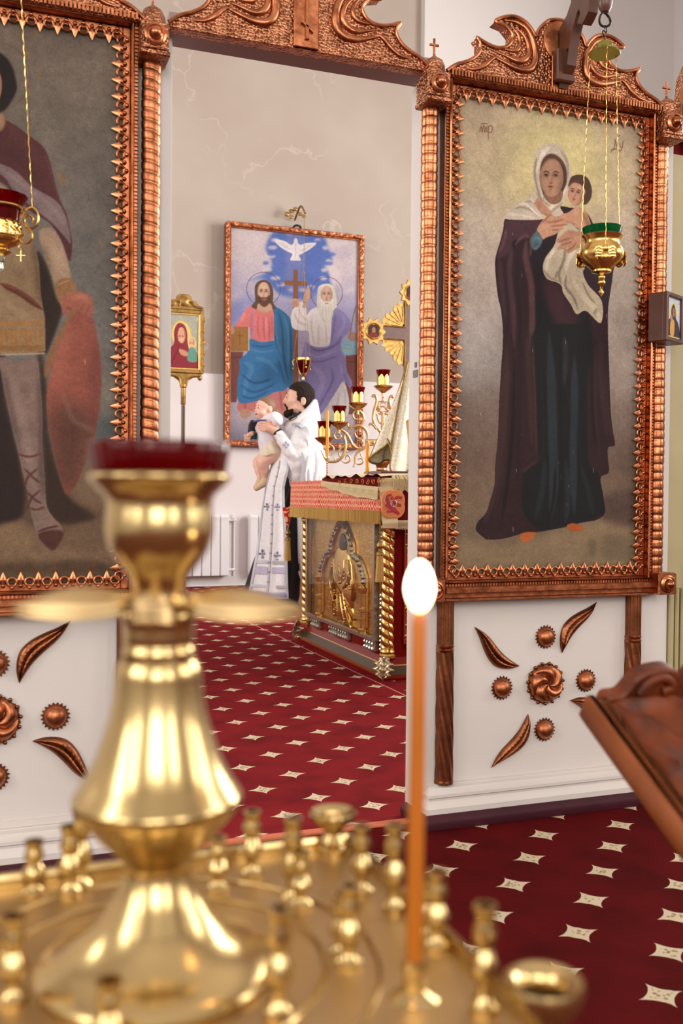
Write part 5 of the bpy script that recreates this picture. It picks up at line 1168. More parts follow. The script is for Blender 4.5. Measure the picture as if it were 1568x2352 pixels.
frus(mb, -.023, .072, -.045, .108); wobj('lacquer_slope', mb, M['red_glaze'], t, 0)
mb = MB(); mb.box(TX0+.05, TX1-.05, TY0+.05, TY1-.05, .10, .985); wobj('body', mb, M['red_glaze'], t, 0)
mb = MB(); mb.bbox(TX0-.03, TX1+.03, TY0-.03, TY1+.03, .96, .998, .006); wobj('table_top', mb, M['wood_dark'], t)
# corner leaf feet
for (x, y, a) in ((TX0, TY0, -.75), (TX0, TY1, 2.4), (TX1, TY0, -.75)):
    mb = MB()
    sx_ = -1 if x == TX0 else 1; sy_ = -1 if y == TY0 else 1
    def lf_(u, v, sx_=sx_, sy_=sy_, x=x, y=y):
        z = .120*(1-u)+.004; out_ = .004+.022*u**1.5+.006*math.sin(u*PI*1.2); wd = (.010+.040*math.sin(PI*min(1, u*1.05))**.8)*(1+.22*math.sin(u*26))*(1-.85*max(0, u-.85)/.15)
        s_ = (2*v-1); nx, ny = sx_*.707, sy_*.707; tx_, ty_ = -sy_*.707*sx_*sx_, sx_*.707
        o_ = out_+.010*(1-abs(s_))+.003*math.cos(s_*9)
        return (x+nx*o_+tx_*s_*wd, y+ny*o_+ty_*s_*wd, z)
    mb.grid(lf_, 30, 16)
    wobj('leaf_foot', mb, mat('silvery_gilt', rgb(190, 176, 140), .3, .9) if 'silvery_gilt' not in bpy.data.materials else bpy.data.materials['silvery_gilt'], t)
def twist_col(x, y):
    mb = MB(); n = 300
    pr = [(.034, .155+.60*i/n) for i in range(n+1)]
    mb.lathe(pr, 22, (x, y, 0), mod=lambda a, z: 1-.20*(1-abs(math.sin(a+z*72)))**1.3); c = wobj('twisted_column', mb, M['gold'], t, 60)
    mb = MB(); mb.lathe([(.042, .108), (.042, .12), (.034, .128), (.038, .138), (.034, .148), (.034, .158)], 20, (x, y, 0)); wobj('column_base', mb, M['gold'], c)
    mb = MB(); mb.lathe([(.032, .75), (.040, .757), (.040, .77), (.030, .78), (.030, .95)], 20, (x, y, 0)); wobj('column_cap', mb, M['gold'], c)
twist_col(1.872, 4.452); twist_col(1.872, 5.768); twist_col(3.01, 4.452)
# glazed west... side facing the doorway aisle: relief of a standing figure under an arch
gx = TX0+.038
PZ0, PZ1, PY0, PY1 = .185, .80, 4.555, 5.665
mb = MB(); mb.box(gx, TX0+.052, PY0, PY1, PZ0, PZ1); gp = wobj('relief_plate', mb, M['gold_relief'], t, 0)
yc_ = (PY0+PY1)/2
def arch_pts(R_, zb_, k=1.0):
    # trefoil arch outline, y offset / z
    return [(-.33*k, zb_), (-.33*k, .44), (-.31*k, .50), (-.24*k, .565), (-.17*k, .585), (-.15*k, .65), (-.06*k, .735*1), (0, .755), (.06*k, .735), (.15*k, .65), (.17*k, .585), (.24*k, .565), (.31*k, .50), (.33*k, .44), (.33*k, zb_)]
mb = MB(); A_ = spline(arch_pts(0, .22), 8)
mb.tube([(gx-.006, yc_+y, z) for y, z in A_], .012, 6); mb.tube([(gx-.006, yc_+y*1.18, .22+(z-.22)*1.035) for y, z in A_], .010, 6); wobj('arch_moulding', mb, M['gold'], gp)
stn = MB()
for i, (y, z) in enumerate(A_[::3]):
    stn.sphere((gx-.010, yc_+y*1.09, .22+(z-.22)*1.018), .019, 4)
wobj('arch_stones', stn, M['stone'], gp, 0)['kind'] = 'stuff'
mb = MB(); rr = random.Random(3)
def foldt(p, r): mb.tube(spline([(gx-.004-.010*math.sin(PI*i/(len(p)-1)), yc_+y, z) for i, (y, z) in enumerate(p)], 5), r, 6)
# robed figure: shoulders, arms, long diagonal folds
mb.sphere((gx, yc_+.02, .50), .17, 10, (.12, .9, .8)); mb.sphere((gx, yc_-.03, .36), .15, 10, (.12, 1.0, 1.0)); mb.sphere((gx, yc_-.03, .26), .13, 10, (.12, 1.2, .6))
for p, r in [([(.13, .55), (.09, .46), (.02, .40), (-.05, .36)], .013), ([(-.10, .56), (-.13, .48), (-.09, .42), (-.02, .39)], .013), ([(.04, .57), (.02, .50), (-.02, .44)], .009), ([(-.04, .58), (-.06, .50), (-.03, .43)], .009), ([(.16, .52), (.18, .42), (.14, .30)], .010), ([(-.16, .54), (-.20, .44), (-.17, .34)], .010),
             ([(-.02, .40), (-.07, .32), (-.12, .24), (-.16, .19)], .012), ([(.02, .39), (-.02, .30), (-.06, .20)], .011), ([(.06, .38), (.05, .28), (.04, .20)], .010), ([(-.06, .37), (-.12, .30), (-.20, .24)], .010), ([(.10, .38), (.12, .30), (.12, .21)], .009), ([(-.1, .48), (0, .46), (.1, .5)], .009), ([(.12, .46), (.16, .36), (.10, .30)], .008)]: foldt(p, r)
for i in range(60):
    y, z = rr.uniform(-.17, .15), rr.uniform(.2, .56); mb.sphere((gx-.008-.012*rr.random(), yc_+y, z), .008, 3)
wobj('robed_figure_relief', mb, M['gold'], gp, 60)
mb = MB(); mb.sphere((gx-.004, yc_+.0, .635), .055, 8, (.15, 1, 1.3)); mb.prism([(0, 0), (.001, 0), (.001, .001)], 0, .001); wobj('dark_icon_face', mb, mat('dark_icon_paint', rgb(72, 48, 34), .4), gp)
for sg in (-1, 1):
    mb = MB(); y = yc_+sg*.36
    mb.lathe([(.040, .19), (.040, .21), (.028, .22), (.026, .30), (.036, .305), (.036, .32), (.026, .33), (.026, .40), (.038, .405), (.040, .43), (.030, .44)], 14, (gx-.004, y, 0)); wobj('relief_pillar', mb, M['gold'], gp)
# glazing frame and pane
def yrect(y0, y1, z0, z1, d0, d1, xa, xb, bev=.002):
    mb = MB()
    mb.bbox(xa, xb, y0+d0, y0+d1, z0+d0, z1-d0, bev); mb.bbox(xa, xb, y1-d1, y1-d0, z0+d0, z1-d0, bev)
    mb.bbox(xa, xb, y0+d1, y1-d1, z1-d1, z1-d0, bev); mb.bbox(xa, xb, y0+d1, y1-d1, z0+d0, z0+d1, bev); return mb
fr = wobj('glazing_frame', yrect(PY0, PY1, PZ0, PZ1, -.012, .010, TX0-.004, TX0+.03), mat('pewter', rgb(172, 160, 148), .3, .8), t)
mb = MB(); mb.box(TX0+.004, TX0+.007, PY0+.004, PY1-.004, PZ0+.004, PZ1-.004); wobj('pane', mb, M['glass_pane'], fr, 0)
# silvered stud ornaments under and beside the glass
def studs(y0, y1, z0, z1, n, m_):
    mb = MB(); mb.bbox(TX0+.028, TX0+.05, y0, y1, z0, z1, .003)
    for i in range(n):
        for j in range(m_): mb.sphere((TX0+.026, y0+(i+.5)*(y1-y0)/n, z0+(j+.5)*(z1-z0)/m_), min((y1-y0)/n, (z1-z0)/m_)*.46, 4)
    return wobj('jewelled_plaque', mb, M['stone'], t, 0)
for y in (4.60, 5.0, 5.16, 5.50): studs(y, y+.145, .112, .165, 4, 2)
for y0 in (4.50, 5.695):
    for z in (.13, .235, .34): studs(y0, y0+.022, z, z+.085, 1, 4)
    studs(y0, y0+.022, .66, .76, 1, 5)
# west face
mb = MB(); mb.bbox(1.955, 2.93, TY0+.036, TY0+.05, .17, .86, .004); wf = wobj('front_panel', mb, mat('orange_lacquer', rgb(178, 70, 34), .16, .1, coat=.8), t)
for z in (.16, .30, .62):
    mb = MB()
    for k in range(7): mb.sphere((1.955+.022+.010*math.sin(k*1.7), TY0+.034, z+k*.018), .010, 4, (1.2, .5, 1))
    wobj('gilt_spray', mb, M['gold'], wf, 60)
# ---- red and gold cover with fringe and corner tassels
CX0, CX1, CY0, CY1, CZ = TX0-.045, TX1+.045, TY0-.055, TY1+.05, 1.002
cov = thing('altar_cover', (CX0, CY0, .84), 'red and gold brocade cover with gold fringe on the altar table', 'cloth')
def skirt(seg, z_top, z_bot, out, amp, freq, ph=0):
    """hanging cloth wall along polyline seg of (x, y, nx, ny)"""
    mb = MB(); n = 160; L = [0]
    for a, b in zip(seg, seg[1:]): L.append(L[-1]+math.hypot(b[0]-a[0], b[1]-a[1]))
    def f(u, v):
        d = u*L[-1]; i = max(0, min(len(seg)-2, next((k for k in range(len(L)-1) if d <= L[k+1]+1e-9), len(seg)-2)))
        q = (d-L[i])/max(1e-6, L[i+1]-L[i]); a, b = seg[i], seg[i+1]
        x, y, nx, ny = [a[k]+(b[k]-a[k])*q for k in range(4)]
        o = out*v**.8+amp*v*math.sin(d*freq+ph)+amp*.5*v*math.sin(d*freq*2.3+1)
        z = z_top+(z_bot-z_top)*v - (0.004 if v == 0 else 0)
        return (x+nx*o, y+ny*o, z)
    mb.grid(f, n, 8); return mb
seg = [(CX1, CY0, 0, -1), (CX0+.03, CY0, -.1, -1), (CX0, CY0, -.7, -.7), (CX0, CY0+.03, -1, -.1), (CX0, CY1-.03, -1, .1), (CX0, CY1, -.7, .7), (CX0+.03, CY1, -.1, 1), (CX1, CY1, 0, 1)]
mb = skirt(seg, 1.004, .842, .012, .006, 17); mb.box(CX0, CX1, CY0, CY1, .999, 1.005); wobj('brocade', mb, M['brocade_red'], cov)
mb = skirt(seg, .852, .836, .002, .0, 17)
for i in range(len(mb.v)):
    pass
def fringe_on(seg, z_top, z_bot, out0, amp, freq, step=.004, ph=0):
    mb = MB(); L = [0]
    for a, b in zip(seg, seg[1:]): L.append(L[-1]+math.hypot(b[0]-a[0], b[1]-a[1]))
    d = 0; r = random.Random(2)
    def pt(d, ex):
        i = max(0, min(len(seg)-2, next((k for k in range(len(L)-1) if d <= L[k+1]+1e-9), len(seg)-2)))
        q = (d-L[i])/max(1e-6, L[i+1]-L[i]); a, b = seg[i], seg[i+1]; x, y, nx, ny = [a[k]+(b[k]-a[k])*q for k in range(4)]
        o = out0+ex+amp*math.sin(d*freq+ph)+amp*.5*math.sin(d*freq*2.3+1); return x+nx*o, y+ny*o
    while d < L[-1]-step:
        x, y = pt(d, .001); x2, y2 = pt(d+step*.85, .001); z = z_bot+r.uniform(-.004, .004); e = .0025
        x3, y3 = pt(d+step*.4, .004)
        mb.add([(x, y, z_top), (x2, y2, z_top), (x2, y2, z), (x, y, z), (x3, y3, z_top), (x3, y3, z)], [(0, 4, 5, 3), (4, 1, 2, 5), (0, 3, 2, 1)])
        d += step
    return mb
wobj('fringe', fringe_on(seg, .846, .782, .013, .006, 17), M['fringe'], cov, 0)['kind'] = 'stuff'
mb = skirt(seg, .854, .838, .0155, .0, 17); 
b_ = MB(); b_.v = [(x, y, z) for x, y, z in skirt(seg, .854, .838, 0, 0, 17).v]; b_.f = mb.f
def tassel(x, y, z, par):
    mb = MB(); mb.tube([(x, y, z), (x, y, z-.10)], .004, 6); mb.lathe([(.003, -.10), (.010, -.105), (.017, -.118), (.017, -.128), (.009, -.138), (.009, -.150), (.018, -.158), (.019, -.170), (.012, -.176)][::-1], 14, (x, y, z)); tt = wobj('tassel', mb, M['gold_dull'], par)
    mb = MB()
    for k in range(16):
        a = 2*PI*k/16; mb.tube([(x+.012*math.cos(a), y+.012*math.sin(a), z-.172), (x+.018*math.cos(a), y+.018*math.sin(a), z-.30)], .0045, 5)
    wobj('tassel_strands', mb, M['fringe'], tt)['kind'] = 'stuff'
for x, y in ((CX0-.012, CY1+.01), (CX0-.012, CY0-.012)): tassel(x, y, .80 if y > 5 else .80, cov)
mb = MB()
for (x, y) in ((CX0-.012, CY1+.01),):
    mb.grid(lambda u, v: (x+(.035*(1-v)+.004)*math.cos(2*PI*u), y+(.03*(1-v)+.004)*math.sin(2*PI*u), .84-.14*v), 16, 6)
wobj('corner_fold', mb, M['brocade_red'], cov)
# ---- dark red velvet cloth over the near corner with cream fringe and quatrefoil appliqué
vt = thing('velvet_cloth', (CX0, CY0, 1.0), 'dark red velvet cloth with cream fringe and orange quatrefoil, on altar table corner', 'cloth')
VX0, VX1, VY0, VY1 = CX0-.016, 2.50, CY0-.014, 5.20
mb = MB(); mb.box(VX0+.004, VX1, VY0+.004, VY1, 1.006, 1.012)
mb.grid(lambda u, v: (CX0+.055+u*(VX1-CX0-.055), VY0-.010*v-.004*math.sin(u*20)*v, 1.010-.215*v), 40, 8)
mb.grid(lambda u, v: (VX0+.014-.014*min(1, v*4), VY0+(VY1-VY0)*u, 1.011-(.008+.040*(1-u))*v), 30, 4); wobj('velvet', mb, M['velvet'], vt)
# fringe hanging down the side: deep at the near end, short far away
mb = MB(); n = 230
for i in range(n):
    y = VY0+.01+(VY1-VY0-.01)*i/n; y2 = y+(VY1-VY0)/n*.8; q_ = 1-i/n; zt_ = .998-.036*q_; L0 = .026+.036*min(1, q_*1.6) + .002*math.sin(i*.11)
    o = .0015*math.sin(i*.21)
    mb.add([(VX0-.004, y, zt_), (VX0-.004, y2, zt_), (VX0-.010-o, y2, zt_-L0), (VX0-.010-o, y, zt_-L0), (VX0-.010, (y+y2)/2, zt_-L0*.5)], [(0, 1, 4), (1, 2, 4), (2, 3, 4), (3, 0, 4)])
wobj('side_fringe', mb, M['fringe_cream'], vt, 0)['kind'] = 'stuff'
mb = MB(); n = 120
mb.grid(lambda u, v: (CX0-.020+.082*u+.010*v, VY0-.014-.010*v-.003*math.sin(v*30)+.03*(1-u)*(1-v), 1.006-.245*v), 20, 24)
wobj('corner_fringe', mb, M['fringe_cream'], vt)
mb = MB()
for i in range(150):
    x = CX0+.058+(VX1-CX0-.058)*i/150; x2 = x+(VX1-CX0)/150*.75; z = .757+.003*math.sin(i*3.3)
    mb.add([(x, VY0-.014, .80), (x2, VY0-.014, .80), (x2, VY0-.017, z), (x, VY0-.017, z), ((x+x2)/2, VY0-.019, .78)], [(0, 1, 4), (1, 2, 4), (2, 3, 4), (3, 0, 4)])
wobj('front_fringe', mb, M['fringe_cream'], vt, 0)['kind'] = 'stuff'
qc = on(902, 1158, y=VY0-.016); qr = .060
mb = MB(); P = []
for i in range(64):
    a = 2*PI*i/64; r = qr*(1+.17*abs(math.cos(2*a))**.6*1.0); r = qr*(.98+.16*abs(math.cos(2*a+PI/2*0)))
    P.append((qc.x+r*math.cos(a+PI/4), qc.z+r*1.12*math.sin(a+PI/4)))
mb.prism(P, VY0-.022, VY0-.012, .002); qf = wobj('quatrefoil', mb, M['orange_silk'], vt, 0)
mb = MB()
for pts, r in [([(-.035, .03), (-.02, .0), (-.005, -.01)], .010), ([(-.04, .0), (-.02, -.02), (0, -.015)], .009), ([(.01, .03), (.03, .035), (.045, .03)], .008), ([(.0, .01), (.02, .0), (.04, -.005)], .009), ([(-.03, -.04), (-.005, -.03), (.03, -.045)], .009), ([(.005, -.02), (.02, -.035), (.03, -.05)], .007), ([(-.01, .035), (0, .02), (.01, .02)], .009), ([(-.038, .02), (-.03, .04), (-.01, .045)], .007)]:
    mb.tube(spline([(qc.x+x, VY0-.0225, qc.z+z) for x, z in pts], 5), r, 6, flat=.35)
wobj('winged_figure_applique', mb, M['wing_silk'], qf, 60)
mb = MB(); mb.tube([(qc.x+(.016+.0*k)*math.cos(k*PI/8), VY0-.024, qc.z+.004+.016*math.sin(k*PI/8)) for k in range(16)], .0022, 6, closed=True)
for pts in ([(-.042, -.012), (-.02, -.03), (-.03, -.055)], [(.03, .02), (.05, .022)], [(-.04, .045), (-.05, .01)]): mb.tube([(qc.x+x, VY0-.024, qc.z+z) for x, z in pts], .0018, 5)
wobj('silver_cord', mb, M['silver_trim'], qf)
mb = MB(); rr = random.Random(5)
for k in range(9):
    y = 4.55+k*.05; x = 1.80
    c0 = on(790+k*13, 1103+k*.6, x=CX0+.002)
    mb.tube([(VX0-.006, c0.y+(.004+.0016*j)*math.cos(j*.55+k), .990+(.003+.0009*j)*math.sin(j*.55+k)) for j in range(14)], .0016, 5)
wobj('gold_embroidery', mb, mat('gold_thread', rgb(226, 152, 60), .4, .4), vt)['kind'] = 'stuff'
# small shaggy cream cloth lying over the table edge above the velvet
mb = MB()
mb.grid(lambda u, v: (1.78+.75*v, 4.34+.95*u+.02*math.sin(v*9), 1.013+.012*abs(math.sin(u*13+v*5))+.006*math.sin(u*40)+(.02 if v > .9 else 0)*0), 40, 20)
lt = tag(obj('linen_cloth', mb, M['fringe_cream']), 'shaggy cream cloth lying flat on top of the altar table', 'cloth')
mb = MB(); rr = random.Random(8)
c0 = on(915, 1110, y=4.32)
for k in range(60):
    x = c0.x-.03+.10*rr.random(); z0 = 1.012+.01*rr.random(); L0 = .05+.03*rr.random()
    mb.tube([(x, 4.335, z0), (x+rr.uniform(-.01, .01), 4.315, z0-.02), (x+rr.uniform(-.014, .014), 4.318, z0-L0)], .003, 4)
o = obj('edge_tassels', mb, M['fringe_cream'], lt, 0); o['kind'] = 'stuff'
b0 = on(880, 1092, y=4.55)
mb = MB(); mb.bbox(b0.x-.05, b0.x+.10, 4.46, 4.62, 1.026, 1.044, .004); bk = tag(obj('prayer_book', mb, mat('purple_cover', rgb(96, 58, 72), .35, 0, coat=.5)), 'small flat purple book lying on top of the altar table', 'book')
mb = MB(); mb.box(b0.x-.047, b0.x+.103, 4.463, 4.617, 1.029, 1.041); obj('pages', mb, M['white_cotton'], bk, 0)
# ---- seven-branched lampstand behind the table
SY = 6.1
SC = on(880, 1000, y=SY).x+.0
F6 = (720, 820, .15306)
def sp(pts): return [(lambda p: (p.x, SY, p.z))(on(px, py, y=SY)) for px, py in zc(*F6, pts)]
st = thing('seven_branch_lampstand', (SC, SY, 0), 'brass seven-branched lampstand with scroll arms and ruby lamps behind altar table', 'lampstand')
cups = [((160, 1200), 'arm'), ((382, 970), 'arm'), ((662, 685), 'arm'), ((1043, 435), None)]
def lampcup(x, z, parent):
    mb = MB(); mb.lathe([(.006, -.085), (.010, -.08), (.010, -.055), (.02, -.045), (.045, -.03), (.066, -.010), (.068, -.006), (.060, -.006), (.02, -.02), (.02, 0), (.004, 0)], 24, (x, SY, z)); pn = wobj('drip_pan', mb, M['brass'], parent)
    mb = MB(); n = 48; R_ = .043
    vs = []; 
    for j, zz in enumerate((0, .02, .045, 1)):
        for i in range(n):
            a = 2*PI*i/n; s_ = abs(math.sin(3.5*a)); top = .046+.026*s_
            h = zz if j < 3 else top
            vs.append((x+R_*math.cos(a), SY+R_*math.sin(a), z+(h if j < 2 else (.045 if j == 2 else top))))
    mb.add(vs, [(j*n+i, j*n+(i+1)%n, (j+1)*n+(i+1)%n, (j+1)*n+i) for j in range(3) for i in range(n)]); mb.lathe([(.036, -.004), (.0435, 0), (.0435, .004), (.036, .006)], 24, (x, SY, z)); wobj('petal_holder', mb, M['gold'], pn)
    mb = MB(); mb.lathe([(.030, .006), (.036, .03), (.038, .06), (.044, .085), (.049, .104), (.046, .104), (.035, .06), (.03, .02), (.001, .012)], 28, (x, SY, z), mod=lambda a, z_: 1+.03*math.cos(14*a) if z_ > .07 else 1); wobj('ruby_glass', mb, M['red_glass'], pn)
def mir(P): return [(2*SC-x, y, z) for x, y, z in P]
ARMS = {
 0: [([(160,1255),(180,1290),(230,1310),(290,1350),(300,1420),(270,1470)], .007), ([(140,1330),(180,1300)], .005), ([(110,1400),(150,1480),(200,1560),(280,1572),(350,1560),(420,1510),(460,1440),(480,1350),(478,1270),(460,1190),(500,1130),(560,1070)], .010), ([(300,1500),(330,1550),(360,1530)], .005), ([(395,1500),(378,1430),(410,1365),(480,1325),(560,1320)], .008), ([(410,1550),(470,1590),(530,1570),(550,1520),(520,1480),(485,1490),(480,1530)], .006), ([(470,1400),(510,1420)], .007)],
 1: [([(382,1060),(385,1090),(430,1100),(500,1160),(545,1240),(590,1320),(650,1365),(720,1370),(790,1330)], .010), ([(385,1092),(330,1120),(308,1180),(340,1230),(390,1225),(410,1185),(380,1160),(360,1190)], .006), ([(550,1250),(560,1180),(620,1120),(680,1090)], .006), ([(620,1140),(640,1200),(700,1230),(740,1200),(735,1140),(690,1120)], .007), ([(660,1260),(720,1250),(740,1280)], .007)],
 2: [([(662,770),(680,800),(730,850),(752,920),(735,980),(720,1030)], .010), ([(690,805),(620,815),(588,870),(610,925),(665,935),(690,905)], .007), ([(640,930),(700,950),(740,945)], .007), ([(515,1000),(520,1045),(580,1050),(650,1030),(720,1040),(780,1090),(805,1150),(808,1210),(800,1260)], .011), ([(800,1265),(790,1330),(740,1380),(670,1420),(625,1490),(618,1570),(600,1640)], .009), ([(620,1570),(660,1610),(720,1600),(742,1560),(715,1525),(670,1535)], .006), ([(700,1400),(710,1470),(740,1520)], .005)]}
for (cx_, cz_), kind in cups[:3]:
    i = [160, 382, 662].index(cx_)
    for mirror in (False, True):
        mb = MB()
        for pts, r in ARMS[i]:
            P = spline(sp(pts), 6)
            if mirror: P = mir(P)
            nn = len(P); mb.tube(P, [r*(.45+.55*min(1, 3*min(q, nn-1-q)/nn)) for q in range(nn)], 8)
            mb.sphere(P[-1], r*.8, 5)
        arm_ = wobj('scroll_arm', mb, M['brass_satin'], st)
        p = sp([(cx_, cz_+(0 if i else 0))])[0]; x = 2*SC-p[0] if mirror else p[0]
        lampcup(x, p[2], arm_)
p = sp([(1043, 430)])[0]
mb = MB()
zz = lambda v: sp([(1043, v)])[0][2]
mb.lathe([(.007, zz(540)), (.007, zz(650)), (.012, zz(655)), (.012, zz(668)), (.004, zz(670))][::-1], 12, (p[0], SY, 0))
mb.tube([(p[0]-.034, SY, zz(670)), (p[0]+.034, SY, zz(670)), (p[0]+.034, SY, zz(820)), (p[0]-.034, SY, zz(820))], .006, 6, closed=True); mb.tube([(p[0]-.018, SY, zz(690)), (p[0]+.018, SY, zz(690)), (p[0]+.018, SY, zz(740)), (p[0]-.018, SY, zz(740))], .004, 6, closed=True)
for k in range(5): mb.tube([(p[0]+.022*math.cos(a+k), SY, zz(790)+.022*math.sin(a+k)) for a in [i*.3 for i in range(5)]], .006, 6)
mb.lathe([(.010, zz(1250)), (.014, zz(1100)), (.012, zz(900)), (.010, zz(820))], 12, (p[0], SY, 0)); wobj('centre_stem', mb, M['brass_satin'], st)
lampcup(p[0], zz(425), st)
for mirror in (False, True):
    mb = MB()
    for pts, r in [([(880,600),(900,578),(930,590),(948,650),(930,730),(905,820),(893,900),(900,970),(930,1030),(975,1090),(1010,1140)], .010), ([(930,760),(985,770),(950,800)], .010), ([(925,720),(975,740)], .008), ([(835,1030),(850,1005),(890,1015),(940,1080)], .008), ([(940,850),(960,880),(965,930),(990,980),(1015,990)], .007), ([(950,860),(1000,850),(1030,870),(1040,900),(1020,890)], .006)]:
        P = [(x-(SC-p[0])*0, y, z) for x, y, z in spline(sp(pts), 6)]
        if mirror: P = [(2*p[0]-x, y, z) for x, y, z in P]
        mb.tube(P, r, 8)
    wobj('lyre_scroll', mb, M['brass_satin'], st)
mb = MB(); zb_ = sp([(1000, 1290)])[0][2]
mb.bbox(sp([(780, 1290)])[0][0], 2*SC-sp([(780, 1290)])[0][0], SY-.016, SY+.016, zb_-.022, zb_+.024, .005)
for k in range(9): mb.sphere((SC-.16+.04*k, SY-.016, zb_), .012, 5)
wobj('cross_bar', mb, M['brass_satin'], st)
mb = MB(); pr = [(.20, 0), (.20, .03), (.12, .07), (.05, .12), (.035, .2), (.05, .5), (.03, .55), (.03, .85), (.036, .95)]
for i in range(30): pr.append((.040*(1-.12*abs(math.sin(i*.75))), .96+.16*i/30))
pr += [(.042, 1.125), (.055, 1.14), (.058, 1.155), (.045, 1.17), (.03, 1.19), (.034, 1.21), (.026, 1.23), (.036, 1.245), (.020, 1.26), (.018, zb_)]
mb.lathe(pr, 24, (SC-.01, SY, 0)); wobj('stem', mb, M['brass'], st)
# ---- two unlit candles on the table
def table_candle(px, ptop, pbot, y, pfoot, label, r, twist):
    a, b = on(px, ptop, y=y), on(px, pbot, y=y)
    z0 = 1.013
    t = thing('candlestick', (a.x, y, z0), label, 'candlestick')
    mb = MB()
    h = b.z-z0
    if h > .08: pr = [(.035, 0), (.032, .006), (.012, .016), (.006, .03)]+[(.005+.002*math.sin(i*1.6), .03+(h-.055)*i/26) for i in range(27)]+[(.013, h-.02), (.015, h-.008), (.012, h), (.006, h+.001)]
    else: pr = [(.022, 0), (.022, .02), (.018, .03), (.018, h*.7), (.021, h*.9), (.021, h+.01), (.014, h+.012)]
    mb.lathe(pr, 14); obj('stem', mb, M['brass'], t)
    c = thing('candle', (a.x, y, b.z), label.replace('candlestick', 'candle').replace('brass ', '').replace('stick', ''), 'candle')
    mb = MB(); n = 60 if twist else 2
    mb.lathe([(r, (a.z-b.z)*i/n) for i in range(n+1)]+[(r*.5, a.z-b.z+.004)], 12, mod=(lambda q, z: 1+.12*math.cos(2*q+z*90)) if twist else None); obj('wax', mb, M['wax'], c, 60)
    mb = MB(); mb.tube([(0, 0, a.z-b.z), (0, 0, a.z-b.z+.012)], .0012, 4); obj('wick', mb, M['near_black'], c)
    return t, c
t1, c1 = table_candle(752, 944, 1048, 5.55, 1105, 'slim brass candlestick at the left end of the altar table', .0085, False); c1['label'] = 'tall plain yellow candle at the left end of the altar table'
t2, c2 = table_candle(844, 1018, 1088, 5.2, 1095, 'short brass candle socket in the middle of the altar table', .0115, True); c2['label'] = 'twisted yellow candle in the middle of the altar table'
# ---- tabernacle under a pale gold brocade veil
vc = on(945, 1000, y=4.95); VT = on(936, 832, y=4.95)
v = thing('tabernacle', (vc.x, 4.95, 1.013), 'tabernacle hidden under a pale gold brocade veil, on the altar table', 'tabernacle')
mb = MB(); mb.bbox(vc.x-.06, vc.x+.12, 4.87, 5.03, 1.013, 1.34, .006); mb.lathe([(.02, 1.30), (.05, 1.36), (.03, 1.42), (.012, 1.46), (.010, 1.60)][::1], 12, (vc.x+.01, 4.95, 0)); wobj('casket', mb, M['gold'], v)
def veil(u, w_):
    a = 2*PI*u; top = Vector((VT.x+.015, 4.95, VT.z)); h = w_
    R_ = .012+.150*h**1.05; f = 1+(.26*math.sin(5*a+.6)+.12*math.sin(11*a+2*h))*min(1, h*1.6)
    hem = .62-.16*max(0, math.cos(a-PI))**2 + .05*math.sin(5*a+.6)
    z = VT.z-hem*h*(VT.z-1.02)/.62
    return (top.x+R_*f*math.cos(a)*1.05, 4.95+R_*f*math.sin(a)*.85, max(z, 1.016))
mb = MB(); mb.grid(veil, 150, 40); wobj('veil', mb, M['brocade_gold'], v, 60)
mb = MB(); mb.tube([veil(i/150, 1.0) for i in range(150)], .006, 6, closed=True); wobj('veil_braid', mb, M['gold_dull'], v)
for u in (.44, .57):
    mb = MB(); mb.tube([tuple(Vector(veil(u, k/20))*1.0+Vector((-.006, -.003, 0))) for k in range(21)], .005, 6); wobj('gold_seam', mb, M['gold_dull'], v)
# ================================================================ people
def surface(fn, xs, ys, zs):
    """smooth closed surface where fn = 0, sampled on a rectilinear grid"""
    xs, ys, zs = map(lambda a: np.asarray(a, np.float32), (xs, ys, zs))
    G = np.meshgrid(xs, ys, zs, indexing='ij'); D = fn(*G).astype(np.float32)
    nc = tuple(n-1 for n in D.shape); acc = np.zeros(nc+(3,), np.float32); cnt = np.zeros(nc, np.float32); C3 = (xs, ys, zs); ED = []
    for ax in range(3):
        o = [b for b in range(3) if b != ax]
        s0 = [slice(None)]*3; s1 = [slice(None)]*3; s0[ax] = slice(0, -1); s1[ax] = slice(1, None)
        A, B = D[tuple(s0)], D[tuple(s1)]
        idx = np.argwhere((A < 0) != (B < 0)); a = A[tuple(idx.T)]; b = B[tuple(idx.T)]; t = a/(a-b)
        P = np.stack([C3[k][idx[:, k]] for k in range(3)], 1); P[:, ax] += t*(C3[ax][idx[:, ax]+1]-C3[ax][idx[:, ax]])
        for d0 in (0, -1):
            for d1 in (0, -1):
                j = idx.copy(); j[:, o[0]] += d0; j[:, o[1]] += d1
                ok = (j[:, o[0]] >= 0) & (j[:, o[1]] >= 0) & (j[:, o[0]] < nc[o[0]]) & (j[:, o[1]] < nc[o[1]])
                np.add.at(acc, tuple(j[ok].T), P[ok]); np.add.at(cnt, tuple(j[ok].T), 1)
        ED.append((ax, o, idx, a < 0))
    act = cnt > 0; ids = -np.ones(nc, int); ids[act] = np.arange(act.sum()); V = acc[act]/cnt[act][:, None]; F = []
    for ax, o, idx, neg in ED:
        ok = (idx[:, o[0]] > 0) & (idx[:, o[1]] > 0) & (idx[:, o[0]] < nc[o[0]]) & (idx[:, o[1]] < nc[o[1]])
        i = idx[ok]; q = []
        for d0, d1 in ((-1, -1), (0, -1), (0, 0), (-1, 0)):
            j = i.copy(); j[:, o[0]] += d0; j[:, o[1]] += d1; q.append(ids[tuple(j.T)])
        q = np.stack(q, 1); flip = neg[ok] if ax != 1 else ~neg[ok]
        q[~flip] = q[~flip][:, ::-1]; F.append(q)
    mb = MB(); mb.v = [tuple(map(float, v)) for v in V]; mb.f = [tuple(map(int, f)) for f in np.concatenate(F)]
    return mb
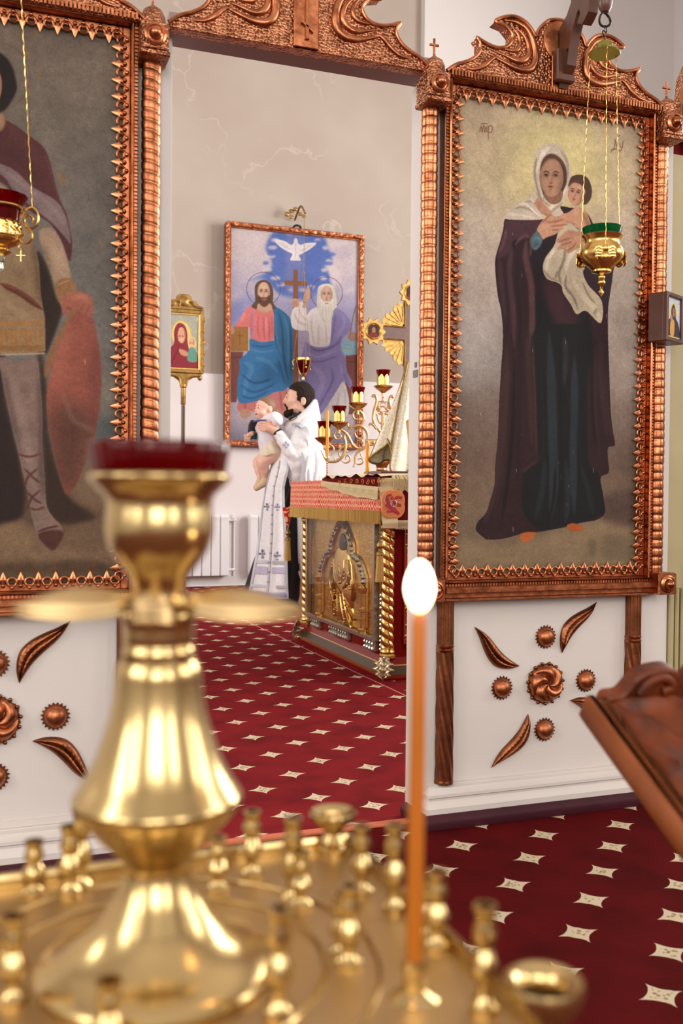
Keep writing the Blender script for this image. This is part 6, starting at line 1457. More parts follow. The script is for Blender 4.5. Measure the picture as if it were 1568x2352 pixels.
def smin(a, b, k):
    h = np.clip(.5+.5*(b-a)/k, 0, 1); return b+(a-b)*h-k*h*(1-h)
def smax(a, b, k): return -smin(-a, -b, k)
def cap(X, Y, Z, a, b, r0, r1):
    a = np.array(a, np.float32); d = np.array(b, np.float32)-a; L = float((d*d).sum())+1e-9
    t = np.clip(((X-a[0])*d[0]+(Y-a[1])*d[1]+(Z-a[2])*d[2])/L, 0, 1)
    return np.sqrt((X-a[0]-t*d[0])**2+(Y-a[1]-t*d[1])**2+(Z-a[2]-t*d[2])**2)-(r0+(r1-r0)*t)
def ell(X, Y, Z, c, r):
    q = np.sqrt(((X-c[0])/r[0])**2+((Y-c[1])/r[1])**2+((Z-c[2])/r[2])**2); return (q-1)*min(r)
def chain(X, Y, Z, pts, k=.01, D=None):
    for (a, ra), (b, rb) in zip(pts, pts[1:]):
        c = cap(X, Y, Z, a, b, ra, rb); D = c if D is None else smin(D, c, k)
    return D
PB = on(655, 1395, z=0); PS = (PB-CAM).dot(FW)/FPX
def PL(px, py, y=0.0): return ((px-655)*PS, y, (1395-py)*PS)
def ZL(zx, zy, y=0.0): return PL(560+zx*.1403, 860+zy*.1403, y)
priest = thing('person', (PB.x, PB.y, 0), 'person with dark hair and beard in white vestments over black, holding a baby', 'person', rz=-YAW)
HO = ZL(872, 400, 0)                       # middle of the head
def man(X, Y, Z):
    x, y, z = X-HO[0], Y-HO[1], Z-HO[2]; ya = np.abs(y)
    D = ell(x, y, z, (.012, 0, .028), (.100, .076, .098))
    D = smin(D, ell(x, y, z, (-.045, 0, -.035), (.062, .060, .080)), .03)
    D = smin(D, cap(x, ya, z, (-.02, .045, -.075), (-.088, .012, -.112), .024, .022), .02)      # jaw
    D = smin(D, ell(x, y, z, (-.093, 0, -.112), (.020, .022, .020)), .015)
    D = smin(D, cap(x, ya, z, (-.060, .042, -.028), (-.045, .052, -.02), .022, .020), .02)      # cheeks
    D = smin(D, cap(x, ya, z, (-.093, .010, .036), (-.082, .040, .034), .012, .011), .012)      # brow
    D = smax(D, -ell(x, ya, z, (-.112, .033, .012), (.022, .018, .012)), .008)                  # eye sockets
    D = smin(D, cap(x, y, z, (-.096, 0, .024), (-.118, 0, -.022), .008, .010), .007)            # nose
    D = smin(D, ell(x, y, z, (-.119, 0, -.030), (.013, .011, .010)), .006)
    D = smin(D, ell(x, ya, z, (-.108, .012, -.035), (.012, .008, .008)), .006)
    D = smin(D, cap(x, ya, z, (-.108, 0, -.066), (-.098, .018, -.070), .0085, .005), .006)      # lips
    D = smin(D, cap(x, ya, z, (-.105, 0, -.081), (-.096, .016, -.078), .008, .005), .006)
    D = smin(D, cap(x, y, z, (.025, 0, -.07), (.045, 0, -.20), .056, .060), .03)                # neck
    E_ = ell(x, ya, z, (.040, .078, -.028), (.021, .010, .034)); E_ = smax(E_, -ell(x, ya, z, (.036, .092, -.022), (.011, .009, .019)), .005)
    D = smin(D, E_, .006)                                                                       # ears
    # trunk, arms and legs under the vestments
    S_ = (PL(698, 985)[0], 0, PL(0, 985)[2]); H_ = (PL(690, 1150)[0], 0, PL(0, 1140)[2])
    D = smin(D, cap(X, Y*.75, Z, (S_[0], 0, S_[2]-.02), (H_[0], 0, H_[2]), .120, .115), .05)
    D = smin(D, cap(X, Y, Z, (S_[0], -.12, S_[2]-.02), (S_[0], .12, S_[2]-.02), .052, .052), .04)
    for s in (-1, 1):
        D = smin(D, chain(X, Y, Z, [((H_[0], s*.09, H_[2]-.05), .085), ((H_[0]-.02+s*.03, s*.10, .50), .058), ((H_[0]+.02, s*.10, .10), .042)]), .04)
        D = smin(D, chain(X, Y, Z, [((H_[0]+.02, s*.10, .07), .045), ((H_[0]-.14, s*.11, .045), .04)]), .02)
    el = PL(676, 1062, -.24); wr = PL(636, 1002, -.20)
    D = smin(D, chain(X, Y, Z, [((S_[0], -.14, S_[2]-.03), .050), (el, .040), (wr, .030)]), .02)
    el = PL(676, 1062, .24); wr = PL(625, 1008, .14)
    D = smin(D, chain(X, Y, Z, [((S_[0], .17, S_[2]), .055), (el, .042), (wr, .030)]), .02)
    return D
def axis(*segs):
    out = []
    for a, b, h in segs: out += list(np.arange(a, b, h))
    return out
hx, hz = HO[0], HO[2]
body = obj('body', surface(man, axis((hx-.32, hx-.14, .014), (hx-.14, hx+.12, .0032), (hx+.12, hx+.32, .014)), axis((-.36, -.1, .014), (-.1, .1, .0032), (.1, .37, .014)), axis((-.01, hz-.21, .016), (hz-.21, hz+.14, .0032))), M['skin'], priest, 180)
def wob(X, Y, Z, f, a): return a*(np.sin(X*f+2*np.sin(Z*f*.7))*np.sin(Y*f*1.1+1.3)*np.sin(Z*f*.9+np.sin(X*f*.6)))
def hair(X, Y, Z):
    x, y, z = X-hx, Y, Z-hz; ya = np.abs(y)
    D = ell(x, y, z, (.018, 0, .034), (.111, .087, .106)); D = smin(D, ell(x, y, z, (.055, 0, -.045), (.062, .068, .075)), .03)
    D = smax(D, -(x+.012+np.clip((z-.048)*2.4, 0, .088)-np.clip(.02-ya, 0, .02)*0), .012)      # hairline
    D = smax(D, -ell(x, ya, z, (.036, .088, -.036), (.024, .03, .040)), .004)                  # round the ear
    D = smax(D, -(z+.045+np.clip((x-.02)*1.4, -.02, .062)), .012)
    return D+wob(X, Y, Z, 150, .0032)+wob(X, Y, Z, 70, .003)
hg = (np.arange(hx-.125, hx+.145, .0032), np.arange(-.105, .105, .0032), np.arange(hz-.15, hz+.155, .0032))
obj('hair', surface(hair, *hg), M['hair'], priest, 180)
def beard(X, Y, Z):
    x, y, z = X-hx, Y, Z-hz; ya = np.abs(y)
    D = cap(x, ya, z, (-.046, .044, -.092), (-.086, .018, -.124), .016, .026)
    D = smin(D, ell(x, y, z, (-.088, 0, -.128), (.036, .034, .032)), .02)
    D = smin(D, cap(x, ya, z, (-.112, .004, -.053), (-.094, .028, -.076), .0075, .0085), .006)
    D = smin(D, cap(x, ya, z, (-.094, .028, -.078), (-.085, .030, -.10), .0075, .012), .01)
    D = smax(D, -ell(x, y, z, (-.112, 0, -.074), (.014, .017, .0085)), .004)
    return D+wob(X, Y, Z, 210, .0022)
obj('beard', surface(beard, np.arange(hx-.13, hx+.01, .0028), np.arange(-.085, .085, .0028), np.arange(hz-.165, hz-.03, .0028)), M['hair'], priest, 180)
for s in (-1, 1):
    mb = MB(); mb.sphere((hx-.0882, s*.032, hz+.011), .0112, 8); e = obj('eye', mb, M['eye_white'], priest, 60)
    mb = MB(); mb.sphere((hx-.0950, s*.0348, hz+.011), .0068, 6); obj('iris', mb, M['eye_dark'], e, 60)
    mb = MB(); mb.tube([(hx-.104, s*.012, hz+.037), (hx-.102, s*.030, hz+.043), (hx-.088, s*.050, hz+.036)], [.0025, .0042, .002], 6); obj('eyebrow', mb, M['hair'], priest, 60)
for s in (-1, 1):
    mb = MB(); mb.tube([(hx-.104, s*.021, hz+.014), (hx-.1045, s*.033, hz+.0195), (hx-.092, s*.046, hz+.013)], [.003, .0050, .003], 8); obj('eyelid', mb, M['skin'], priest, 60)
    mb = MB(); mb.tube([(hx-.102, s*.022, hz+.004), (hx-.101, s*.034, hz+.001), (hx-.091, s*.045, hz+.005)], [.0025, .0035, .0025], 8); obj('eyelid', mb, M['skin'], priest, 60)
mb = MB(); mb.tube([(hx-.099, -.017, hz-.0735), (hx-.1165, 0, hz-.0725), (hx-.099, .017, hz-.0735)], [.002, .0035, .002], 6, flat=.8); obj('lips', mb, M['lip'], priest, 60)
# ---- vestments
def loft(secs, nu=96, sub=6, fold=(.02, 9), yc=0.0, skew=0.0, ph=0.0, openf=None):
    """secs: (photo y, left x, right x, half depth, fold factor)"""
    secs = np.array(secs, float); ys = []; n = len(secs)
    t = np.linspace(0, n-1, (n-1)*sub+1); P = np.stack([np.interp(t, range(n), secs[:, k]) for k in range(5)], 1)
    vs = []
    for y, xl, xr, d, ff in P:
        cx, rx = (xl+xr)/2, (xr-xl)/2
        for i in range(nu):
            a = 2*PI*i/nu; f = 1+ff*fold[0]*(math.sin(fold[1]*a+ph+y*.004)+.6*math.sin(fold[1]*2.3*a+y*.01))
            sx, sy = math.cos(a), math.sin(a)
            q = PL(cx+rx*sx*(1+(f-1)*.35), y); vs.append((q[0], yc+d*sy*f, q[2]))
    m_ = len(P); mb = MB(); mb.add(vs, [(j*nu+i, j*nu+(i+1) % nu, (j+1)*nu+(i+1) % nu, (j+1)*nu+i) for j in range(m_-1) for i in range(nu)])
    return mb
cas = obj('black_cassock', loft([(950, 668, 692, .060, 0), (960, 668, 700, .075, 0), (975, 668, 712, .12, .1), (1000, 668, 718, .15, .2), (1060, 664, 718, .16, .4), (1130, 644, 722, .20, .8), (1190, 622, 722, .20, .6), (1240, 600, 720, .21, .6), (1290, 580, 712, .22, .7), (1345, 562, 706, .23, .8), (1392, 551, 702, .235, .8)], fold=(.05, 8)), M['black_cloth'], priest, 60)
ph_secs = [(919, 714, 724, .05, 0), (928, 706, 727, .075, 0), (940, 696, 729, .10, 0), (953, 680, 732, .13, .1), (964, 664, 733, .16, .2), (974, 654, 735, .19, .25), (988, 649, 737, .215, .3), (1010, 649, 739, .235, .5), (1040, 654, 743, .245, .8), (1080, 662, 748, .25, 1), (1130, 664, 755, .255, 1.2), (1190, 665, 762, .26, 1.4), (1260, 668, 770, .265, 1.6), (1310, 676, 776, .268, 1.8), (1346, 694, 780, .27, 1.9)]
obj('white_phelonion', loft(ph_secs, nu=140, fold=(.045, 11), ph=.7), M['brocade_white'], priest, 60)
mb = MB()
for w0, w1, pts in [(0, 0, [(790,868),(830,858),(880,852),(960,890),(1010,950),(1050,1040),(1080,1120),(1085,1190)]), (0, 0, [(935,1310),(960,1400),(985,1500),(985,1580),(970,1680),(960,1760)])]:
    P = spline([ZL(x, y) for x, y in pts], 6)
    def yn(x, z):
        py = 1395-z/PS; s_ = np.array(ph_secs); xl, xr, d = [np.interp(py, s_[:, 0], s_[:, k]) for k in (1, 2, 3)]; q = (x/PS+655-(xl+xr)/2)/((xr-xl)/2)
        px_ = x/PS+655; sl = -9
        if 985 < py < 1110 and abs(px_-693) < 31: sl = .20+.115*math.sqrt(1-((px_-693)/31)**2)
        return -max(d*math.sqrt(max(.02, 1-q*q))*1.055+.012, sl+.01)
    vs = []
    for i, p in enumerate(P):
        a = Vector(P[max(0, i-1)]); b = Vector(P[min(len(P)-1, i+1)]); t_ = (b-a).normalized(); nx, nz = -t_.z, t_.x
        for s_ in (-1, 1):
            x, z = p[0]+s_*nx*.017, p[2]+s_*nz*.017; vs.append((x, yn(x, z), z))
    mb.add(vs, [(2*i, 2*i+1, 2*i+3, 2*i+2) for i in range(len(P)-1)])
obj('silver_braid', mb, M['silver_trim'], priest, 60)
# draped sleeve, cuff, hands
def sleeve(s, pts, name, m):
    mb = MB(); P = spline([p for p, _ in pts], 6); R_ = [float(np.interp(i/(len(P)-1), np.linspace(0, 1, len(pts)), [r for _, r in pts])) for i in range(len(P))]
    mb.tube(P, R_, 28)
    k = len(mb.v)
    mb.v = [(x+.004*math.sin(z*90+i % 28*.7), y+.004*math.sin(z*70), z) for i, (x, y, z) in enumerate(mb.v)]
    return obj(name, mb, m, priest, 60)
sleeve(-1, [(PL(712, 972, -.10), .075), (PL(702, 1000, -.165), .105), (PL(692, 1030, -.20), .118), (PL(686, 1062, -.215), .108), (PL(684, 1090, -.215), .085), (PL(684, 1125, -.21), .05), (PL(684, 1160, -.20), .02)], 'draped_sleeve', M['brocade_white'])
for pts, r in (([(706, 990), (712, 1040), (700, 1090), (704, 1160), (712, 1250)], .020), ([(722, 985), (728, 1060), (722, 1150), (730, 1260)], .018), ([(690, 1000), (676, 1040), (673, 1075), (684, 1100)], .016), ([(700, 1100), (690, 1180), (688, 1290)], .016)):
    P = []
    for x, y in spline(pts, 6):
        s_ = np.array(ph_secs); xl, xr, d = [np.interp(y, s_[:, 0], s_[:, k]) for k in (1, 2, 3)]; q = (x-(xl+xr)/2)/((xr-xl)/2); p = PL(x, y)
        P.append((p[0], -d*math.sqrt(max(.02, 1-q*q))-(.05 if y < 1110 and x < 712 else 0)+.004, p[2]))
    nn = len(P); mb = MB(); mb.tube(P, [max(.003, r*math.sin(PI*(i+.5)/nn)**.6) for i in range(nn)], 10); obj('cape_fold', mb, M['brocade_white'], priest, 60)
sleeve(1, [(PL(700, 985, .15), .085), (PL(690, 1015, .20), .098), (PL(680, 1045, .22), .09), (PL(668, 1068, .22), .06)], 'draped_sleeve', M['brocade_white'])
cf = sleeve(-1, [(PL(682, 1058, -.27), .058), (PL(665, 1036, -.272), .056), (PL(650, 1014, -.262), .046), (PL(641, 1000, -.25), .040)], 'cuff', M['brocade_white'])
sleeve(1, [(PL(664, 1050, .22), .055), (PL(640, 1025, .19), .05), (PL(618, 1006, .15), .042)], 'cuff', M['brocade_white'])
mb = MB(); a_, b_ = Vector(PL(641.5, 1001, -.251)), Vector(PL(638.5, 997, -.247)); mb.tube([a_, b_], [.0415, .040], 24); obj('black_wristband', mb, M['black_cloth'], priest, 60)
mb = MB(); c_ = Vector(PL(659, 1026, -.32))
for dx, dz in ((0, .018), (0, -.018), (.018, 0), (-.018, 0)): mb.sphere((c_.x+dx, c_.y-.006, c_.z+dz), .011, 5, (1, .4, 1))
obj('cuff_cross', mb, M['lavender'], cf, 60)
def hand_sdf(pal, tips, thumb, wr, side):
    def f(X, Y, Z):
        D = cap(X, Y, Z, wr, pal[0], .030, .030); D = smin(D, cap(X, Y, Z, pal[1], pal[2], .022, .022), .02)
        for p in tips: D = smin(D, chain(X, Y, Z, p, .004), .006)
        return smin(D, chain(X, Y, Z, thumb, .005), .010)
    return f
# near hand: palm against the baby's back, fingers reaching left round the chest
w1 = ZL(545, 985, -.245); k1 = ZL(430, 905, -.235)
tips = []
for i, (zy, tx, dy) in enumerate([(828, 268, 0), (868, 252, -.004), (905, 262, -.006), (940, 290, -.004)]):
    a = ZL(400, 858+i*27, -.245); b = ZL(345, zy+6+i*3, -.250); c = ZL(300, zy+4, -.240); d = ZL(tx, zy, -.222)
    tips.append([(a, .0115), (b, .0105), (c, .0095), (d, .0085)])
thumb = [(ZL(470, 870, -.235), .015), (ZL(440, 820, -.245), .012), (ZL(400, 800, -.245), .010)]
f1 = hand_sdf((k1, ZL(415, 868, -.235), ZL(425, 945, -.232)), tips, thumb, w1, -1)
g = lambda zx0, zx1, y0, y1, zy0, zy1, h: (np.arange(ZL(zx0, 0)[0], ZL(zx1, 0)[0], h), np.arange(y0, y1, h), np.arange(ZL(0, zy1)[2], ZL(0, zy0)[2], h))
obj('hand', surface(f1, *g(220, 600, -.30, -.17, 760, 1060, .0026)), M['skin'], priest, 180)
w2 = ZL(330, 1000, .13); tips = []
for i, zy in enumerate((862, 893, 925, 955)): tips.append([(ZL(262, zy+10, .055), .011), (ZL(222, zy+4, .02), .0100), (ZL(205, zy, -.03), .0095), (ZL(208, zy+2, -.075), .0085)])
f2 = hand_sdf((ZL(290, 940, .085), ZL(275, 880, .065), ZL(275, 955, .065)), tips, [(ZL(300, 880, .06), .014), (ZL(270, 845, .03), .012), (ZL(255, 838, -.01), .010)], w2, 1)
obj('hand', surface(f2, *g(150, 420, -.11, .20, 790, 1060, .003)), M['skin'], priest, 180)
# stole: long white front panel with button band, crosses and fringes
EP = np.array([(1012, 640, 662), (1040, 630, 664), (1080, 621, 665), (1120, 611, 656), (1165, 604, 657), (1230, 597, 662), (1280, 590, 664), (1340, 579, 666), (1368, 573, 668)], float)
def ep(u, py, out=0.0):
    xl, xr = np.interp(py, EP[:, 0], EP[:, 1]), np.interp(py, EP[:, 0], EP[:, 2]); t_ = (py-1040)/328
    y = -.17-.13*min(1, u*1.8)-.03*t_+.13*(1-min(1, max(0, (py-1012)/70)))-.012*math.sin(u*9+t_*3)*(.4+t_)
    q = PL(xl+(xr-xl)*u, py); return (q[0]-out*.4, y-out, q[2])
mb = MB(); mb.grid(lambda u, v: ep(u, 1012+(1352-1012)*v), 30, 44); stole = obj('long_stole', mb, M['brocade_white'], priest, 60)
def strip(u0, u1, y0, y1, out, m, nm, n=30):
    mb = MB(); mb.grid(lambda a, b: ep(u0+(u1-u0)*a, y0+(y1-y0)*b, out), 4, n); return obj(nm, mb, m, stole, 60)
for u in (.0, .93): strip(u, u+.07, 1040, 1350, .004, M['silver_trim'], 'edge_braid')
strip(.455, .52, 1060, 1350, .005, M['silver_trim'], 'button_band')
mb = MB()
for i in range(13): mb.sphere(ep(.487, 1075+i*21, .012), .0085, 5)
obj('buttons', mb, M['silver_trim'], stole, 60)['kind'] = 'stuff'
strip(.04, .44, 1308, 1313, .006, M['lavender'], 'woven_band', 3)
for u0, u1 in ((.06, .43), (.56, .94)): strip(u0, u1, 1282, 1289, .006, M['silver_trim'], 'woven_band', 3); strip(u0, u1, 1296, 1309, .006, M['lavender'], 'short_fringe', 3)
strip(.04, .97, 1336, 1342, .006, M['silver_trim'], 'woven_band', 3)
for u, py in ((.24, 1163), (.72, 1163), (.22, 1268), (.72, 1270)):
    mb = MB(); c_ = Vector(ep(u, py, .008)); k = 1 if py < 1200 else 1.25
    for a in range(4):
        dx, dz = math.cos(a*PI/2)*.017*k, math.sin(a*PI/2)*.021*k
        mb.tube([(c_.x, c_.y-.003, c_.z), (c_.x+dx*.6, c_.y-.003-.05*dx, c_.z+dz*.6), (c_.x+dx, c_.y-.003-.05*dx, c_.z+dz), (c_.x+dx*1.5, c_.y-.003-.05*dx, c_.z+dz*1.5)], [.002, .0045*k, .009*k, .001], 8); obj('embroidered_cross', mb, M['lavender'], stole, 60)
mb = MB()
for i in range(70):
    u = i/70; a = ep(u, 1351, .002); b = ep(u+.0105, 1351, .002); c_ = ep(u+.0105, 1366, .004); d = ep(u, 1366, .004); mb.add([a, b, c_, d, ep(u+.005, 1358, .009)], [(0, 1, 4), (1, 2, 4), (2, 3, 4), (3, 0, 4)])
obj('long_fringe', mb, M['lavender'], stole, 0)['kind'] = 'stuff'
# white collar facing and black neckband
mb = MB(); mb.tube(spline([ZL(735, 720, -.03), ZL(760, 745, -.07), ZL(840, 700, -.085), ZL(915, 640, -.07)], 6), .017, 10); obj('black_neckband', mb, M['black_cloth'], priest, 60)
mb = MB(); mb.tube(spline([ZL(640, 850, -.05), ZL(690, 790, -.10), ZL(800, 765, -.13), ZL(860, 712, -.125)], 6), .004, 8); obj('gold_collar_edge', mb, M['gold_dull'], priest, 60)
# ---- baby
BO = ZL(330, 592, -.10)
BB = ZL(420, 1000, -.12)
wb = priest.matrix_basis if False else Matrix.Translation((PB.x, PB.y, 0)) @ Matrix.Rotation(-YAW, 4, 'Z')
bw = wb @ Vector((BB[0], BB[1], BB[2]))
baby = thing('person', tuple(bw), 'baby in a white top and beige socks held facing left in the arms', 'person', rz=-YAW)
def BZ(zx, zy, y=0.0):
    q = ZL(zx, zy); return (q[0]-BB[0], y-.12-BB[1], q[2]-BB[2])
TA = math.radians(34); ca, sa = math.cos(TA), math.sin(TA); bo = BZ(330, 592, .02)
def hloc(X, Y, Z):
    x, y, z = X-bo[0], Y-bo[1], Z-bo[2]; return x*ca+y*sa, -x*sa+y*ca, z      # face looks along -x of the turned frame
def bhead(X, Y, Z):
    x, y, z = hloc(X, Y, Z); ya = np.abs(y)
    D = ell(x, y, z, (.012, 0, .018), (.082, .070, .074)); D = smin(D, ell(x, y, z, (-.030, 0, -.030), (.048, .052, .048)), .02)
    D = smin(D, ell(x, ya, z, (-.040, .028, -.035), (.030, .026, .028)), .014); D = smin(D, ell(x, y, z, (-.060, 0, -.066), (.018, .018, .014)), .014)
    D = smax(D, -ell(x, ya, z, (-.082, .026, .004), (.014, .016, .009)), .008)
    D = smin(D, ell(x, y, z, (-.080, 0, -.016), (.013, .010, .010)), .008); D = smin(D, ell(x, ya, z, (-.074, .008, -.020), (.009, .007, .006)), .005)
    D = smin(D, ell(x, y, z, (-.072, 0, -.036), (.010, .016, .006)), .006); D = smin(D, ell(x, y, z, (-.068, 0, -.060), (.010, .013, .006)), .006)
    D = smax(D, -ell(x, y, z, (-.078, 0, -.048), (.014, .013, .0085)), .004)
    E_ = ell(x, ya, z, (.016, .070, -.008), (.016, .008, .024)); E_ = smax(E_, -ell(x, ya, z, (.012, .080, -.004), (.008, .007, .012)), .004)
    return smin(D, E_, .005)
def bfing(X, Y, Z, base, dirn, spread, D, L_=.022, r=.0062):
    b = Vector(base); d = Vector(dirn).normalized(); s_ = Vector(spread).normalized()
    for i in range(4):
        a = b+s_*(i-1.5)*.0125; m_ = a+d*L_*(1 if i in (1, 2) else .85); e = m_+d*L_*.5+Vector((0, .006, -.010)); D = smin(D, chain(X, Y, Z, [(tuple(a), r), (tuple(m_), r*.95), (tuple(e), r*.85)], .003), .004)
    a = b-s_*.022-d*.012; return smin(D, chain(X, Y, Z, [(tuple(a), r), (tuple(a-s_*.012+d*.014), r*.9)], .003), .006)
def babyf(X, Y, Z):
    D = bhead(X, Y, Z)
    D = smin(D, cap(X, Y, Z, BZ(350, 700, .03), BZ(370, 800, .03), .034, .045), .02)
    D = smin(D, cap(X, Y*.9, Z, BZ(380, 860, .03), BZ(430, 1230, .03), .078, .082), .04)
    # arms
    D = smin(D, chain(X, Y, Z, [(BZ(470, 800, -.05), .034), (BZ(560, 790, -.09), .028), (BZ(545, 835, -.12), .022), (BZ(535, 862, -.125), .019)], .01), .02)
    D = bfing(X, Y, Z, BZ(528, 880, -.125), (-.35, 0, -1), (1, 0, -.2), D)
    D = smin(D, chain(X, Y, Z, [(BZ(310, 830, .09), .033), (BZ(200, 900, .09), .026), (BZ(120, 990, .06), .020), (BZ(75, 1010, .04), .017)], .01), .02)
    D = bfing(X, Y, Z, BZ(62, 1030, .04), (-.25, 0, -1), (1, .2, 0), D)
    # legs: near then far
    D = smin(D, chain(X, Y, Z, [(BZ(490, 1325, -.05), .064), (BZ(330, 1450, -.07), .044), (BZ(328, 1500, -.065), .040), (BZ(345, 1580, -.05), .037), (BZ(345, 1715, -.04), .023)], .012), .03)
    D = smin(D, chain(X, Y, Z, [(BZ(380, 1320, .08), .058), (BZ(222, 1435, .08), .040), (BZ(218, 1490, .075), .036), (BZ(240, 1590, .06), .032), (BZ(262, 1700, .04), .022)], .012), .03)
    D = smin(D, chain(X, Y, Z, [(BZ(350, 1745, -.04), .024), (BZ(330, 1790, -.045), .025), (BZ(225, 1870, -.05), .020)], .01), .01)
    D = smin(D, chain(X, Y, Z, [(BZ(270, 1735, .04), .023), (BZ(255, 1780, .035), .024), (BZ(200, 1850, .03), .019)], .01), .01)
    return D
bl, bh = BZ(-10, 1920), BZ(640, 400)
obj('body', surface(babyf, np.arange(bl[0], bh[0], .0036), np.arange(-.16, .20, .0036), np.arange(bl[2], bh[2], .0036)), M['skin_baby'], baby, 180)
def bhair(X, Y, Z):
    x, y, z = hloc(X, Y, Z); ya = np.abs(y)
    D = ell(x, y, z, (.016, 0, .021), (.084, .0735, .0765)); D = smax(D, -(x+.030+np.clip((z-.045)*1.2, -.05, .05)), .01); D = smax(D, -(z-.005+np.clip(x*.9, -.02, .06)), .01)
    D = smax(D, -ell(x, ya, z, (.014, .072, -.008), (.020, .02, .028)), .004); return D+wob(X, Y, Z, 260, .0012)
obj('hair', surface(bhair, np.arange(bo[0]-.1, bo[0]+.12, .003), np.arange(bo[1]-.11, bo[1]+.11, .003), np.arange(bo[2]-.06, bo[2]+.11, .003)), M['hair_baby'], baby, 180)
def hw(x, y, z): return (bo[0]+x*ca-y*sa, bo[1]+x*sa+y*ca, bo[2]+z)
for s in (-1, 1):
    mb = MB(); mb.sphere(hw(-.0640, s*.026, .004), .0090, 7); e = obj('eye', mb, M['eye_white'], baby, 60)
    mb = MB(); mb.sphere(hw(-.0685, s*.0268, .004), .0062, 6); obj('iris', mb, M['eye_dark'], e, 60)
    mb = MB(); mb.tube([hw(-.078, s*.013, .020), hw(-.077, s*.026, .0235), hw(-.068, s*.038, .020)], .0014, 5); obj('eyebrow', mb, M['hair_baby'], baby, 60)
mb = MB(); mb.sphere(hw(-.066, 0, -.048), .0105, 6, (.8, 1.1, .75)); obj('open_mouth', mb, mat('mouth_dark', rgb(110, 48, 44), .5), baby, 60)
mb = MB(); mb.tube([hw(-.0745+.006*(1-abs(math.cos(a))), .0145*math.cos(a), -.048+.0098*math.sin(a)) for a in [i*PI/8 for i in range(16)]], .0026, 5, closed=True); obj('lips', mb, M['lip'], baby, 60)
def shirt(X, Y, Z):
    D = cap(X, Y*.9, Z, BZ(390, 850, .03), BZ(430, 1190, .03), .090, .094)
    D = smin(D, chain(X, Y, Z, [(BZ(430, 770, -.03), .050), (BZ(520, 770, -.085), .052), (BZ(545, 810, -.11), .044)], .02), .03)
    D = smin(D, chain(X, Y, Z, [(BZ(310, 830, .08), .045), (BZ(215, 890, .09), .036)], .02), .03)
    D = smax(D, -ell(X, Y, Z, bo, (.086, .08, .098)), .01); D = smax(D, BZ(0, 1300)[2]+0-Z+.0*X, .008)
    return D+.0035*np.sin(Z*60+X*50+2*np.sin(Y*30))
obj('white_top', surface(shirt, np.arange(bl[0]+.05, bh[0]+.03, .0045), np.arange(-.17, .20, .0045), np.arange(BZ(0, 1320)[2], BZ(0, 640)[2], .0045)), M['white_cotton'], baby, 180)
def diaper(X, Y, Z):
    D = cap(X, Y*.9, Z, BZ(450, 1200, .03), BZ(430, 1300, .02), .098, .088); D = smin(D, cap(X, Y, Z, BZ(470, 1320, -.05), BZ(430, 1345, -.06), .074, .070), .02)
    D = smax(D, BZ(0, 1345)[2]-Z+(X-BZ(450, 0)[0])*.2, .008); D = smax(D, Z-BZ(0, 1130)[2]-(X-BZ(330, 0)[0])*.5, .008); return D+.003*np.sin(X*90+Z*40)
obj('cream_bottoms', surface(diaper, np.arange(BZ(200, 0)[0], BZ(680, 0)[0], .0045), np.arange(-.17, .17, .0045), np.arange(BZ(0, 1400)[2], BZ(0, 1080)[2], .0045)), mat('cream_cotton', rgb(226, 212, 190), .85), baby, 180)
for (a, b, c_, d) in ((BZ(348, 1722, -.04), BZ(352, 1752, -.04), BZ(330, 1792, -.045), BZ(222, 1872, -.05)), (BZ(268, 1708, .04), BZ(270, 1738, .04), BZ(256, 1782, .035), BZ(198, 1852, .03))):
    def sock(X, Y, Z): return chain(X, Y, Z, [(a, .026), (b, .028), (c_, .029), (d, .022)], .012)
    lo = [min(q[k] for q in (a, b, c_, d))-.04 for k in range(3)]; hi = [max(q[k] for q in (a, b, c_, d))+.04 for k in range(3)]
    obj('sock', surface(sock, np.arange(lo[0], hi[0], .004), np.arange(lo[1], hi[1], .004), np.arange(lo[2], hi[2], .004)), M['beige_knit'], baby, 180)
# dark and teal cuff with a gold stripe behind the baby's forearm
mb = MB(); mb.tube([BZ(165, 800, .10), BZ(135, 860, .09), BZ(125, 960, .08)], [.040, .040, .038], 18); cfb = obj('dark_sleeve', mb, M['black_cloth'], baby, 60)
mb = MB(); mb.tube([BZ(125, 960, .08), BZ(128, 985, .08)], [.0395, .0390], 18); obj('gold_stripe', mb, M['gold_dull'], cfb, 60)
mb = MB(); mb.tube([BZ(128, 985, .08), BZ(130, 1075, .08)], [.038, .036], 18); obj('teal_end', mb, M['teal_cloth'], cfb, 60)
mb = MB(); mb.tube([BZ(165, 808, -.06), BZ(260, 800, -.095), BZ(400, 790, -.12)], [.006, .010, .004], 8); obj('blue_collar_edge', mb, mat('blue_trim', rgb(70, 74, 130), .7), baby, 60)
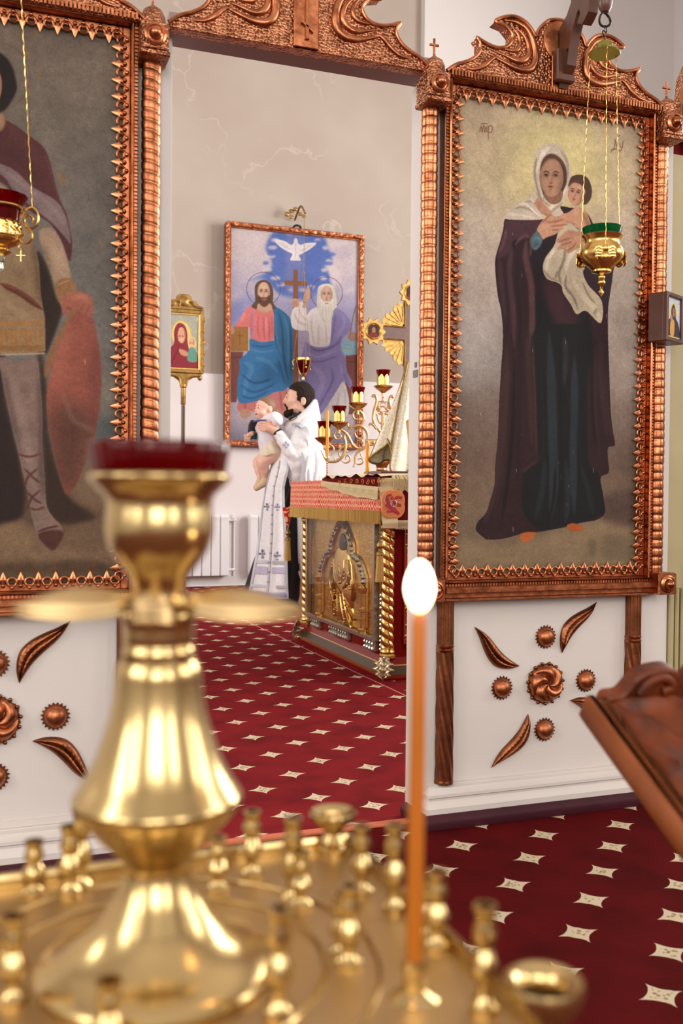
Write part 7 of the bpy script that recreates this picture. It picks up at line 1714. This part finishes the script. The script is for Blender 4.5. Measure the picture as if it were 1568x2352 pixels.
# ================================================================ hanging lamps before the icons
def chain_tube(a, b, r, m, parent, name='chain', sag=0):
    a, b = Vector(a), Vector(b); L_ = (b-a).length; n = int(L_/.0035); mb = MB()
    d = (b-a).normalized(); u = d.orthogonal().normalized(); v = d.cross(u)
    P = []
    for i in range(n+1):
        t_ = i/n; w_ = i*.9; P.append(a+(b-a)*t_+(u*math.cos(w_)+v*math.sin(w_))*r*.4)
    mb.tube(P, r*.7, 5); return obj(name, mb, m, parent, 60)
LY = 2.19
g0 = on(1382, 545, y=LY)
lamp = thing('hanging_lamp', (g0.x, LY, g0.z), 'gilt hanging lamp with green glass before the mother and child painting', 'lamp', 'hanging oil lamps')
w0 = (Vector((g0.x, LY, g0.z))-CAM).dot(FW)/FPX
def prof(pts): return [(max(.0004, r*w0), -(py-545)*w0) for r, py in pts]
mb = MB(); mb.lathe(prof([(3,628),(16,624),(22,620),(30,612),(42,602),(49,592),(50,584),(47,574),(41,566),(38,558),(41,551),(46,546),(47,543),(44,543),(36,556),(36,562),(30,600),(1,612)]), 40, mod=lambda a, z: 1+.02*math.cos(6*a)); obj('bowl', mb, M['gold'], lamp, 50)
mb = MB(); mb.lathe(prof([(20,600),(34,565),(38,552),(45,524),(43,524),(35,550),(30,566),(2,598)]), 36, mod=lambda a, z: 1+.012*math.cos(14*a)); obj('green_glass_cup', mb, M['green_glass'], lamp, 50)
mb = MB(); mb.lathe(prof([(.5,662),(3,656),(8,652),(9,648),(6,643),(8,639),(8,635),(4,632),(7,629),(22,625),(22,622),(5,620)]), 24); obj('finial', mb, M['gold'], lamp, 50)
mb = MB(); mb.tube([(.003*math.cos(a), 0, prof([(1, 658)])[0][1]-.004+.005*math.sin(a)) for a in [i*PI/5 for i in range(10)]], .0009, 5, closed=True); z_ = prof([(1, 662)])[0][1]
mb.add([(0, -.003, z_-.012), (-.0095, 0, z_-.010), (0, .003, z_-.012), (.0095, 0, z_-.010), (0, 0, z_), (0, 0, z_-.022)], [(0,3,4), (3,2,4), (2,1,4), (1,0,4), (3,0,5), (2,3,5), (1,2,5), (0,1,5)]); obj('pendant', mb, M['gold'], lamp, 0)
for k in range(3):     # cherub plaques with folded wings at the chain anchors
    a = -PI/2-YAW-.10+2*PI*k/3; c_, s_ = math.cos(a), math.sin(a); R_ = 50*w0
    mb = MB(); m_ = Matrix.Translation((R_*.98*c_, R_*.98*s_, -(588-545)*w0)) @ Matrix.Rotation(a+PI/2, 4, 'Z'); mb.m = m_
    mb.sphere((0, -.004, .006), .0095, 7, (1, .7, 1.1)); mb.sphere((0, -.003, -.014), .013, 7, (1.1, .45, .8))
    for sg in (1, -1):
        for q in range(4): mb.tube(spline([(sg*.006, -.003, .004-q*.006), (sg*(.018+.002*q), -.004, .010-q*.008), (sg*(.028-.003*q), -.001, -.002-q*.008)], 4), [.0045-.0004*q]*7+[.003, .0015], 6, flat=.5)
    obj('cherub', mb, M['gold'], lamp, 60)
CP = on(1388, 122, y=LY); cz = CP.z-g0.z
mb = MB(); mb.lathe([(.0405, cz-.004), (.042, cz-.001), (.038, cz+.004), (.026, cz+.009), (.021, cz+.014), (.021, cz+.024), (.014, cz+.030), (.004, cz+.033), (.0004, cz+.033)], 32, (0, 0, 0)); mb.lathe([(.039, cz-.003), (.02, cz+.003), (.0005, cz+.005)], 32); obj('bell_cap', mb, mat('tarnished_brass', rgb(150, 140, 62), .35, .9), lamp, 50)
for k in range(3):
    a = -PI/2-YAW-.10+2*PI*k/3; c_, s_ = math.cos(a), math.sin(a)
    chain_tube((50*w0*1.04*c_, 50*w0*1.04*s_, -(576-545)*w0), (.039*c_, .039*s_, cz-.003), .0016, M['gold'], lamp)
    mb = MB(); mb.tube([(.041*c_+.004*math.cos(q)*c_, .041*s_+.004*math.cos(q)*s_, cz-.006+.004*math.sin(q)) for q in [i*PI/5 for i in range(10)]], .0009, 5, closed=True); obj('link', mb, M['gold'], lamp)
mb = MB(); hk0 = cz+.033
mb.tube(spline([(0, 0, hk0), (0, 0, hk0+.010), (-.006, 0, hk0+.018), (-.004, 0, hk0+.026), (.005, 0, hk0+.022), (.006, 0, hk0+.034)], 5), .0016, 6); obj('hook', mb, M['black_metal'], lamp)
# ring and iron drop hanging from the bracket tip
rt = on(1389, 42, y=LY)
ir = thing('iron_ring', (rt.x, LY, rt.z), 'dark iron ring linking the bracket tip to the green lamp', 'ring')
mb = MB(); mb.tube([(.017*math.cos(a), .003*math.sin(2*a), .018*math.sin(a)-.004) for a in [i*PI/10 for i in range(20)]], .0032, 7, closed=True); obj('ring', mb, M['black_metal'], ir)
mb = MB(); mb.lathe([(.001, .012), (.010, .016), (.017, .028), (.020, .045), (.016, .062), (.018, .08), (.012, .11)], 16); obj('drop', mb, M['wood_dark'], ir)
mb = MB(); mb.tube([(0, 0, -.018), (0, 0, hk0+g0.z-rt.z+.03)], .0016, 6); obj('wire', mb, M['black_metal'], ir)
# left lamp, half outside the frame
LX = on(3, 480, y=2.15)
l2 = thing('hanging_lamp', tuple(LX), 'gilt filigree lamp with red glass at the left edge, before the warrior painting', 'lamp', 'hanging oil lamps')
w1_ = (LX-CAM).dot(FW)/FPX
def pf(pts): return [(max(.0004, r*w1_), -(py-480)*w1_) for r, py in pts]
mb = MB(); mb.lathe(pf([(2,590),(14,584),(22,578),(16,572),(20,566),(34,560),(41,552),(42,540),(40,512),(38,512),(38,545),(1,560)]), 30); obj('bowl', mb, M['gold'], l2, 40)
mb = MB(); mb.lathe(pf([(30,545),(37,520),(41,484),(46,470),(58,450),(55,450),(43,468),(38,486),(32,545)]), 36, mod=lambda a, z: 1+(.02*math.cos(12*a) if z > 0 else 0)); obj('red_glass_cup', mb, M['red_glass'], l2, 50)
mb = MB(); mb.tube([(50*w1_*math.cos(a), 50*w1_*math.sin(a), -(479-480)*w1_) for a in [2*PI*i/48 for i in range(48)]], .0028, 6, closed=True); mb.tube([(43*w1_*math.cos(a), 43*w1_*math.sin(a), -(545-480)*w1_) for a in [2*PI*i/48 for i in range(48)]], .0022, 6, closed=True)
for k in range(14):
    a = 2*PI*k/14; P = [(43*w1_*math.cos(a+.16*math.sin(q*1.2)), 43*w1_*math.sin(a+.16*math.sin(q*1.2)), -(514+q*3-480)*w1_) for q in range(11)]; mb.tube(P, .0022, 5)
mb.tube([(42*w1_*math.cos(a), 42*w1_*math.sin(a), -(514-480)*w1_+.003*abs(math.sin(7*a))) for a in [2*PI*i/96 for i in range(96)]], .0018, 5, closed=True); obj('filigree_band', mb, M['gold'], l2, 50)
mb = MB(); mb.lathe(pf([(.5,626),(4,622),(5,612),(3,602),(9,600),(11,594),(7,588)]), 12); obj('crystal_drop', mb, M['stone'], l2)
for k in range(3):
    a = -YAW+2*PI*k/3; c_, s_ = math.cos(a), math.sin(a); mb = MB()
    def q3(px, py): r = (px-3)*w1_; return (r*c_, r*s_, -(py-480)*w1_)
    mb.tube([q3(x, y) for x, y in spline([(50,500),(58,484),(74,476),(87,490),(86,512),(74,524),(60,518),(57,503),(66,493),(76,500),(73,510)], 4)], .0026, 6)
    mb.tube([q3(x, y) for x, y in spline([(58,520),(72,530),(74,546),(64,558),(50,556),(45,545),(54,538)], 4)], .0024, 6)
    mb.tube([q3(x, y) for x, y in spline([(46,556),(44,566),(52,572)], 4)], .002, 6); obj('side_scroll', mb, M['gold'], l2, 60)
    mb = MB(); x_, y_, z_ = q3(49, 587); 
    mb.tube([q3(48, 574), q3(48, 600)], .0016, 5); mb.tube([q3(38, 586), q3(59, 586)], .0016, 5); obj('little_cross', mb, M['gold'], l2)
    chain_tube(q3(74, 474), (.010*c_, .010*s_, .98), .0016, M['gold'], l2)
mb = MB(); mb.lathe([(.030, .975), (.032, .98), (.016, .995), (.010, 1.01), (.0005, 1.015)], 20); mb.tube([(0, 0, 1.01), (0, 0, 1.06)], .002, 5); obj('bell_cap', mb, M['gold'], l2)
lb = thing('lamp_bracket', (LX.x, 2.42, LX.z+1.06), 'dark iron bracket above the left painting carrying the red glass lamp', 'bracket')
mb = MB(); mb.tube([(LX.x, 2.42, LX.z+.70), (LX.x, 2.38, LX.z+1.0), (LX.x, 2.28, LX.z+1.09), (LX.x, 2.15, LX.z+1.06)], .006, 6); wobj('arm', mb, M['black_metal'], lb)
# ================================================================ the carved lectern
HT_ = at(1335, 1606, 1.1); TL = math.radians(30)
le = thing('lectern', (HT_.x, HT_.y, HT_.z), 'carved brown wooden lectern with a sloping top and carved crest, right foreground', 'lectern')
le.rotation_euler = (TL, 0, 0)       # local y runs up the slope to the high edge
WD, LN = .52, .40
mb = MB(); mb.bbox(.004, WD-.004, -LN+.003, -.003, -.022, -.004, .003); obj('board', mb, M['wood'], le)
mb = MB()
def relief(u, v):
    x, y = u*WD, -LN*v
    h = .020*math.exp(-((math.sin(x*34+2*math.sin(y*21))*math.cos(y*30+1.6*math.sin(x*24)))**2)*5) - .012*math.exp(-(math.sin(x*46+y*37+2*math.sin(x*18))/.3)**2)
    e = min(1, (x-.035)/.02, (WD-.035-x)/.02, (-y)/.015, (LN-.03+y)/.02); e = max(0, e); return (x, y, -.006+max(-.004, .005+h)*e)
mb.grid(relief, 150, 110); obj('carved_relief', mb, M['wood'], le, 180)
for nm, (x0, x1, y0, y1, h) in {'side_moulding': (0, .014, -LN, 0, .010), 'inner_moulding': (.018, .030, -LN+.002, -.002, .006), 'right_moulding': (WD-.014, WD, -LN, 0, .010), 'lower_ledge': (.001, WD-.001, -LN-.012, -LN, .030)}.items():
    mb = MB(); mb.bbox(x0, x1, y0, y1, -.024, h, .005); obj(nm, mb, M['wood_edge'] if 'side' in nm or 'inner' in nm else M['wood'], le, 50)
# carved crest standing along the high edge, outline rising in steps
out = [(.032, -.02), (.034, .0), (.052, .003), (.060, .012), (.068, .024), (.085, .032), (.112, .034), (.128, .026), (.137, .014), (.146, .028), (.165, .052), (.20, .085), (.26, .105), (.32, .085), (.355, .052), (.374, .028), (.383, .014), (.392, .026), (.408, .034), (.435, .032), (.45, .024), (.458, .010), (.466, .003), (.486, 0), (.488, -.02)]
mb = MB(); P = spline(out, 4); mb.prism(P, -.004, .016, .003); cr_ = obj('crest', mb, M['wood'], le, 30); cr_.rotation_euler = (-TL*.35, 0, 0)
mb = MB()
for pts in ([(.075, .004), (.085, .020), (.105, .024), (.118, .012), (.105, .006)], [(.150, .006), (.165, .034), (.195, .060), (.225, .050), (.215, .026), (.19, .030)], [(.26, .01), (.26, .05), (.25, .08)], [(.30, .02), (.31, .05), (.33, .06), (.345, .035), (.33, .02)]): mb.tube(spline([(x, -.005, z) for x, z in pts], 5), .006, 7)
obj('crest_scroll', mb, M['wood'], cr_, 60)
mb = MB(); c0 = Vector((WD/2, -LN*.5, 0)); Rm = Matrix.Rotation(-TL, 4, 'X')
zf = HT_.z-LN*.5*math.sin(TL)
mb.m = Rm @ Matrix.Translation((0, 0, 0))
yo = -LN*.5*math.cos(TL)
mb.bbox(WD/2-.035, WD/2+.035, yo-.035, yo+.035, -HT_.z+.05, -.16, .006); mb.bbox(WD/2-.09, WD/2+.09, yo-.09, yo+.09, -.17, -.125, .006)
for a in (0, 1):
    mb.bbox(WD/2-(.2 if a else .03), WD/2+(.2 if a else .03), yo-(.03 if a else .2), yo+(.03 if a else .2), -HT_.z+.002, -HT_.z+.05, .008)
obj('post', mb, M['wood'], le)
# ================================================================ brass candle stand in front
TZ = .660; PX, PY = .086, .525
tx0, tx1, ty0, ty1 = -.088, .250, .382, .664
cs = thing('candle_stand', (PX, PY, 0), 'large brass church candle stand with square tray and many little sockets, foreground', 'candle stand')
mb = MB(); r_ = .012
mb.bbox(tx0, tx1, ty0, ty1, TZ-.006, TZ, .002); wobj('tray', mb, M['brass_satin'], cs)
mb = MB()
mb.tube([(tx0, ty0, TZ+.007), (tx1, ty0, TZ+.007), (tx1, ty1, TZ+.007), (tx0, ty1, TZ+.007)], .0035, 8, closed=True)
for (a, b) in (((tx0, ty0), (tx1, ty0)), ((tx1, ty0), (tx1, ty1)), ((tx0, ty1), (tx1, ty1)), ((tx0, ty0), (tx0, ty1))):
    mb.box(min(a[0], b[0])-.002, max(a[0], b[0])+.002, min(a[1], b[1])-.002, max(a[1], b[1])+.002, TZ-.010, TZ+.008)
wobj('tray_rim', mb, M['brass'], cs)
for R_ in (.060, .092, .122):
    mb = MB(); mb.tube([(PX+R_*math.cos(a), PY+R_*math.sin(a), TZ+.0005) for a in [2*PI*i/72 for i in range(72)]], .0018, 8, closed=True, flat=.8); wobj('raised_ring', mb, M['brass'], cs)
# central pedestal, turned; radii in photograph pixels at the pedestal's distance
W0 = .530/FPX
def pz(py): return at(362, py, .528).z
PR = [(300,2345),(300,2330),(272,2318),(268,2290),(262,2262),(250,2240),(268,2222),(272,2208),(262,2196),(235,2180),(200,2165),(165,2140),(135,2110),(112,2075),(90,2040),(76,2005),(72,1980),(80,1962),(92,1950),(108,1935),(128,1915),(150,1888),(168,1865),(184,1846),(191,1832),(192,1822),(186,1812),(176,1796),(158,1768),(140,1730),(124,1685),(110,1640),(102,1600),(98,1560),(97,1535),(92,1522),(88,1512),(80,1504),(84,1494),(82,1484),(78,1476),(80,1460),(80,1430),(84,1418),(88,1410),(86,1402),(80,1396),(64,1386),(60,1370),(60,1345),(66,1325),(78,1306),(96,1284),(112,1258),(120,1230),(122,1205),(120,1180),(118,1160),(120,1145),(128,1132),(142,1120),(154,1108),(160,1100),(161,1094),(157,1089),(148,1089),(140,1098),(112,1130),(108,1180),(60,1260),(1,1270)]
zbase = pz(2345)
pr = [(r*W0, pz(py)-(zbase-TZ)*0) for r, py in PR]
mb = MB(); prs = []
for i in range(len(pr)-1):
    prs.append(pr[i]); prs.append(((pr[i][0]+pr[i+1][0])/2, (pr[i][1]+pr[i+1][1])/2))
prs.append(pr[-1]); mb.lathe(prs, 72, (PX, PY, 0)); wobj('pedestal', mb, M['brass'], cs, 50)
mb = MB(); mb.lathe([(300*W0, TZ-.004), (300*W0, pz(2340))], 60, (PX, PY, 0)); 
# ruby cup with ribs
mb = MB(); gp_ = [(100,1150),(128,1110),(142,1092),(146,1082),(155,1022),(153,1018),(149,1020),(138,1085),(122,1108),(96,1146),(1,1150)]
mb.lathe([(r*W0, pz(py)) for r, py in gp_], 120, (PX, PY, 0), mod=lambda a, z: 1+.028*abs(math.cos(13*a))); gc = wobj('ruby_glass_cup', mb, M['red_glass'], cs, 50)
# wings: four leaves spreading under the cup
for k in range(4):
    a = -YAW+k*PI/2+ (0 if k % 2 == 0 else 0); mb = MB(); mb.m = Matrix.Translation((PX, PY, pz(1378))) @ Matrix.Rotation(a, 4, 'Z')
    def lf(u, v):
        x = (48+(285 if k % 2 == 0 else 70)*u)*W0; wd = 50*W0*math.sin(PI*(.14+.85*u))**.8*(1-.2*u); z = (10*math.sin(u*PI)-18*u**2+6)*W0; rib = .0018*abs(math.sin(v*PI*5))
        return (x, (v-.5)*2*wd, z*1.1+(14*W0 if u < 2 else 0)*math.sin(u*PI)**2*(1-(2*v-1)**2)-.0085*(2*v-1)**2*math.sin(PI*(.10+.88*u))+rib*(1-u))
    mb.grid(lf, 24, 20); k0 = len(mb.v)
    mb.grid(lambda u, v: (lf(u, v)[0], lf(u, v)[1], lf(u, v)[2]-.004), 24, 20); wobj('leaf_wing', mb, M['brass_satin'], cs, 60)
mb = MB(); mb.lathe([(70*W0, pz(1392)), (92*W0, pz(1386)), (92*W0, pz(1374)), (66*W0, pz(1368))], 36, (PX, PY, 0)); wobj('collar_ring', mb, M['brass'], cs)
# column and foot below the tray
mb = MB(); mb.lathe([(.17, 0), (.17, .02), (.12, .04), (.06, .07), (.035, .12), (.03, .2), (.045, .23), (.03, .26), (.028, .5), (.045, .56), (.06, .60), (.10, TZ-.006)], 32, (PX, PY, 0)); wobj('foot', mb, M['brass'], cs, 50)
# little candle sockets
sk = [(.0, .0), (.0075, 0), (.0078, .003), (.0045, .006), (.004, .011), (.0072, .015), (.0078, .019), (.0055, .023), (.0042, .026), (.006, .029), (.0066, .033), (.005, .037), (.0048, .040), (.0062, .042), (.0062, .044), (.004, .044), (.004, .036), (.0005, .035)]
mb = MB(); mb.lathe([(max(.0003, r), z) for r, z in sk], 14); s0 = None
pos = [(78, 2052), (160, 2052), (185, 2040), (500, 2042), (578, 2010), (672, 2070), (690, 2080), (830, 2050), (905, 2090), (985, 2150), (1003, 2175), (1112, 2320), (785, 2190), (800, 2215), (640, 2330), (250, 2420), (30, 2300), (-60, 2080)]
for i, (px, py) in enumerate(pos):
    p = on(px, py, z=TZ)
    if not (tx0 < p.x < tx1 and ty0 < p.y < ty1): p.x = min(max(p.x, tx0+.012), tx1-.008); p.y = min(max(p.y, ty0+.01), ty1-.008)
    if s0 is None: s0 = obj('candle_socket', mb, M['brass'], cs, 50); o = s0
    else: o = s0.copy(); COL.objects.link(o)
    o.parent = cs; o.location = (p.x-PX, p.y-PY, TZ); o.scale = (1, 1, 1.0+.22*((i*7) % 3-1))
# two larger drip cups at the corners
def drip(px, py, dist, zt, r, name, nn):
    p = at(px, py, dist)
    mb = MB(); mb.lathe([(.010, 0), (.010, .004), (.004, .008), (.004, p.z-TZ-.022), (.009, p.z-TZ-.018), (.006, p.z-TZ-.013), (r*.5, p.z-TZ-.008), (r*.92, p.z-TZ-.003), (r, p.z-TZ+.001), (r*.96, p.z-TZ+.003), (r*.6, p.z-TZ-.001), (r*.36, p.z-TZ+.001), (r*.33, p.z-TZ), (r*.30, p.z-TZ-.012), (.0004, p.z-TZ-.012)], 28, (0, 0, 0))
    o = obj('drip_cup', mb, M['brass'], cs, 50); o.location = (p.x-PX, p.y-PY, TZ); return o
drip(765, 1872, .70, 0, .0172, '', 0)
d2 = at(1248, 2268, .455)
mb = MB(); mb.lathe([(.0005, -.020), (.008, -.018), (.014, -.012), (.0185, -.004), (.0195, .001), (.0185, .004), (.0145, .004), (.0105, .001), (.0095, -.004), (.009, -.014), (.0004, -.014)], 32, tuple(d2)); mb.tube([(tx1-.002, d2.y+.004, TZ+.004), (d2.x, d2.y, d2.z-.016)], .004, 8); wobj('drip_cup', mb, M['brass'], cs, 50)
mb = MB(); mb.lathe([(.0004, -.0125), (.009, -.0125)], 20, tuple(d2)); wobj('near_black', mb, M['near_black'], cs)  # dark disc at the bottom of the drip cup's hole
# the burning candle
cb, ct = at(950, 2268, .500), at(962, 1412, .496)
cn = thing('candle', tuple(cb), 'thin burning beeswax candle standing in the brass candle stand, foreground', 'candle')
mb = MB(); r = 19*.5/FPX
P = [cb+(ct-cb)*t_ for t_ in (0, .25, .5, .75, .97, 1)]; mb.tube(P, [r*1.05, r, r, r*.97, r*.95, r*.7], 20); wax = mat('beeswax', rgb(184, 104, 22), .4, 0, (30, .3), None, sub=.25, col2=rgb(158, 82, 14)); wobj('wax', mb, wax, cn, 60)
mb = MB(); mb.tube([ct, ct+Vector((0, 0, .005)), ct+Vector((.001, 0, .009))], .0009, 6); wobj('wick', mb, M['near_black'], cn)
mb = MB(); mb.lathe([(.013, -.004), (.013, 0), (.006, .004), (.0055, .012), (.0068, .016), (.006, .02), (.0005, .02)], 18, (cb.x, cb.y, TZ)); mb_s = wobj('candle_socket', mb, M['brass'], cs, 50)
fm = bpy.data.materials.new('flame'); fm.use_nodes = True; nt = fm.node_tree; nt.nodes.clear()
em = nt.nodes.new('ShaderNodeEmission'); ou = nt.nodes.new('ShaderNodeOutputMaterial'); nt.links.new(em.outputs[0], ou.inputs[0])
gz = nt.nodes.new('ShaderNodeTexCoord'); sx_ = nt.nodes.new('ShaderNodeSeparateXYZ'); nt.links.new(gz.outputs['Generated'], sx_.inputs[0])
cl_ = ramp(nt, sx_.outputs[2], [(.0, (1.0, .30, .06, 1)), (.16, (1, .62, .28, 1)), (.45, (1, .86, .62, 1)), (1, (1, .82, .52, 1))]); nt.links.new(cl_, em.inputs[0]); em.inputs[1].default_value = 14
fh = 118*.5/FPX; mb = MB(); fr_ = 32*.5/FPX
fp = [(.0004, 0), (.35, .05), (.66, .15), (.9, .30), (1, .46), (.93, .62), (.76, .78), (.48, .92), (.2, .985), (.001, 1.0)]
mb.lathe([(max(.0002, a*fr_), ct.z+.001+b*fh) for a, b in fp], 24, (ct.x+.0003, ct.y, 0)); wobj('flame', mb, fm, cn, 180)
pl = bpy.data.lights.new('candle_glow', 'POINT'); pl.energy = .25; pl.color = (1, .55, .22); pl.shadow_soft_size = .008
po = bpy.data.objects.new('candle_glow', pl); COL.objects.link(po); po.location = (ct.x, ct.y, ct.z+.014)
